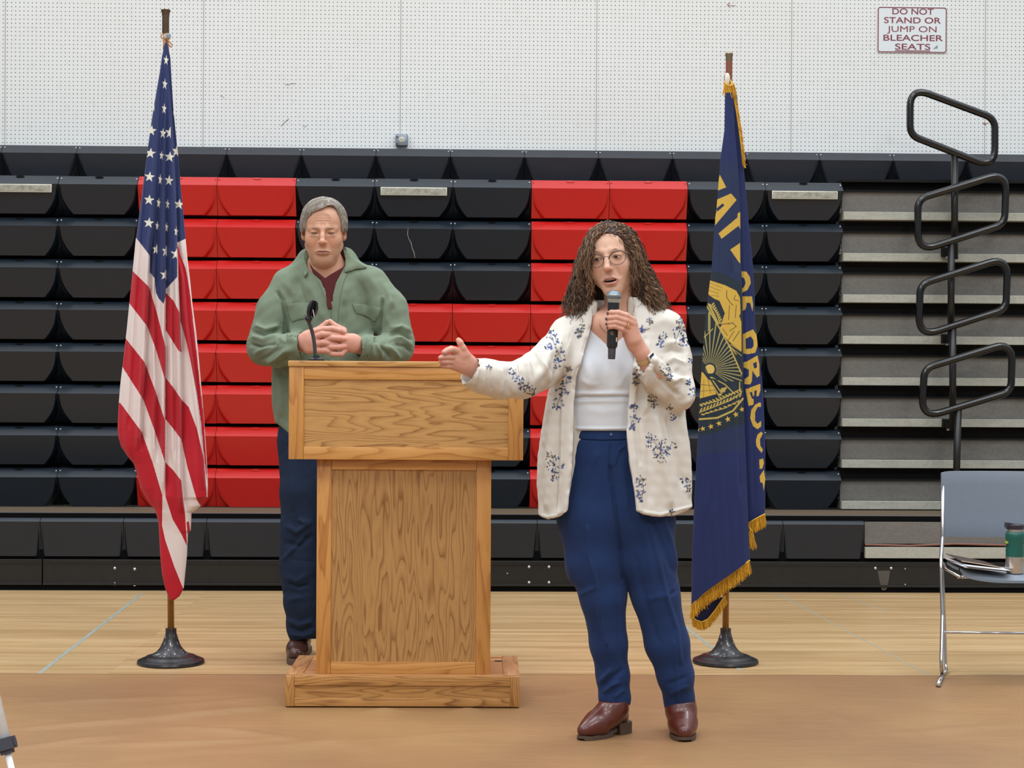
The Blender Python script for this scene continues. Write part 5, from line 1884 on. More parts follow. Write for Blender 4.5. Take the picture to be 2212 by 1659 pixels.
    V = folds(V, N, [([(1230, 860), (1262, 856), (1300, 857), (1370, 856)], 1.8, -.005), ([(1230, 851), (1262, 849), (1300, 850), (1370, 849)], 5, .006), ([(1230, 868), (1300, 866), (1370, 866)], 5, .003),
                     ([(1320, 760), (1322, 800), (1320, 850)], 12, -.006), ([(1234, 925), (1300, 926), (1370, 925)], 3, .004), ([(1262, 770), (1275, 820), (1262, 850)], 8, .003),
                     ([(1245, 815), (1275, 830), (1300, 832)], 6, .003), ([(1355, 800), (1340, 830), (1325, 840)], 6, .003), ([(1250, 880), (1300, 890), (1360, 884)], 9, .002)])
    V = wrinkle(V, N, .0012, 30, 7)
    wt = plain('white_knit_top', (212, 217, 224), .9, var=.015, nscale=20, spec=.1)
    mesh_np('top', V, F, wt, root)
    # necklace
    mb = MB(); sk = bvh_of((BV, BF))
    def on(px_, py_, off):
        v = Vector(ray(px_, py_)).normalized(); hh = sk.ray_cast(Vector(CC), v, 20)
        return (hh[0] - v * off) if hh[0] is not None else Vector(SW(px_, py_, -.09))
    mb.tube([on(x, y, .002) for x, y in ((1294, 690), (1295, 700), (1299, 709), (1306, 716), (1312, 719))], .0008, 6); mb.build('necklace', plain('gold_chain', (178, 132, 84), .3, .8), root, world=True)

    # ---- blazer
    lo, hi = bounds([SW(985, 650, -.36), SW(1525, 1130, .30)], .03)
    f = Field(lo, hi, .0046)
    Q = .66
    f.chain([SW(1330, 712, .02, 92), SW(1332, 780, .02, 124), SW(1330, 860, .02, 136), SW(1327, 940, .02, 148), SW(1328, 1020, .02, 158), SW(1331, 1105, .02, 167)], .05, Q)
    f.chain([SW(1290, 700, .03, 36), SW(1228, 721, .01, 37)], .04)
    f.chain([SW(1370, 697, .03, 36), SW(1432, 708, .01, 42)], .04)
    f.ell(SW(1285, 800, -.078), (.062, .05, .06), .05)
    f.ell(SW(1370, 800, -.076), (.062, .05, .06), .05)
    # her right sleeve, stretched out
    f.chain([SW(1228, 724, .01, 36), SW(1196, 770, -.05, 40), SW(1165, 800, -.10, 39), SW(1130, 819, -.14, 38), SW(1080, 822, -.19, 36), SW(1045, 813, -.225, 34.5), SW(1012, 803, -.262, 33.5)], .03)
    # her left sleeve, folded up
    f.chain([SW(1437, 716, .01, 42), SW(1450, 775, -.005, 41), SW(1457, 838, -.05, 41), SW(1459, 850, -.07, 40)], .02)
    f.chain([SW(1459, 850, -.07, 38), SW(1432, 826, -.115, 34), SW(1408, 800, -.155, 29), SW(1392, 780, -.18, 27)], .012)
    # collar stand behind the neck
    f.cone(SW(1290, 690, .06), SW(1365, 688, .06), .040, None, .03)
    # openings
    f.cut([(1281, 640), (1277, 700), (1262, 760), (1246, 812), (1239, 870), (1238, 930), (1236, 1000), (1230, 1060), (1224, 1140), (1378, 1140), (1371, 1060), (1362, 1000), (1354, 930), (1359, 850), (1365, 805), (1371, 765), (1354, 722), (1366, 690), (1372, 640)], 4.0, DW - .042, k=.004)
    f.cone(SW(1322, 600, .0), SW(1322, 700, .0), .062, .060, .01, op='s')
    f.cone(SW(1320, 690, -.02), SW(1320, 728, -.06), .052, .045, .01, op='s')
    # hem
    f.cut([(1130, 1109), (1161, 1112), (1185, 1119), (1204, 1116), (1226, 1104), (1300, 1095), (1376, 1104), (1395, 1110), (1425, 1116), (1455, 1114), (1485, 1102), (1506, 1091), (1540, 1085), (1540, 1200), (1130, 1200)], 4, 8, k=.003)
    # inside of the cuffs
    f.cone(SW(1036, 806, -.235), SW(985, 797, -.292), .041, .043, .003, op='s')
    f.cut([(975, 760), (1000, 760), (1031, 775), (1034, 790), (1018, 816), (1006, 826), (996, 817), (985, 820)], 4, DW - .262, k=.003)
    f.cut([(960, 760), (1027, 772), (1000, 790), (993, 816), (1001, 834), (1020, 844), (1000, 880), (960, 860)], 4, 7, k=.003)
    f.cone(SW(1408, 800, -.157), SW(1376, 762, -.20), .031, .036, .003, op='s')
    f.cut([(1340, 740), (1376, 798), (1381, 803), (1390, 809), (1403, 796), (1410, 780), (1413, 764), (1404, 740)], 4, DW - .10, k=.003)
    V, F = f.mesh()
    V = relax(V, F, 2, .5)
    V, F = subdivide(V, F)
    N = vnormals(V, F)
    fl = [([(1150, 750), (1165, 770), (1180, 800), (1190, 835)], 7, .008), ([(1133, 772), (1140, 795), (1146, 830), (1142, 860)], 6, .008), ([(1120, 776), (1122, 800), (1128, 826)], 5, -.007), ([(1160, 745), (1175, 780), (1192, 812)], 5, -.007),
          ([(1080, 788), (1086, 820), (1082, 858)], 5, .006), ([(1098, 786), (1102, 820), (1100, 860)], 5, -.005), ([(1062, 788), (1064, 820), (1060, 852)], 4, -.004), ([(1112, 780), (1118, 812), (1110, 860)], 5, .006), ([(1046, 785), (1048, 815), (1042, 848)], 5, .004),
          ([(1195, 740), (1178, 790), (1150, 832)], 8, .007), ([(1210, 750), (1205, 800), (1188, 850)], 6, -.008), ([(1222, 700), (1212, 740), (1205, 770)], 7, .004),
          ([(1430, 790), (1455, 775), (1488, 790)], 6, .008), ([(1428, 770), (1450, 755), (1486, 765)], 6, -.007), ([(1425, 748), (1450, 740), (1480, 740)], 7, .006), ([(1440, 806), (1466, 800), (1492, 815)], 5, -.008), ([(1445, 822), (1470, 818), (1495, 830)], 6, .008),
          ([(1405, 765), (1425, 800), (1462, 832)], 5, .007), ([(1392, 815), (1420, 845), (1450, 872)], 7, .005), ([(1404, 790), (1430, 820), (1470, 860)], 5, -.006), ([(1470, 880), (1492, 860), (1497, 835)], 6, .005),
          ([(1395, 730), (1405, 790), (1398, 850), (1392, 900)], 6, .006), ([(1380, 780), (1380, 860), (1376, 930), (1384, 1010)], 5, -.005), ([(1412, 880), (1425, 960), (1440, 1040), (1450, 1110)], 9, .008), ([(1440, 890), (1462, 980), (1480, 1060)], 7, -.008),
          ([(1466, 890), (1478, 960), (1492, 1080)], 7, .006), ([(1400, 900), (1402, 1000), (1404, 1100)], 8, -.004), ([(1195, 860), (1190, 950), (1184, 1050), (1182, 1112)], 8, .006), ([(1212, 830), (1205, 900), (1203, 1000), (1204, 1110)], 6, -.006), ([(1176, 950), (1172, 1040), (1168, 1110)], 6, -.004),
          ([(1165, 1112), (1185, 1117), (1222, 1110)], 3, .003), ([(1380, 1104), (1425, 1112), (1500, 1092)], 3, .003), ([(1028, 778), (1034, 800), (1024, 838)], 4, .003), ([(1400, 700), (1440, 690), (1470, 700)], 9, .003),
          ([(1245, 690), (1225, 730), (1222, 780)], 7, .004), ([(1470, 700), (1478, 740), (1482, 780)], 5, -.004)]
    V = folds(V, N, fl, 1.6)
    N = vnormals(V, F)
    V = wrinkle(V, N, .0035, 30, 11, (1, 1, .6))
    V = wrinkle(V, N, .0012, 110, 12)
    V = crumple(V, N, .0017, 24, 77, (1, 1, .6))
    bt = bvh_of((V, F))
    # colours: linen with blue sprigs
    rng = random.Random(21)
    blobs = []
    CL = [(1253, 709, 10, 1), (1249, 722, 8, 1), (1191, 724, 12, 0), (1200, 745, 14, 0), (1210, 768, 14, 0), (1203, 786, 11, 0), (1186, 750, 9, 0), (1224, 820, 10, 0), (1214, 843, 16, 0), (1204, 872, 13, 0), (1228, 798, 8, 1),
          (1107, 802, 9, 0), (1119, 818, 12, 0), (1132, 834, 14, 0), (1146, 842, 12, 1), (1056, 795, 6, 1), (1200, 1004, 20, 0), (1196, 1028, 12, 0), (1190, 986, 12, 1), (1470, 700, 12, 1), (1466, 722, 17, 0), (1478, 738, 12, 0), (1432, 728, 11, 0), (1427, 745, 9, 0),
          (1386, 711, 9, 0), (1404, 695, 8, 1), (1438, 800, 14, 1), (1446, 816, 9, 0), (1494, 846, 10, 0), (1488, 826, 8, 0), (1409, 862, 10, 1), (1413, 874, 8, 1), (1370, 880, 9, 0), (1372, 905, 12, 0), (1366, 924, 8, 0), (1420, 962, 24, 0), (1404, 945, 12, 0), (1436, 975, 14, 0),
          (1424, 990, 12, 1), (1452, 966, 11, 1), (1384, 1038, 12, 1), (1388, 1060, 15, 0), (1382, 1078, 10, 0), (1480, 1040, 12, 0), (1486, 1054, 8, 1), (1375, 808, 8, 0), (1374, 824, 8, 1), (1446, 880, 7, 1), (1452, 900, 8, 0), (1452, 1106, 6, 1), (1490, 780, 6, 0), (1476, 690, 9, 0)]
    for cx, cy, r, kind in CL:
        n = int(r * 1.25) + 3
        for i in range(n):
            a, q_ = rng.uniform(0, 2 * pi), r * math.sqrt(rng.random())
            c = rng.choice([(56, 66, 104), (74, 92, 142), (88, 106, 150), (50, 56, 84), (64, 72, 100)] if kind == 0 or rng.random() < .3 else [(104, 98, 78), (86, 84, 68), (120, 112, 92), (74, 72, 70)])
            blobs.append((cx + q_ * cos(a), cy + q_ * sin(a), rng.uniform(1.4, 3.3), rng.uniform(.9, 1.9), rng.uniform(0, pi), c))
    px, py, d = proj(V)
    C = colarr(len(V), (207, 202, 193))
    for (bx, by, ra, rb, th, c) in blobs:
        m = np.nonzero((np.abs(px - bx) < 4) & (np.abs(py - by) < 4))[0]
        if not len(m):
            continue
        u = (px[m] - bx) * cos(th) + (py[m] - by) * sin(th)
        w = -(px[m] - bx) * sin(th) + (py[m] - by) * cos(th)
        k = np.clip((1.25 - (u / ra) ** 2 - (w / rb) ** 2) * 2, 0, 1)
        C[m] = blend(C[m], k, c)
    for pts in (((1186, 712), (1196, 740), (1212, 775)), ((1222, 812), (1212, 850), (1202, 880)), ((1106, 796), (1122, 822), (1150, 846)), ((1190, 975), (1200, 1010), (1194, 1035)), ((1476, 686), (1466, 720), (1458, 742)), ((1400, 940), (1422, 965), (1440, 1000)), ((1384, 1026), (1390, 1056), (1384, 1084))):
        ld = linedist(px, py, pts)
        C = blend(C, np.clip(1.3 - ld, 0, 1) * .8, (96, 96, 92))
    lm = vcol('cream_linen', .9, .1, sheen=.05, bump=.22, nscale=260, var=.05)
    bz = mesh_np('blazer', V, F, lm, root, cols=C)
    def lc(px_, py_, n):
        C2 = colarr(n, (209, 204, 196))
        for (bx, by, ra, rb, th, c) in blobs:
            k = np.clip(1.6 - ((px_ - bx) / (ra * 1.1)) ** 2 - ((py_ - by) / (rb * 1.3)) ** 2, 0, 1)
            C2 = blend(C2, k, c)
        return C2
    lap = [[(1280, 676), (1262, 680), (1248, 690), (1236, 712), (1226, 742), (1221, 775), (1217, 812), (1215, 860), (1213, 930), (1211, 1000), (1207, 1060), (1203, 1112), (1223, 1106), (1230, 1060), (1236, 1000), (1238, 930), (1239, 870), (1246, 812), (1262, 760), (1277, 703)],
           [(1366, 676), (1384, 664), (1398, 668), (1402, 684), (1404, 708), (1388, 714), (1390, 726), (1386, 770), (1380, 812), (1372, 850), (1370, 880), (1358, 880), (1360, 850), (1366, 805), (1372, 765), (1356, 722)]]
    for pl in lap:
        patch('lapel', pl, bt, lm, bz, .0035, .0015, 2.6, maxd=DW + .01, smooth_d=6, cols=lc, bulge=.0015)
    patch('front_edge', [(1356, 880), (1369, 880), (1366, 930), (1374, 1000), (1383, 1060), (1389, 1105), (1378, 1102), (1371, 1060), (1362, 1000), (1354, 930)], bt, lm, bz, .002, .001, 3, maxd=DW + .01, smooth_d=6, cols=lc)
    # cuff turned at the outstretched wrist
    # ---- boots
    bm1 = plain('chestnut_leather', (84, 36, 27), .30, spec=.5, var=.16, nscale=14, coat=.15)
    sole = plain('boot_sole', (78, 62, 50), .6)
    def boot(anx, any_, d_an, toe, heel, wid, side):
        an = np.array(P(anx, any_, d_an))
        T, Hh = np.array(G(*toe)), np.array(G(*heel))
        T[2] = Hh[2] = 0
        dirv = T - Hh; L = np.linalg.norm(dirv); dirv /= L
        lat = np.array([-dirv[1], dirv[0], 0])
        lo = np.minimum(np.minimum(T, Hh), an) - .08
        hi = np.maximum(np.maximum(T, Hh), an) + .08
        lo[2] = -.01; hi[2] = max(an[2], .2) + .02
        f = Field(lo, hi, .0028)
        z0 = .030
        def pt(s, z, l=0): return T * (s) + Hh * (1 - s) + np.array([0, 0, z]) + lat * l
        w = wid
        f.chain([(pt(.90, z0 + .002), w * .46), (pt(.80, z0 + .010), w * .68), (pt(.64, z0 + .018), w * .90), (pt(.42, z0 + .030), w * .80), (pt(.20, z0 + .032), w * .76)], .02)
        f.chain([(pt(.64, z0 + .024), w * .84), (pt(.46, z0 + .048), w * .82), (pt(.32, z0 + .070), w * .92), (np.array([an[0], an[1], .095]), w * .90), (np.array([an[0], an[1], .118]), w * .84)], .025)
        f.cone(pt(.90, z0 + .003), pt(.66, z0 + .004), w * .40, w * .75, .015)
        f.halfspace((0, 0, .0155), (0, 0, -1), k=.004)
        f.halfspace((0, 0, .118), (0, 0, 1), k=.004)
        V, F = f.mesh(); V = relax(V, F, 1)
        N = vnormals(V, F); V = wrinkle(V, N, .0012, 45, 3 + side)
        px_, py_, _ = proj(V)
        me = mesh_np('boot', V, F, bm1, root)
        # sole and stacked heel
        mb = MB()
        out = []
        for s_, k in ((1.0, .0), (.98, .30), (.92, .62), (.80, .86), (.64, .96), (.50, .84), (.40, .74), (.36, .72)):
            out.append((s_, k))
        poly = [(s_, k) for s_, k in out] + [(s_, -k) for s_, k in reversed(out[1:])]
        poly = chaikin(poly, 2)
        a = [mb.bm.verts.new(Vector(pt(s_, .004 + (.006 if s_ > .95 else 0) + (.012 if s_ < .45 else 0), k * w * .98))) for s_, k in poly]
        b = [mb.bm.verts.new(Vector(pt(s_, .0155 + (.004 if s_ > .95 else 0) + (.012 if s_ < .45 else 0), k * w * 1.0))) for s_, k in poly]
        mb.face(a[::-1]); mb.face(b)
        for i in range(len(a)):
            mb.face([a[i], a[(i + 1) % len(a)], b[(i + 1) % len(a)], b[i]])
        mb.build('sole', sole, me, world=True, auto=40)
        mb = MB()
        hp = [(.32, .76), (.14, .82), (.05, .62), (.0, 0), (.05, -.62), (.14, -.82), (.32, -.76)]
        a = [mb.bm.verts.new(Vector(pt(s_ * .9, .004, k * w * .86))) for s_, k in hp]
        b = [mb.bm.verts.new(Vector(pt(s_, .042, k * w * .92))) for s_, k in hp]
        mb.face(a[::-1]); mb.face(b)
        for i in range(len(a)):
            mb.face([a[i], a[(i + 1) % len(a)], b[(i + 1) % len(a)], b[i]])
        mb.build('heel', sole, me, world=True, auto=40)
    boot(1329, 1520, 5.80, (1249, 1602), (1360, 1582), .041, 0)
    boot(1469, 1520, 5.81, (1480, 1606), (1466, 1574), .047, 1)

    # ---- watch
    gold = plain('champagne_metal', (196, 180, 150), .25, .8)
    wr = np.array(SW(1393, 777, MD + .018))
    ax = Vector(np.array(SW(1386, 762, MD + .01)) - np.array(SW(1396, 782, MD + .02))).normalized()
    e1 = (Vector(CR) - ax * ax.dot(Vector(CR))).normalized(); e2 = ax.cross(e1)
    if e2.dot(Vector(-CF)) < 0: e2 = -e2
    mb = MB()
    n = 28
    A, B = [], []
    for k in range(n):
        a = 2 * pi * k / n
        for lst, off in ((A, -.008), (B, .008)):
            lst.append([Vector(wr) + ax * off + (e1 * cos(a) * 1.04 + e2 * sin(a) * .9) * rr for rr in (.0272, .0248)])
    va = [[mb.bm.verts.new(p) for p in q_] for q_ in A]; vb = [[mb.bm.verts.new(p) for p in q_] for q_ in B]
    for k in range(n):
        j = (k + 1) % n
        mb.face([va[k][0], va[j][0], vb[j][0], vb[k][0]]); mb.face([va[k][1], vb[k][1], vb[j][1], va[j][1]])
        mb.face([va[k][0], va[k][1], va[j][1], va[j][0]]); mb.face([vb[k][0], vb[j][0], vb[j][1], vb[k][1]])
    w_ = mb.build('wristwatch', gold, root, world=True, auto=40)
    cN = (e1 * .80 + e2 * .60).normalized()
    cc = Vector(wr) + cN * .0290
    t2 = ax.cross(cN).normalized()
    mb = MB()
    def rbox(c, a1, a2, a3, x, y, z):
        mb.hexa([c + a1 * sx * x + a2 * sy * y + a3 * sz * z for sz in (-1, 1) for sx, sy in ((-1, -1), (1, -1), (1, 1), (-1, 1))])
    rbox(cc, ax, t2, cN, .0165, .0150, .0045)
    o = mb.build('watch_case', plain('watch_case_pale', (226, 222, 214), .3, .5), w_, world=True)
    bv = o.modifiers.new('b', 'BEVEL'); bv.width = .004; bv.segments = 3
    mb = MB(); rbox(cc + cN * .0042, ax, t2, cN, .0135, .0120, .0012)
    o = mb.build('watch_face', plain('watch_glass', (30, 32, 52), .08, coat=.5), w_, world=True)
    bv = o.modifiers.new('b', 'BEVEL'); bv.width = .0011; bv.segments = 2

    # ---- hair: a curly mass and many separate ringlets
    lo, hi = bounds([HFW.w((-.2, -.26, -.2)), HFW.w((.22, .15, .14))], .02)
    f = Field(lo, hi, .004)
    h_ = HFW
    def S(x, y, dd, r): return SW(x, y, dd, r)
    f.ell(h_.w((0, .028, -.010)), (.079, .089, .108), 0, h_.R)
    f.chain([S(1322, 512, .03, 24), S(1295, 530, .02, 18), S(1279, 570, .02, 20), S(1268, 612, .02, 25), S(1261, 650, .01, 25), S(1268, 674, .0, 20)], .03)
    f.chain([S(1345, 516, .03, 24), S(1358, 545, .03, 18), S(1378, 590, .03, 22), S(1392, 628, .03, 28), S(1394, 655, .02, 25)], .03)
    f.chain([S(1320, 560, .08, 60), S(1325, 640, .08, 66)], .04)
    # face opening
    face = [(1274, 700), (1278, 640), (1280, 600), (1277, 560), (1279, 541), (1287, 519), (1301, 506), (1320, 503), (1337, 512), (1349, 528), (1358, 545), (1365, 561), (1367, 592), (1364, 620), (1358, 645), (1362, 670), (1366, 700), (1340, 740), (1300, 740)]
    f.cut(face, 4, DW + .035, k=.006)
    V, F = f.mesh()
    V = relax(V, F, 1)
    N = vnormals(V, F)
    px, py, d = proj(V)
    rng2 = np.random.RandomState(5)
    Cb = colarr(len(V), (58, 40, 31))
    hairm = vcol('curly_brown_hair', .5, .35)
    base = mesh_np('hair', V, F, hairm, root, cols=Cb)
    # ringlets hang from points on the mass
    fr = np.nonzero(((N @ CF) < .35) | (py < 540))[0]
    # keep out of the face
    fr = fr[polydist(px[fr], py[fr], face) > 1]
    nG, nP, nK = 1900, 30, 3
    gi = fr[rng2.randint(0, len(fr), nG)]
    pick = np.repeat(gi, nK)
    nS = nG * nK
    rp = lambda a_: np.repeat(a_, nK, axis=0)
    p0 = V[pick] + N[pick] * .001 + rng2.normal(0, .0016, (nS, 3))
    L = rp(rng2.uniform(.05, .12, nG)) * rng2.uniform(.85, 1.1, nS)
    t = np.linspace(0, 1, nP)
    ctr = SW(1325, 560, .03)
    outd = V[gi] - ctr; outd[:, 2] = 0
    out_s = outd / np.maximum(np.linalg.norm(outd, axis=1), 1e-6)[:, None]
    hx = (px[gi] - 1322)
    spread = np.clip((py[gi] - 540) / 120, 0, 1)[:, None] * .12
    down = np.array([0, 0, -1.0])[None] + out_s * (.02 + spread) + rng2.normal(0, .12, (nG, 3))
    topm = np.clip((530 - py[gi]) / 35, 0, 1)[:, None]
    L = L * (1 - .35 * rp(topm[:, 0]))
    side = np.sign(hx + rng2.normal(0, 11, nG))[:, None] * CR[None]
    L = L * (1 - .62 * rp(topm[:, 0]) * rp((np.abs(hx) < 26).astype(float)))
    down = down * (1 - .55 * topm) + side * topm * .5
    down -= N[gi] * np.sum(down * N[gi], 1)[:, None] * .85
    down /= np.linalg.norm(down, axis=1)[:, None]
    down = rp(down) + rng2.normal(0, .05, (nS, 3))
    amp = rp(rng2.uniform(.0024, .0062, nG))
    fq = rp(rng2.uniform(190, 340, nG))
    ph = rp(rng2.uniform(0, 6.28, nG)) + rng2.normal(0, .35, nS)
    s_ = t[None, :] * L[:, None]
    U = np.cross(down, N[pick]); U /= np.maximum(np.linalg.norm(U, axis=1), 1e-6)[:, None]
    W_ = N[pick]
    env = np.minimum(1, .25 + t * 4)[None, :] * amp[:, None]
    ang = s_ * fq[:, None] + ph[:, None]
    slow = np.sin(s_ * 60 + rp(rng2.uniform(0, 6.28, nG))[:, None]) * .006
    path = p0[:, None, :] + down[:, None, :] * s_[..., None] + U[:, None, :] * (np.cos(ang) * env + slow)[..., None] + W_[:, None, :] * ((np.sin(ang) * .8 + .5) * env)[..., None]
    path[..., 2] -= (t[None, :] ** 2 * L[:, None] * (.22 + .6 * rp(topm[:, 0])[:, None]))
    # drop strands that would cross the face
    qx, qy, qd = proj(path.reshape(-1, 3))
    sdp = polydist(qx, qy, face).reshape(nS, nP)
    qd = qd.reshape(nS, nP)
    bad = ((sdp < -5) & (qd < DW + .03)).mean(1) > .18
    ysh = qy.reshape(nS, nP).max(1) > 704
    keep = ~bad & ~ysh
    rad = rng2.uniform(.0006, .0013, nS)[:, None] * (1 - .5 * t[None] ** 3)
    pal = np.array([lin(c)[:3] for c in ((74, 54, 42), (92, 67, 50), (110, 82, 60), (138, 106, 78), (60, 44, 35), (82, 60, 46), (158, 124, 92))])
    cols = rp(pal[rng2.randint(0, len(pal), nG)]) * rng2.uniform(.8, 1.2, (nS, 1))
    Vt, Ft, Ct = tubes(path[keep], rad[keep], cols[keep], 4)
    o = mesh_np('curls', Vt, Ft, hairm, base, cols=Ct)
    o['kind'] = 'stuff'
    return MD
MDW = woman()

# ---------------------------------------------------------------- the microphone she holds
def handheld_mic():
    d = DW + MDW
    a, b = Vector(P(1326, 640, d)), Vector(P(1321, 776, d))
    root = empty('microphone', b, 'black wireless handheld microphone with silver mesh head held at her chin', 'microphone')
    ax = (a - b).normalized()
    s = d / FPX
    L = (a - b).length
    def y(py): return (776 - py) / (776 - 640) * L
    blkm = plain('mic_body_black', (30, 32, 38), .38, spec=.5)
    t = NT('mic_grille')
    w = t.n('ShaderNodeTexVoronoi'); w.inputs['Scale'].default_value = 700
    t.l(t.coord(), w.inputs['Vector'])
    t.col(t.mix(t.ramp(w.outputs['Distance'], [(0.1, 0.0), (0.5, 1.0)]), lin((176, 190, 200)), lin((96, 108, 118))))
    t.bump(w.outputs['Distance'], .5, .0006)
    gr = t.set(.35, .6, .5)
    ring = plain('mic_ring_silver', (170, 182, 190), .25, .8)
    mb = MB(); mb.lathe([(7.4 * s, y(776)), (8 * s, y(773)), (8.6 * s, y(756)), (8.4 * s, y(752))], b, 24, axis=ax); mb.build('antenna_tail', plain('mic_tail', (66, 62, 68), .5), root, world=True, auto=40)
    mb = MB(); mb.lathe([(8.0 * s, y(754)), (11.6 * s, y(748)), (12 * s, y(744)), (12.2 * s, y(690)), (12.6 * s, y(655)), (13 * s, y(652))], b, 32, axis=ax); mb.build('handle', blkm, root, world=True, auto=40)
    mb = MB(); mb.lathe([(13 * s, y(654)), (13.5 * s, y(650)), (15 * s, y(647)), (15.5 * s, y(645))], b, 32, axis=ax); mb.build('collar_ring', ring, root, world=True, auto=40)
    pr = []
    for k in range(13):
        th = -0.95 + (pi / 2 + .95) * k / 12
        pr.append((16.4 * s * cos(th), y(641) + 14.5 * s * sin(th)))
    mb = MB(); mb.lathe(pr, b, 32, axis=ax); mb.build('grille', gr, root, smooth=True, world=True)
    mb = MB(); mb.lathe([(16.5 * s, y(640.5)), (17 * s, y(639.5)), (17 * s, y(637.5)), (16.5 * s, y(636.5))], b, 32, axis=ax); mb.build('grille_band', ring, root, world=True, auto=40)
    # small white mark and gold lettering strokes on the handle
    e1 = Vector(CR); e1 = (e1 - ax * e1.dot(ax)).normalized(); e2 = ax.cross(e1)
    if e2.dot(Vector(-CF)) < 0: e2 = -e2
    def surf(ang, py): return b + ax * y(py) + (e1 * sin(ang) + e2 * cos(ang)) * 12.5 * s
    mb = MB()
    for ang, py0, py1 in ((-.35, 717, 724), (-.15, 716, 724), (.02, 717, 725)):
        mb.tube([surf(ang, py0), surf(ang, py1)], .0007, 5)
    mb.tube([surf(-.35, 720), surf(-.22, 720)], .0006, 5)
    mb.build('handle_lettering', plain('mic_gold_print', (160, 138, 96), .4), root, world=True)
    mb = MB(); mb.hexa([surf(.62, 729), surf(.95, 729), surf(.95, 738), surf(.62, 738)] + [q + e2 * .0008 for q in (surf(.62, 729), surf(.95, 729), surf(.95, 738), surf(.62, 738))]); mb.build('white_sticker', plain('sticker_white', (214, 226, 232), .4), root, world=True)
handheld_mic()
# ================================================================ the man behind the lectern
DM = 7.28
def SM(px, py, dd=0.0, r=None):
    p = np.array(P(px, py, DM + dd))
    return p if r is None else (p, r * (DM + dd) / FPX)
HFM = HeadFrame(699.5, 499, DM - .05, 3, 9, 0, 1.07)
def man():
    g = G(660, 1420)
    root = empty('person', (g.x, g.y, 0.001), 'grey-haired man in a green overshirt standing behind the lectern with fingers interlaced', 'person')
    HV, HFc, HC = make_head(True, HFM)
    # interlaced hands
    S = SM
    lo, hi = bounds([S(630, 680, -.36), S(800, 780, -.1)], .01)
    f = Field(lo, hi, .0018)
    Z = -.25
    f.chain([S(628, 746, Z + .06, 17), S(648, 742, Z + .03, 18)], .01, .8)
    f.chain([S(648, 742, Z + .03, 18), S(664, 737, Z, 20), S(676, 736, Z - .01, 20)], .014, .55)
    f.chain([S(800, 752, Z + .06, 16), S(778, 747, Z + .03, 16)], .01, .8)
    f.chain([S(778, 747, Z + .03, 17), S(762, 741, Z, 19), S(750, 738, Z - .008, 18)], .014, .55)
    for a in (((672, 722), (682, 715)), ((672, 732), (684, 726)), ((672, 744), (686, 742)), ((672, 752), (688, 755))):
        f.chain([S(a[0][0] - 6, a[0][1] + 2, Z, 11), S(a[1][0], a[1][1], Z - .012, 8)], .010)
    rows = [[(681, 716, -.014, 7.6), (700, 711, -.024, 6.6), (718, 710, -.026, 6.6), (734, 714, -.020, 6.4), (744, 718, -.010, 5.8)],
            [(682, 727, -.016, 8.0), (697, 722, -.028, 7.4), (712, 722, -.026, 6.6), (730, 724, -.018, 5.6), (742, 727, -.006, 5.0)],
            [(748, 733, -.014, 7.6), (734, 731, -.026, 7.2), (719, 730, -.030, 7.0), (706, 733, -.022, 5.8), (694, 736, -.008, 4.8)],
            [(684, 743, -.016, 7.8), (698, 740, -.028, 7.4), (711, 742, -.024, 6.4), (728, 742, -.014, 5.2)],
            [(747, 748, -.014, 7.0), (732, 750, -.026, 6.8), (717, 750, -.028, 6.6), (704, 749, -.018, 5.4)],
            [(686, 757, -.014, 7.0), (700, 757, -.026, 6.8), (711, 759, -.022, 6.0), (724, 758, -.010, 5.0)],
            [(746, 756, -.010, 6.4), (738, 765, -.018, 5.8), (722, 765, -.024, 5.6), (710, 762, -.018, 5.0)]]
    for r_ in rows:
        f.chain([S(x, y, Z + d, r) for x, y, d, r in r_], .0022)
    f.chain([S(684, 715, Z + .002, 8), S(696, 706, Z - .004, 6.4), S(706, 696, Z - .006, 5.2)], .003)
    f.chain([S(742, 714, Z + .002, 8), S(724, 704, Z - .004, 6.4), S(713, 694, Z - .006, 5.2)], .003)
    KV, KF = f.mesh(); KV = relax(KV, KF, 1, .3)
    lo, hi = bounds([S(530, 530, -.35), S(900, 1420, .3)], .02)
    f = Field(lo, hi, .009)
    f.cone(S(703, 556, .02), S(704, 620, .05), .062, .09, .05)
    f.cone(S(702, 570, -.02), S(706, 615, .0), .050, .05, .05)
    f.chain([S(705, 640, .03, 80), S(705, 780, .03, 84), S(703, 920, .03, 76)], .05, .6)
    f.chain([S(660, 620, .03, 26), S(620, 632, .0, 20), S(588, 690, -.02, 21), S(572, 742, -.05, 19), S(640, 744, -.20, 14)], .03)
    f.chain([S(750, 620, .03, 26), S(806, 632, .0, 20), S(838, 690, -.02, 21), S(856, 740, -.05, 19), S(785, 748, -.20, 14)], .03)
    f.chain([S(655, 920, .03, 46), S(648, 1060, .0, 38), S(646, 1180, .0, 27), S(650, 1360, .03, 18)], .03)
    f.chain([S(745, 920, .03, 46), S(752, 1060, .0, 38), S(756, 1180, .0, 27), S(756, 1360, .03, 18)], .03)
    BV, BF = f.mesh()
    V, F = jointmesh([(HV, HFc), (KV, KF), (BV, BF)])
    C = np.concatenate([HC, colarr(len(KV), (206, 152, 134)), colarr(len(BV), (198, 150, 124))])
    px, py, d = proj(V)
    tips = np.zeros(len(V))
    kk = np.zeros(len(V), bool); kk[len(HV):len(HV) + len(KV)] = True
    for r_ in rows:
        for (x, y, _, r) in (r_[0], r_[1]):
            tips = np.maximum(tips, kk * np.exp(-((px - x) / 6) ** 2 - ((py - y) / 5) ** 2))
    C = blend(C, tips * .35, (214, 138, 124))
    mesh_np('body', V, F, skinm, root, cols=C)
    eyes(True, HFM, root, look=(0, -.30))
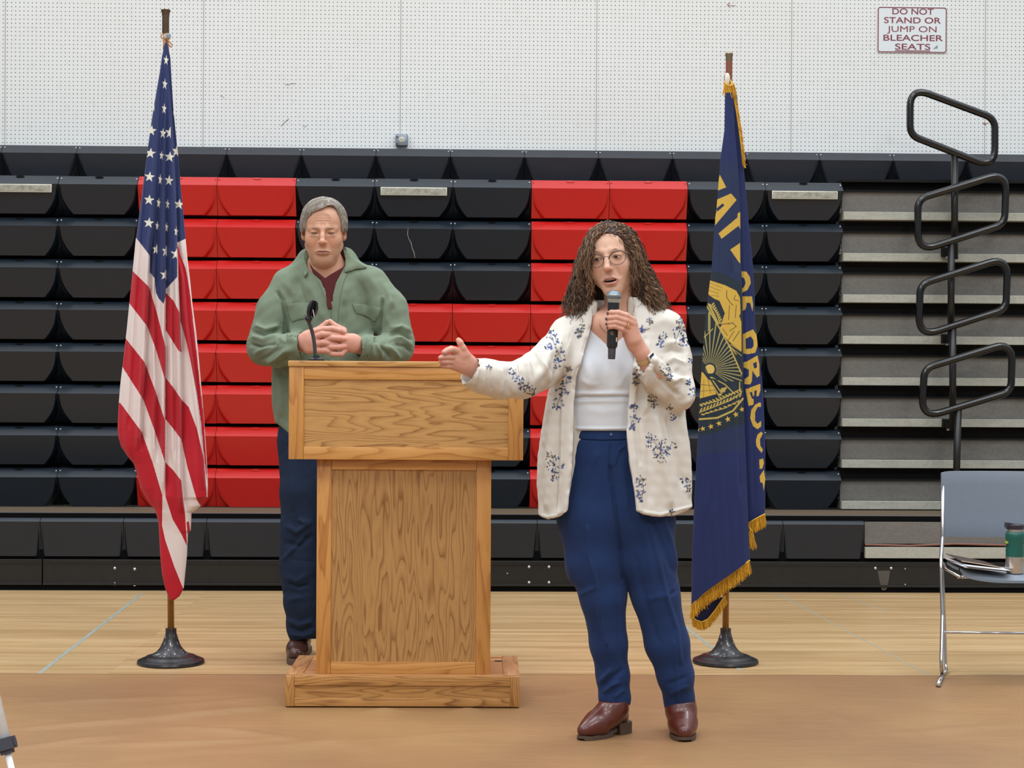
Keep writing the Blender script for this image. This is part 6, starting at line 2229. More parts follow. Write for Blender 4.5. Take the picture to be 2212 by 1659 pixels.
    # eyebrows
    bm_ = plain('man_brow_hair', (150, 138, 126), .85)
    for s in (-1, 1):
        mb = MB(); mb.tube([HFM.v(s * .012, .0135, .0895), HFM.v(s * .028, .0190, .0870), HFM.v(s * .046, .0125, .0725)], [.0022, .0030, .0016], 7)
        mb.build('eyebrow', bm_, root, smooth=True, world=True)
    # hair
    lo, hi = bounds([HFM.w((-.12, -.08, -.14)), HFM.w((.12, .15, .12))], .015)
    f = Field(lo, hi, .003)
    f.ell(HFM.w((0, .037, -.018)), (.0955, .098, .109), 0, HFM.R / HFM.sc)
    f.ell(HFM.w((0, .072, .040)), (.062, .056, .052), .03, HFM.R / HFM.sc)
    for s in (-1, 1):
        f.ell(HFM.w((s * .068, .010, .010)), (.020, .046, .030), .02, HFM.R / HFM.sc)
    skinp = [(600, 640), (640, 520), (652, 508), (655, 494), (662, 498), (663, 478), (669, 465), (679, 455), (692, 451), (702, 446), (716, 443), (725, 447), (731, 460), (734, 474), (737, 488), (739, 500), (743, 500), (746, 494), (752, 506), (760, 540), (790, 640)]
    f.cut(skinp, 4, DM + .02, k=.004)
    f.halfspace(HFM.w((0, -.035, 0)), -HFM.R[:, 1] / HFM.sc, k=.004)
    V, F = f.mesh(); V = relax(V, F, 1)
    N = vnormals(V, F)
    L_ = (V - HFM.O) @ HFM.R / HFM.sc ** 2
    comb = np.sin(L_[:, 0] * 300 + L_[:, 2] * 190 + 3 * np.sin(L_[:, 1] * 40)) + .6 * np.sin(L_[:, 0] * 620 - L_[:, 1] * 200)
    V = V + N * (comb * .0010)[:, None]
    C = colarr(len(V), (142, 134, 124))
    C = blend(C, np.clip(.5 + .5 * np.sin(L_[:, 0] * 420 + L_[:, 1] * 150 + 2 * np.sin(L_[:, 2] * 60)), 0, 1) * .5, (178, 172, 162))
    hm = vcol('grey_hair', .6, .3)
    hair = mesh_np('hair', V, F, hm, root, cols=C)
    rng = np.random.RandomState(8)
    px, py, d = proj(V)
    fr = np.nonzero(((N @ CF) < .4) & (L_[:, 1] > .012))[0]
    nS, nP = 5200, 10
    pk = fr[rng.randint(0, len(fr), nS)]
    Lp = L_[pk]
    # combed: from a side parting across the crown, and downward at the temples
    X = Lp[:, 0]; Y = Lp[:, 1]
    dl = np.stack([np.where(X < .02, -1.0, .7), np.clip(-.4 - (np.abs(X) / .06) * 1.6, -2.4, 0), np.where(Y > .08, .5, -.35)], 1) + rng.normal(0, .18, (nS, 3))
    dw = dl @ (HFM.R / HFM.sc).T
    dw -= N[pk] * np.sum(dw * N[pk], 1)[:, None]
    dw /= np.maximum(np.linalg.norm(dw, axis=1), 1e-6)[:, None]
    t = np.linspace(0, 1, nP)
    Ls = rng.uniform(.012, .026, nS)
    s_ = t[None] * Ls[:, None]
    path = V[pk][:, None] + dw[:, None] * s_[..., None] - N[pk][:, None] * (s_ ** 2 * 5.0)[..., None] + N[pk][:, None] * .0012
    pal = np.array([lin(c)[:3] for c in ((150, 142, 132), (182, 176, 168), (120, 112, 102), (204, 200, 194), (136, 124, 110))])
    qx, qy, _ = proj(path.reshape(-1, 3))
    bad = (polydist(qx, qy, skinp).reshape(nS, nP) < -3).any(1)
    Vt, Ft, Ct = tubes(path[~bad], (rng.uniform(.0003, .0006, nS)[:, None] * (1 - .6 * t[None] ** 2))[~bad], pal[rng.randint(0, 5, nS)][~bad], 4)
    o = mesh_np('hair_strands', Vt, Ft, hm, hair, cols=Ct)
    o['kind'] = 'stuff'

    # ---- jeans
    lo, hi = bounds([S(590, 880, -.25), S(830, 1400, .3)], .03)
    f = Field(lo, hi, .0055)
    f.chain([S(702, 880, .03, 92), S(702, 950, .03, 98), S(702, 1010, .03, 96)], .03, .6)
    f.chain([S(658, 960, .03, 56), S(656, 1060, .0, 50), S(650, 1140, .0, 43), S(646, 1220, .0, 41), S(651, 1300, .01, 39), S(656, 1350, .02, 35), S(657, 1383, .02, 31)], .02, .85)
    f.chain([S(748, 960, .03, 56), S(752, 1060, .0, 50), S(756, 1140, .0, 43), S(758, 1220, .0, 41), S(756, 1300, .01, 39), S(756, 1350, .02, 35), S(756, 1383, .02, 31)], .02, .85)
    f.cut([(610, 1386), (628, 1386), (655, 1381), (690, 1380), (730, 1383), (800, 1384), (800, 1440), (610, 1440)], 4, 9, k=.003)
    V, F = f.mesh(); V = relax(V, F, 2)
    V, F = subdivide(V, F)
    N = vnormals(V, F)
    V = folds(V, N, [([(612, 1130), (640, 1150), (680, 1120)], 6, .009), ([(640, 1118), (655, 1128), (668, 1118)], 5, .010), ([(610, 1170), (645, 1180), (682, 1150)], 6, -.008), ([(606, 1215), (630, 1190), (660, 1160)], 5, .008), ([(608, 1240), (640, 1255), (676, 1235)], 7, .006),
                     ([(620, 1258), (645, 1268), (672, 1262)], 4, -.008), ([(612, 1300), (650, 1290), (680, 1296)], 7, .006), ([(616, 1335), (645, 1350), (680, 1342)], 5, .009), ([(620, 1352), (650, 1364), (682, 1352)], 4, -.011), ([(622, 1368), (655, 1374), (682, 1366)], 4, .007),
                     ([(620, 960), (628, 1040), (634, 1110)], 6, .005), ([(650, 950), (655, 1040), (660, 1100)], 8, -.004)])
    V = wrinkle(V, N, .003, 30, 15)
    V = crumple(V, N, .0045, 26, 93, (1, 1, .8))
    t_ = NT('dark_denim')
    n1 = t_.noise(t_.coord((1, 1, 1)), 9, 5, .6)
    t_.col(t_.mix(n1, lin((22, 32, 52)), lin((36, 52, 78))))
    t_.bump(t_.noise(t_.coord((1, 1, .4)), 700, 2), .2, .0008)
    mesh_np('jeans', V, F, t_.set(.85, 0, .2), root)

    # ---- shoes
    lm = plain('dark_brown_leather', (74, 44, 38), .34, spec=.5, var=.15, nscale=18, coat=.15)
    sl = plain('shoe_sole', (84, 66, 54), .6)
    for (tx, ty, hx_, hy) in ((636, 1436, 657, 1405), (775, 1436, 757, 1405)):
        T, Hh = np.array(G(tx, ty)), np.array(G(hx_, hy)); T[2] = Hh[2] = 0
        dv = T - Hh; L = np.linalg.norm(dv); dv /= L
        lat = np.array([-dv[1], dv[0], 0])
        lo = np.minimum(T, Hh) - .08; hi = np.maximum(T, Hh) + .08; lo[2] = -.01; hi[2] = .18
        f = Field(lo, hi, .003)
        def pt(s, z, l=0): return T * s + Hh * (1 - s) + np.array([0, 0, z]) + lat * l
        f.chain([(pt(.90, .038), .030), (pt(.72, .046), .041), (pt(.45, .050), .038), (pt(.15, .050), .036)], .02)
        f.chain([(pt(.72, .046), .038), (pt(.45, .082), .034), (pt(.28, .108), .036), (pt(.20, .130), .036)], .02)
        f.halfspace((0, 0, .018), (0, 0, -1), k=.004)
        V, F = f.mesh(); V = relax(V, F, 1)
        N = vnormals(V, F)
        V = folds(V, N, [([(640, 1405), (652, 1402), (664, 1406)], 2.2, .003), ([(641, 1411), (652, 1409), (666, 1412)], 2.2, .003)])
        sh = mesh_np('shoe', V, F, lm, root)
        poly = [(1.06, 0), (1.03, .5), (.9, .85), (.7, 1.0), (.4, .84), (.1, .88), (-.06, .6), (-.10, 0)]
        poly = poly + [(a_, -b_) for a_, b_ in reversed(poly[1:-1])]
        mb = MB()
        a = [mb.bm.verts.new(Vector(pt(s_, .001, k * .043))) for s_, k in poly]
        b = [mb.bm.verts.new(Vector(pt(s_, .022, k * .043))) for s_, k in poly]
        mb.face(a[::-1]); mb.face(b)
        for i in range(len(a)):
            mb.face([a[i], a[(i + 1) % len(a)], b[(i + 1) % len(a)], b[i]])
        mb.build('sole', sl, sh, world=True, auto=40)

    # ---- maroon shirt
    lo, hi = bounds([S(640, 520, -.25), S(770, 700, .15)], .03)
    f = Field(lo, hi, .004)
    f.chain([S(705, 590, .03, 66), S(705, 620, .03, 82), S(705, 690, .03, 88)], .05, .62)
    f.cone(S(703, 600, -.02), S(706, 680, -.045), .055, .065, .05)
    f.cut([(652, 500), (664, 560), (676, 590), (692, 604), (701, 628), (708, 668), (726, 668), (734, 622), (748, 590), (756, 560), (762, 500)], 4, 9, keep=True)
    f.cut([(640, 500), (664, 560), (676, 580), (702.5, 601), (712, 594), (741, 577), (752, 560), (760, 500)], 4, DM + .03, k=.003)
    V, F = f.mesh(); V = relax(V, F, 2)
    mar = plain('maroon_shirt', (84, 40, 42), .9, var=.08, nscale=40, spec=.15)
    mesh_np('undershirt', V, F, mar, root)
    # ---- overshirt
    lo, hi = bounds([S(520, 530, -.38), S(912, 950, .26)], .03)
    f = Field(lo, hi, .0052)
    f.chain([S(705, 612, .03, 76), S(705, 650, .03, 98), S(706, 720, .03, 106), S(706, 800, .03, 110), S(703, 860, .03, 107), S(702, 925, .03, 106)], .05, .62)
    f.chain([S(668, 592, .04, 30), S(625, 612, .02, 32)], .04)
    f.chain([S(742, 592, .04, 30), S(790, 608, .02, 34)], .04)
    f.chain([S(622, 618, .0, 34), S(594, 672, -.02, 38), S(572, 740, -.05, 38)], .03)
    f.chain([S(806, 614, .0, 36), S(838, 668, -.02, 40), S(857, 738, -.05, 38)], .03)
    f.chain([S(572, 752, -.06, 38), S(604, 758, -.12, 35), S(630, 752, -.18, 31), S(650, 748, -.225, 28)], .015)
    f.chain([S(857, 750, -.06, 38), S(826, 758, -.12, 34), S(800, 754, -.18, 29), S(778, 752, -.225, 26)], .015)
    f.cone(S(668, 562, .05), S(742, 560, .05), .050, None, .04)
    f.cone(S(703, 480, -.01), S(703, 580, .0), .088, .080, .006, op='s')
    # front opening
    f.cut([(660, 500), (664, 560), (668, 575), (684, 590), (702, 602), (707, 618), (714, 640), (717.5, 655), (720, 640), (729, 606), (741, 584), (750, 566), (756, 500)], 4, DM + .0, k=.003)
    # shirt tail hem
    f.cut([(570, 905), (597, 914), (610, 925), (622, 938), (650, 952), (700, 958), (760, 950), (800, 925), (830, 905), (830, 1000), (570, 1000)], 4, 9, k=.004)
    # cuffs
    f.cone(S(640, 746, -.20), S(664, 744, -.26), .036, .038, .003, op='s')
    f.cut([(672, 700), (648, 719), (641, 730), (640, 745), (643, 760), (648, 772), (650, 790), (700, 790), (700, 700)], 4, DM - .14, k=.003)
    f.cone(S(786, 750, -.20), S(764, 750, -.26), .033, .035, .003, op='s')
    f.cut([(740, 700), (768, 722), (776, 732), (781, 744), (782, 760), (779, 770), (770, 778), (740, 790), (725, 740)], 4, DM - .14, k=.003)
    V, F = f.mesh(); V = relax(V, F, 2)
    V, F = subdivide(V, F)
    N = vnormals(V, F)
    fl = [([(596, 625), (612, 650), (618, 690), (616, 740)], 4, -.012), ([(606, 640), (626, 660), (640, 640)], 8, .006), ([(612, 600), (632, 630), (650, 655)], 9, .007), ([(640, 590), (652, 640), (670, 680)], 8, -.006), ([(660, 600), (680, 640), (700, 700)], 8, .005),
          ([(545, 700), (575, 712), (608, 700)], 5, .008), ([(538, 725), (570, 735), (610, 722)], 5, .009), ([(536, 742), (565, 750), (600, 742)], 4, -.009), ([(540, 715), (572, 724), (606, 712)], 4, -.008), ([(545, 770), (570, 752), (596, 740)], 5, .007), ([(556, 782), (582, 768), (606, 748)], 5, -.006), ([(572, 788), (600, 772), (625, 752)], 5, .007), ([(590, 792), (614, 778), (632, 768)], 4, -.006),
          ([(600, 735), (620, 732), (640, 730)], 5, .005), ([(610, 760), (626, 758), (640, 762)], 4, .005), ([(616, 745), (630, 744), (642, 747)], 3.5, -.004),
          ([(826, 640), (822, 680), (816, 720), (812, 745)], 4, -.012), ([(830, 610), (842, 640), (850, 670)], 6, .006), ([(842, 640), (836, 680), (838, 710)], 6, .006), ([(842, 712), (866, 706), (890, 722)], 5, .009), ([(836, 722), (862, 718), (894, 738)], 4, -.009), ([(838, 732), (868, 730), (894, 752)], 5, .008), ([(848, 742), (874, 748), (892, 766)], 4, -.007), ([(830, 742), (852, 760), (868, 780)], 5, .008), ([(820, 745), (838, 765), (846, 782)], 4, -.007), ([(808, 738), (822, 760), (826, 780)], 4, .006), ([(795, 735), (806, 752), (808, 778)], 4, .004),
          ([(790, 585), (806, 610), (822, 640)], 8, .004), ([(748, 600), (740, 650), (736, 700)], 9, .005), ([(770, 595), (785, 630), (790, 650)], 9, -.004), ([(740, 640), (745, 690), (742, 720)], 7, -.005), ([(800, 700), (790, 730), (780, 760)], 6, .005),
          ([(628, 700), (640, 740), (650, 790)], 7, .005), ([(604, 800), (606, 850), (608, 905)], 6, .007), ([(615, 800), (616, 860), (618, 925)], 5, -.006), ([(716, 660), (717, 720), (718, 780)], 2, -.004), ([(728, 600), (722, 640), (720, 700)], 3, .003)]
    V = folds(V, N, fl, 1.5)
    N = vnormals(V, F)
    V = wrinkle(V, N, .0030, 22, 31, (1.2, 1, .5))
    V = wrinkle(V, N, .0016, 80, 32)
    V = crumple(V, N, .0026, 16, 91, (1.2, 1, .6), .8)
    t_ = NT('sage_cotton')
    n1 = t_.noise(t_.coord((1, 1, 1)), 6, 4)
    t_.col(t_.mix(n1, lin((106, 120, 101)), lin((124, 138, 118))))
    t_.bump(t_.noise(t_.coord((1, 1, 1)), 500, 2), .15, .0008)
    gm = t_.set(.88, 0, .15, 0, .08)
    sh = mesh_np('overshirt', V, F, gm, root)
    bt = bvh_of((V, F))
    blkb = plain('dark_button', (34, 36, 44), .3)
    kw = dict(maxd=DM + .1, smooth_d=4)
    patch('pocket_flap', [(620, 657), (640, 654), (662, 653), (677, 655), (676, 684), (658, 688), (646, 690), (632, 695), (628, 690), (622, 672)], bt, gm, sh, .004, .002, 2.6, bulge=.003, **kw)
    patch('pocket_flap', [(761, 656), (785, 657), (806, 660), (823, 666), (818, 680), (811, 694), (806, 693), (790, 682), (770, 676), (765, 668)], bt, gm, sh, .004, .002, 2.6, bulge=.003, **kw)
    patch('pocket', [(624, 690), (676, 688), (674, 724), (640, 726), (628, 722)], bt, gm, sh, .001, .001, 3, **kw)
    patch('pocket', [(766, 680), (812, 692), (806, 728), (770, 726)], bt, gm, sh, .001, .001, 3, **kw)
    patch('placket', [(717.5, 658), (720.5, 636), (728.5, 606), (740, 584), (749, 592), (741, 612), (733, 645), (729, 690), (727, 700), (716, 700)], bt, gm, sh, .003, .0015, 2.6, bulge=.001, **kw)
    patch('placket', [(669, 560), (679, 580), (692, 594), (702.5, 600), (709, 618), (716, 640), (719, 660), (716, 690), (706, 654), (696, 628), (688, 608), (674, 592), (666, 575)], bt, gm, sh, .002, .001, 2.2, bulge=.001, **kw)
    patch('collar', [(660, 541), (657, 552), (655, 570), (656, 585), (657, 598), (663, 592), (670, 580), (676, 578), (671, 564), (666, 550)], bt, gm, sh, .007, .014, 2.2, bulge=.003, maxd=DM + .1, smooth_d=30)
    patch('collar', [(741, 535), (750, 545), (758, 556), (772, 567), (792, 577), (784, 580), (768, 581), (756, 585), (744, 588), (746, 572), (747, 560), (743, 546)], bt, gm, sh, .006, .010, 2.2, bulge=.003, maxd=DM + .1, smooth_d=30)
    patch('undershirt_collar', [(739.5, 537), (746, 548), (749, 562), (746, 575), (741, 580), (733, 578), (738, 566), (741, 552)], bt, plain('maroon_collar', (122, 66, 66), .9, spec=.1), sh, .004, .004, 2.2, maxd=DM + .1, smooth_d=30)
    patch('cuff', [(622, 726), (648, 717), (641, 730), (640, 745), (643, 760), (649, 776), (630, 780), (620, 770), (616, 750)], bt, gm, sh, .003, .001, 3, **kw)
    patch('cuff', [(770, 722), (796, 722), (802, 744), (800, 768), (792, 780), (777, 774), (781, 760), (781, 744), (776, 732)], bt, gm, sh, .003, .001, 3, **kw)
    for bx_, by_, r in ((693.5, 600, .006), (712.5, 648, .0055), (723.5, 695, .006), (795, 767, .0055), (647, 672, .004), (802, 678, .004), (722, 684, .004)):
        button(bx_, by_, bt, r, blkb, sh)
    # wrist watch on his left wrist
    wr = np.array(SM(780, 751, Z + .035))
    ax = Vector(SM(778, 747, Z + .03) - SM(800, 752, Z + .06)).normalized()
    e1 = Vector((0, 0, 1)); e1 = (e1 - ax * e1.dot(ax)).normalized(); e2 = ax.cross(e1)
    mb = MB()
    mb.tube([Vector(wr) + (e1 * cos(a) * 1.0 + e2 * sin(a) * .85) * .0345 for a in np.linspace(0, 2 * pi, 26, endpoint=False)], .0042, 8, closed=True)
    w_ = mb.build('wristwatch', plain('black_strap', (28, 28, 30), .5), root, smooth=True, world=True)
    nn = Vector(-CF) * .8 + Vector((0, 0, .3)); nn.normalize()
    mb = MB(); mb.lathe([(.014, -.004), (.0155, 0), (.0155, .004), (.013, .006), (0, .006)], Vector(wr) + nn * .031, 24, axis=nn); mb.build('watch_case', plain('silver_watch_case', (170, 172, 168), .3, .8), w_, world=True, auto=40)
man()
# ================================================================ flags
def interp_y(pl, y):
    pl = sorted(pl, key=lambda p: p[1])
    return np.interp(y, [p[1] for p in pl], [p[0] for p in pl])
def star_poly(cx, cy, r, sx=1.0, rot_=0.0, half=0):
    o = []
    for k in range(10):
        a = -pi / 2 + k * pi / 5 + rot_
        rr = r if k % 2 == 0 else r * .40
        x = rr * cos(a) * sx
        if half == -1: x = min(x, 1.5)
        if half == 1: x = max(x, -1.5)
        o.append((cx + x, cy + rr * sin(a)))
    return o
def cloth(name, L, R, y0, y1, d0, th, pleats, colfn, mat, parent, nu=200, step=.9, bot=None, wav=0.0):
    """a hanging, gathered cloth: outline left/right by height, real depth, overlapping pleats"""
    ys = np.arange(y0, y1 + .01, step)
    u = np.linspace(0, 1, nu)
    xl, xr = interp_y(L, ys), interp_y(R, ys)
    X = xl[:, None] + (xr - xl)[:, None] * u[None]
    Y = np.repeat(ys[:, None], nu, 1)
    if bot is not None:      # slanted lower edge: compress rows so the last follows it
        yb = np.interp(X, [p[0] for p in bot], [p[1] for p in bot])
        v = (ys - y0) / (y1 - y0)
        Y = y0 + v[:, None] * (yb - y0)
        xl2, xr2 = interp_y(L, Y[:, 0]), interp_y(R, Y[:, -1])
        X = np.minimum(np.maximum(X, interp_y(L, Y.ravel()).reshape(Y.shape)), interp_y(R, Y.ravel()).reshape(Y.shape))
    env = np.sqrt(np.clip(1 - (2 * u - 1) ** 2, 0, 1))[None]
    kk_ = int(50 / step); wdr = np.pad(xr - xl, kk_, mode='edge'); wdr = np.convolve(wdr, np.ones(2 * kk_ + 1) / (2 * kk_ + 1), 'valid')
    wd = np.clip(np.minimum(wdr, (xr - xl) * 1.6) / 120, .10, 1)[:, None]
    edge = np.clip(np.minimum(u, 1 - u) / .04, 0, 1)[None]
    D = d0 - th * env * wd
    for pl, A, ww in pleats:
        xb = interp_y(pl, ys)[:, None]
        yy = np.clip((ys - min(p[1] for p in pl)) / 30, 0, 1) * np.clip((max(p[1] for p in pl) - ys) / 30, 0, 1)
        s_ = X - xb
        D = D + A * wd * edge * yy[:, None] * (lambda g_: g_ * np.exp(-np.maximum(s_, 0) / ww) + (1 - g_) * .12 * np.exp(np.minimum(s_, 0) / (ww * .5)))(1 / (1 + np.exp(-np.clip(s_ / .8, -30, 30))))
        D = D - A * .5 * wd * edge * yy[:, None] * np.exp(-((s_ + ww * .9) / (ww * .8)) ** 2)
    D = D + wav * wd * edge * (np.sin(X * .16 + Y * .011) + .6 * np.sin(X * .31 - Y * .02 + 1.3) + .4 * np.sin(X * .07 + Y * .05)) 
    Dk = d0 + th * .9 * env * wd + wav * edge * wd * np.sin(X * .2 + Y * .01)
    A = Pn(X, Y, D); B = Pn(X, Y, Dk)
    n, m = X.shape
    V = np.concatenate([A.reshape(-1, 3), B.reshape(-1, 3)])
    idx = np.arange(n * m).reshape(n, m)
    q = lambda I: np.stack([I[:-1, :-1], I[1:, :-1], I[1:, 1:], I[:-1, 1:]], -1).reshape(-1, 4)
    F1 = q(idx)
    F2 = q(idx + n * m)[:, ::-1]
    def strip(a):
        return np.stack([a[:-1], a[1:], a[1:] + n * m, a[:-1] + n * m], -1)
    F = np.concatenate([F1, F2, strip(idx[:, 0])[:, ::-1], strip(idx[:, -1]), strip(idx[0]), strip(idx[-1])[:, ::-1]])
    C = colfn(X.ravel(), Y.ravel())
    C = np.concatenate([C, C])
    return mesh_np(name, V, F, mat, parent, cols=C), (X, Y, D)
flagm = vcol('flag_nylon', .62, .25, sheen=.1, bump=.06, nscale=700)

def us_flag():
    b = P(362, 1290, DFL)
    root = empty('flag', b, 'furled flag with white stars and red and white stripes on the left pole', 'flag')
    L = [(357, 92), (350, 120), (346, 150), (340, 185), (333, 225), (326, 270), (318, 330), (309, 400), (300, 470), (293, 520), (287, 580), (281, 640), (274, 710), (266, 780), (260, 830), (256, 880), (254, 925), (256, 945), (262, 965), (275, 985), (289, 1002), (296, 1025), (304, 1055), (320, 1082), (334, 1100), (342, 1125), (344, 1160), (346, 1200), (350, 1240), (357, 1272), (364, 1288), (370, 1298)]
    R = [(362, 92), (368, 125), (371, 180), (375, 240), (381, 300), (385, 340), (390, 400), (396, 460), (401, 516), (405, 560), (410, 600), (416, 660), (424, 720), (430, 780), (436, 850), (442, 920), (447, 1000), (449, 1050), (448, 1074), (437, 1080), (434, 1093), (422, 1103), (414, 1108), (412, 1146), (406, 1152), (404, 1200), (400, 1240), (397, 1270), (388, 1288), (374, 1298)]
    B1 = [(354, 110), (347, 200), (343, 300), (338, 400), (334, 480), (325, 553), (322, 620), (319, 681), (316, 745), (312.6, 815), (308, 863), (305, 933), (303, 975)]
    B1b = [(358, 110), (352, 200), (349, 300), (345, 400), (338, 500), (336, 600), (333, 660), (336, 740), (338, 820), (336, 900), (338, 1000)]
    B2 = [(361, 110), (361, 200), (359, 300), (357, 400), (358, 560), (358, 655), (357, 800), (357, 940), (357, 1071)]
    B3 = [(363, 110), (368, 200), (374, 300), (379, 400), (383, 524), (386, 600), (389, 690), (391, 780), (392, 863), (392, 950), (394, 1040), (400, 1110)]
    B4 = [(384, 530), (398, 600), (406, 700), (420, 800), (432, 900), (440, 980), (444, 1060)]
    RED, WHT, BLU = (180, 26, 42), (222, 208, 204), (40, 52, 98)
    reds = [
        [(280, 585), (286, 585), (322, 620), (339, 676), (357, 748), (357, 822), (336, 752), (318, 705), (277, 652), (268, 652)],
        [(262, 729), (270, 729), (312.6, 783), (336, 845), (357, 911), (357, 1000), (334, 930), (309.5, 863), (264.7, 793), (255, 793)],
        [(250, 870), (259.6, 870), (306, 933), (330, 1000), (351, 1071), (350, 1135), (357, 1167), (376.5, 1224), (396, 1272), (392, 1305), (340, 1305), (240, 1000)],
        [(358, 632), (375, 650), (388, 676), (392, 761), (386, 758), (358, 713)],
        [(357, 815), (375, 838), (392, 863), (392, 950), (376, 928), (357, 905)],
        [(357, 748), (358, 748), (358, 822), (357, 822)],
        [(357, 998), (376, 1018), (392, 1039), (396, 1080), (400, 1113), (404, 1180), (392, 1154), (373, 1122), (357, 1071)],
        [(383, 527), (390, 553), (401.5, 581), (410, 630), (413.5, 660), (423.5, 750), (432, 830), (440, 900), (446, 1000), (447, 1040), (440, 975), (434, 911), (425, 850), (412, 783), (403, 740), (390, 694), (386, 620)],
        [(392, 863), (408, 880), (425, 925), (440, 990), (446, 1060), (446, 1080), (436, 1096), (425, 1080), (405, 1010), (392, 950)],
        [(403, 1128), (408, 1126), (411, 1148), (405, 1152)]]
    blue = [(300, 80), (380, 80), (384, 330), (400, 480), (410, 512), (401.5, 515.5), (383, 524), (383, 598), (359, 624), (358, 640), (353, 656), (343, 645), (337, 632), (334, 601), (324, 588), (324, 553), (319, 546), (292, 511), (280, 500), (290, 300)]
    stars = [(359, 130, 12, .5, 0), (356, 182, 13, .45, 0), (354.6, 235, 13, .42, 0), (332, 231, 11, .8, -1), (327, 282, 12, 1, 0), (352, 288, 12.5, .55, 0), (367, 287, 14, .8, -1), (325, 331, 12, 1, 0), (349, 336, 11, .45, 0), (366.5, 339, 12, 1, 0), (381, 327, 13, .75, 0), (323, 382, 12, 1, 0),
             (346, 388, 13, .35, 0), (365, 390, 12.5, .8, 0), (322, 432, 12, 1, 0), (342.5, 438.5, 13, .36, 0), (362, 441, 12, .38, 0), (387, 441.5, 12, .95, 0), (321.5, 481.5, 12, 1, 0), (339.5, 488, 11, .38, 0), (360, 491, 12.5, .3, 0), (380.5, 500, 12, .38, 0), (338, 539, 12, .9, -1), (358.5, 543, 13, .7, -1), (381, 549, 13.5, 1, -1), (357.5, 594, 13, 1, -1), (376, 244, 8, .4, -1)]
    def colfn(X, Y):
        C = colarr(len(X), WHT)
        for p in reds:
            C[inpoly(X, Y, p)] = lin(RED)[:3]
        m = inpoly(X, Y, blue)
        C[m] = lin(BLU)[:3]
        for s_ in stars:
            C[inpoly(X, Y, star_poly(s_[0], s_[1], s_[2], s_[3], .12, s_[4]))] = lin((226, 222, 206))[:3]
        C[(X > interp_y([(364, 92), (370, 130), (371, 150), (369, 152)], Y)) & (Y < 130)] = lin((222, 220, 214))[:3]
        return C
    cloth('cloth', L, R, 92, 1297, DFL - .055, .052, [(B1, .040, 7), (B1b, .022, 5), (B2, .034, 6), (B3, .044, 7), (B4, .022, 6), ([(322, 290), (312, 420), (306, 500), (298, 600), (290, 720), (282, 850), (276, 930)], .012, 6), ([(374, 420), (372, 560), (374, 700), (376, 860), (378, 1000)], .014, 6)],
          colfn, flagm, root, nu=230, step=.9, wav=.0022)
    # cord and clip under the cap
    cm = plain('tan_cord', (178, 130, 92), .7)
    d = DFL - .03
    mb = MB(); mb.tube([P(352, 72, d), P(348, 76, d), P(350, 84, d), P(355, 80, d), P(352, 88, d), P(358, 84, d), P(366, 90, d), P(373, 98, d), P(370, 102, d), P(362, 94, d), P(355, 90, d), P(353, 106, d)], .0028, 8); mb.build('cord', cm, root, smooth=True, world=True)
    mb = MB(); mb.lathe([(.0125, -.002), (.0145, 0), (.0145, .014), (.010, .016)], P(361, 83, d + .01), 20); mb.build('snap_collar', plain('white_plastic_collar', (200, 200, 196), .4), root, world=True, auto=40)
    mb = MB(); mb.lathe([(.010, 0), (.0105, .003), (.008, .004), (.0, .004)], P(364, 77, d - .012), 20, axis=(0, -1, 0)); mb.build('snap_button', plain('blue_grey_button', (136, 148, 160), .4), root, world=True, auto=40)
us_flag()

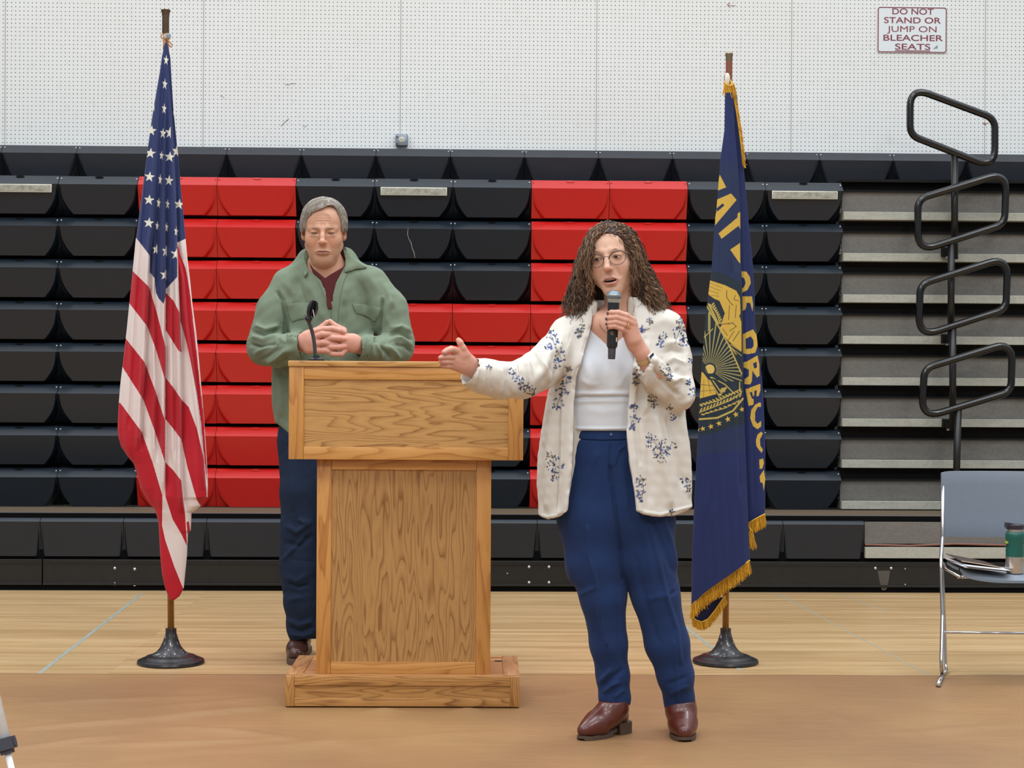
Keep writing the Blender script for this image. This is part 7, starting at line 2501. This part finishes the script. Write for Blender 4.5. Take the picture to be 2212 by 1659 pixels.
def state_flag():
    b = P(1567, 1300, DFR)
    root = empty('flag', b, 'furled navy flag with gold lettering, seal and fringe on the right pole', 'flag')
    c4 = lambda pts: [(1440 + x * .3616, 100 + y * .3616) for x, y in pts]
    c6 = lambda pts: [(1470 + x * .2411, 580 + y * .2411) for x, y in pts]
    c7 = lambda pts: [(1460 + x * .2895, 980 + y * .2895) for x, y in pts]
    GOLD, NAVY, TEAL, NV2 = (202, 166, 70), (31, 43, 90), (32, 44, 54), (34, 46, 80)
    holes, golds = [], []
    golds += [c4(p) for p in ([(318, 768), (356, 842), (306, 862), (308, 800)], [(302, 915), (385, 879), (418, 918), (289, 1070), (291, 1010), (298, 990)], [(310, 1118), (424, 1022), (424, 1000), (440, 988), (440, 1092), (430, 1072), (328, 1150)], [(380, 1215), (438, 1175), (440, 1297), (432, 1290)])]
    holes += [c4([(298, 968), (335, 938), (346, 950), (303, 988)])]
    # seal
    gs = [c6(p) for p in ([(258, 105), (400, 150), (500, 200), (533, 260), (538, 400), (520, 440), (470, 480), (360, 500), (395, 400), (350, 290), (300, 270), (250, 232), (248, 180)],
                          [(370, 505), (470, 482), (530, 430), (545, 480), (548, 740), (480, 692), (430, 650), (390, 600), (350, 535)],
                          [(205, 935), (180, 920), (170, 1165), (322, 1125), (290, 1050)])]
    golds += gs
    lines = [(c6([(235, 335), (330, 500), (430, 680), (548, 945)]), 1.5), (c6([(150, 1352), (330, 1338), (470, 1275), (560, 1165)]), 1.9), (c6([(262, 318), (330, 400), (352, 490)]), .9), (c6([(252, 395), (250, 560)]), .8), (c6([(210, 620), (290, 540)]), .9),
             (c6([(255, 990), (345, 1140)]), 1.2), (c6([(270, 975), (370, 1120)]), 1.2), (c6([(280, 975), (400, 1040), (470, 1110)]), 1.1), (c6([(530, 1020), (530, 1100)]), 1.2), (c6([(440, 690), (500, 770)]), .9), (c6([(450, 680), (540, 740)]), .9), (c6([(430, 690), (545, 780)]), .7),
             (c6([(170, 1290), (300, 1240), (450, 1180), (545, 1110)]), 1.0), (c6([(170, 1220), (330, 1190), (540, 1080)]), 1.1), (c6([(190, 1310), (400, 1250), (530, 1180)]), .9)]
    leaves = []
    rng = random.Random(9)
    for k in range(9):
        t = k / 8
        leaves += [(270 + 78 * t - 14, 325 + 160 * t, 24, 8, .7), (270 + 78 * t + 20, 320 + 160 * t, 24, 8, -.9)]
    for k in range(13):
        t = k / 12
        leaves += [(185 + 350 * t, 1240 - 130 * t - 14, 26, 8, .5), (185 + 350 * t, 1240 - 130 * t + 26, 26, 8, -1.1)]
    for k in range(9):
        t = k / 8
        leaves += [(200 + 320 * t, 1300 - 110 * t + 8, 22, 7, .2)]
    leaves += [(380, 1090, 30, 24, 0), (355, 1130, 18, 12, .5), (400, 1075, 22, 12, -.5)]
    stars = [(200, 1435, 24), (273, 1416, 26), (345, 1388, 26), (424, 1350, 27), (496, 1308, 27), (550, 1262, 24), (154, 1446, 20)]
    darkl = [([(260, 130), (370, 170)], .5), ([(256, 160), (360, 200)], .5), ([(254, 195), (340, 225)], .5), ([(275, 240), (350, 250)], .5), ([(415, 200), (412, 250), (440, 300), (470, 330)], .9), ([(490, 240), (480, 280), (520, 290)], .8), ([(440, 330), (430, 460)], .8), ([(500, 330), (490, 440)], .8),
             ([(420, 500), (470, 490), (500, 520), (440, 560)], .9), ([(530, 560), (470, 650)], .9), ([(480, 560), (430, 640)], .8), ([(380, 540), (420, 600)], .8), ([(200, 850), (260, 990), (330, 1000)], 2.2), ([(185, 1040), (290, 1050)], .7), ([(240, 960), (270, 1120)], .6), ([(180, 1100), (310, 1090)], .6),
             ([(350, 300), (395, 400), (365, 490)], .7), ([(210, 1000), (205, 1150)], .5)]
    darkl = [(c6(p), w) for p, w in darkl]
    sc = c6([(262, 903)])[0]
    def colF(X, Y):
        C = colarr(len(X), NAVY)
        m = (Y > 330) & (Y < 560); k = np.clip(np.minimum(Y - 330, 1000) / 40, 0, 1)
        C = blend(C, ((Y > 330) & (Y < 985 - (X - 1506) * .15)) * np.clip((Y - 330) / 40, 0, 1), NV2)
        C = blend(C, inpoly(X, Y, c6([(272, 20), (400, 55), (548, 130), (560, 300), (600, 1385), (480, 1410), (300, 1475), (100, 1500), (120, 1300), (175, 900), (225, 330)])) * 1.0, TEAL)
        sd = np.hypot(X - sc[0], Y - sc[1]); an = np.arctan2(Y - sc[1], X - sc[0])
        shield = inpoly(X, Y, c6([(235, 345), (330, 510), (430, 690), (546, 950), (550, 1010), (400, 1010), (330, 960), (190, 830), (225, 500)]))
        ray_ = np.abs(((an / (2 * pi) * 46) % 1) - .5) < (.22 - .0011 * sd)
        C = blend(C, (shield & ray_ & (sd > 14)) * .85, (170, 158, 92))
        for p in golds:
            C[inpoly(X, Y, p)] = lin(GOLD)[:3]
        C[(sd < 10.5) & (Y - sc[1] < 9)] = lin((206, 178, 96))[:3]
        for pl, w in lines:
            C = blend(C, np.clip(w + .5 - linedist(X, Y, pl), 0, 1), (186, 164, 84))
        for lx, ly, ra, rb, th in leaves:
            px_, py_ = c6([(lx, ly)])[0]
            u_ = (X - px_) * cos(th) + (Y - py_) * sin(th); v_ = -(X - px_) * sin(th) + (Y - py_) * cos(th)
            C = blend(C, np.clip(1.6 - (u_ / (ra * .17)) ** 2 - (v_ / (rb * .2)) ** 2, 0, 1), (186, 164, 84))
        for pl, w in darkl:
            C = blend(C, np.clip(w + .4 - linedist(X, Y, pl), 0, 1) * .9, TEAL)
        for p in holes:
            C[inpoly(X, Y, p)] = lin(NV2)[:3]
        for x, y, r in stars:
            cx, cy = c6([(x, y)])[0]
            C[inpoly(X, Y, star_poly(cx, cy, r * .26, 1, -.25))] = lin(GOLD)[:3]
        return C
    gr = [c6(p) for p in ([(545, 25), (590, 28), (622, 75), (630, 130), (600, 192), (545, 220)], [(553, 250), (640, 250), (650, 320), (645, 385), (625, 310), (592, 305), (588, 345), (578, 370), (555, 378)],
                          [(555, 590), (650, 545), (685, 600), (690, 690), (670, 755), (600, 768), (562, 760), (555, 680)], [(563, 842), (600, 830), (690, 778), (706, 860), (708, 960), (685, 978), (645, 915), (640, 1010), (625, 1038), (572, 1036), (575, 990), (612, 965), (612, 905), (565, 885)],
                          [(582, 1080), (605, 1075), (715, 1032), (716, 1090), (700, 1142), (680, 1145), (684, 1090), (660, 1096), (662, 1130), (650, 1150), (640, 1105), (618, 1110), (640, 1165), (655, 1170), (655, 1218), (610, 1232)],
                          [(705, 1200), (722, 1205), (720, 1240), (690, 1240), (668, 1290), (668, 1365), (690, 1392), (722, 1365), (722, 1415), (690, 1440), (650, 1412), (625, 1340), (635, 1265), (668, 1222)],
                          [(722, 1462), (738, 1478), (712, 1530), (715, 1590), (738, 1622), (728, 1652), (700, 1622), (680, 1590), (675, 1540), (690, 1488)])]
    gr += [c7(p) for p in ([(622, 45), (650, 35), (657, 70), (645, 112), (625, 112)], [(625, 170), (655, 120), (668, 190), (655, 277), (648, 220), (630, 212)])]
    hr = [c6(p) for p in ([(545, 75), (572, 88), (584, 130), (570, 165), (545, 185)], [(582, 630), (630, 608), (652, 640), (656, 690), (640, 716), (586, 722)], [(650, 850), (680, 835), (686, 890), (660, 897)])]
    def colR(X, Y):
        C = colarr(len(X), NAVY)
        for p in gr:
            C[inpoly(X, Y, p)] = lin(GOLD)[:3]
        for p in hr:
            C[inpoly(X, Y, p)] = lin(NAVY)[:3]
        return C
    # rear panel first (right), then the front one
    LR = [(1578, 205), (1588, 350), (1594, 460), (1596, 570), (1598, 650), (1600, 856), (1606, 1061), (1612, 1130)]
    RR = [(1592, 205), (1600, 280), (1606, 353), (1617, 480), (1626, 570), (1630, 640), (1631, 697), (1640, 770), (1646, 815), (1650, 880), (1653, 958), (1653, 1060), (1653, 1115), (1650, 1140)]
    botR = [(1590, 1150), (1612, 1134), (1654, 1112)]
    cloth('side_panel', LR, RR, 205, 1130, DFR - .01, .035, [([(1596, 360), (1606, 480), (1612, 600), (1618, 760), (1624, 900), (1628, 1100)], .010, 6)], colR, flagm, root, nu=110, step=.9, bot=botR, wav=.001)
    LF = [(1566, 200), (1564.8, 281), (1555.7, 346), (1550, 425), (1543, 490), (1537.6, 577), (1530, 635), (1523, 697), (1517, 779), (1511.7, 856), (1506.6, 958), (1501, 1061), (1495, 1189), (1493, 1317), (1492, 1340)]
    RF = [(1583, 200), (1588, 290), (1593.7, 353), (1599, 461.6), (1601, 570), (1604, 651), (1606, 856), (1614, 1061), (1620, 1214), (1621, 1240)]
    botF = [(1488, 1314), (1494, 1309), (1518, 1284), (1542, 1266), (1580, 1240), (1619, 1212), (1625, 1205)]
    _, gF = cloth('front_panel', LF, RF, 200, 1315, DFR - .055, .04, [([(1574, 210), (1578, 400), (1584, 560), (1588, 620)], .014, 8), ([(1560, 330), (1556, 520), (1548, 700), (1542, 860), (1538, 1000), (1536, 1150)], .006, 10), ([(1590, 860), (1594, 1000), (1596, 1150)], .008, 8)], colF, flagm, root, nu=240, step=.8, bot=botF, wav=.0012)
    # inner fold seen through the loop of fringe at the bottom
    LI = [(1496, 1290), (1496, 1330), (1499, 1342)]
    RI = [(1562, 1290), (1550, 1310), (1532, 1335), (1520, 1344)]
    cloth('inner_fold', LI, RI, 1290, 1343, DFR - .02, .012, [], lambda X, Y: colarr(len(X), (30, 34, 72)), flagm, root, nu=40, step=1.5)
    # fringe: bullion strands
    fm = vcol('gold_fringe', .5, .4)
    rng2 = np.random.RandomState(3)
    def fringe(name, pts, d, L_, dens, jit=.12, radius=.0010, head=3.0, dr=(0, 1)):
        pts = np.array(pts, float)
        seg = np.hypot(*np.diff(pts[:, :2], axis=0).T); cum = np.concatenate([[0], np.cumsum(seg)])
        n = int(cum[-1] * dens)
        s_ = np.sort(rng2.uniform(0, cum[-1], n))
        x = np.interp(s_, cum, pts[:, 0]); y = np.interp(s_, cum, pts[:, 1])
        nP = 6
        t = np.linspace(0, 1, nP)
        LL = L_ * rng2.uniform(.85, 1.12, n)
        ang = rng2.normal(0, jit, n)
        dx, dy = dr[0] + np.sin(ang), dr[1] + 0 * ang
        PX = x[:, None] + dx[:, None] * LL[:, None] * t + .6 * np.sin(t * 5 + ang[:, None] * 30)
        PY_ = y[:, None] + dy[:, None] * LL[:, None] * t
        PD = d + rng2.normal(0, .002, n)[:, None] + np.zeros((n, nP))
        path = Pn(PX, PY_, PD)
        pal = np.array([lin(c)[:3] for c in ((214, 162, 40), (196, 142, 30), (228, 180, 66), (176, 124, 28))])
        V, F, C = tubes(path, np.full((n, nP), radius), pal[rng2.randint(0, 4, n)], 4)
        # heading braid along the edge
        q = Pn(pts[:, 0], pts[:, 1], d - .002)
        mb = MB(); mb.tube([Vector(p) for p in q], .0032, 6)
        o = mesh_np(name, V, F, fm, root, cols=C); o['kind'] = 'stuff'
        o2 = mb.build('fringe_braid', plain('gold_braid', (212, 160, 44), .45), root, smooth=True, world=True)
    fringe('fringe', [(1493, 1309), (1518, 1284), (1542, 1266), (1580, 1240), (1620, 1210)], DFR - .072, 28, 5.0)
    fringe('fringe', [(1496, 1333), (1504, 1340), (1516, 1344), (1530, 1337), (1545, 1318), (1560, 1296), (1567, 1286)], DFR - .04, 17, 4.5, dr=(.1, 1))
    fringe('fringe', [(1612, 1133), (1632, 1121), (1653, 1110)], DFR - .045, 26, 5.0)
    fringe('fringe', [(1619, 1140), (1626, 1150)], DFR - .05, 36, 5.0)
    fringe('fringe', [(1578, 172), (1584, 200), (1591, 240), (1597, 280), (1602, 320), (1605, 356)], DFR - .04, 9, 4.0, dr=(.55, .8), radius=.0009)
    fringe('fringe', [(1564, 176), (1570, 184), (1578, 186), (1586, 180)], DFR - .055, 27, 6.0, dr=(.12, 1))
    # header sleeve
    mb = MB()
    a = P(1571, 170, DFR - .05)
    mb.sphere(a, .001, (11.5, 6, 24), 20)
    mb.build('header_patch', plain('white_header', (222, 218, 206), .8), root, smooth=True, world=True)
    mb = MB(); mb.tube([P(1571 + 6.0 * cos(t) + (2.0 * sin(t)), 173 + 13 * sin(t), DFR - .05) for t in np.linspace(0, 2 * pi, 20, endpoint=False)], .0016, 6, closed=True)
    mb.build('header_stitching', plain('brown_edge', (112, 72, 40), .7), root, smooth=True, world=True)
state_flag()
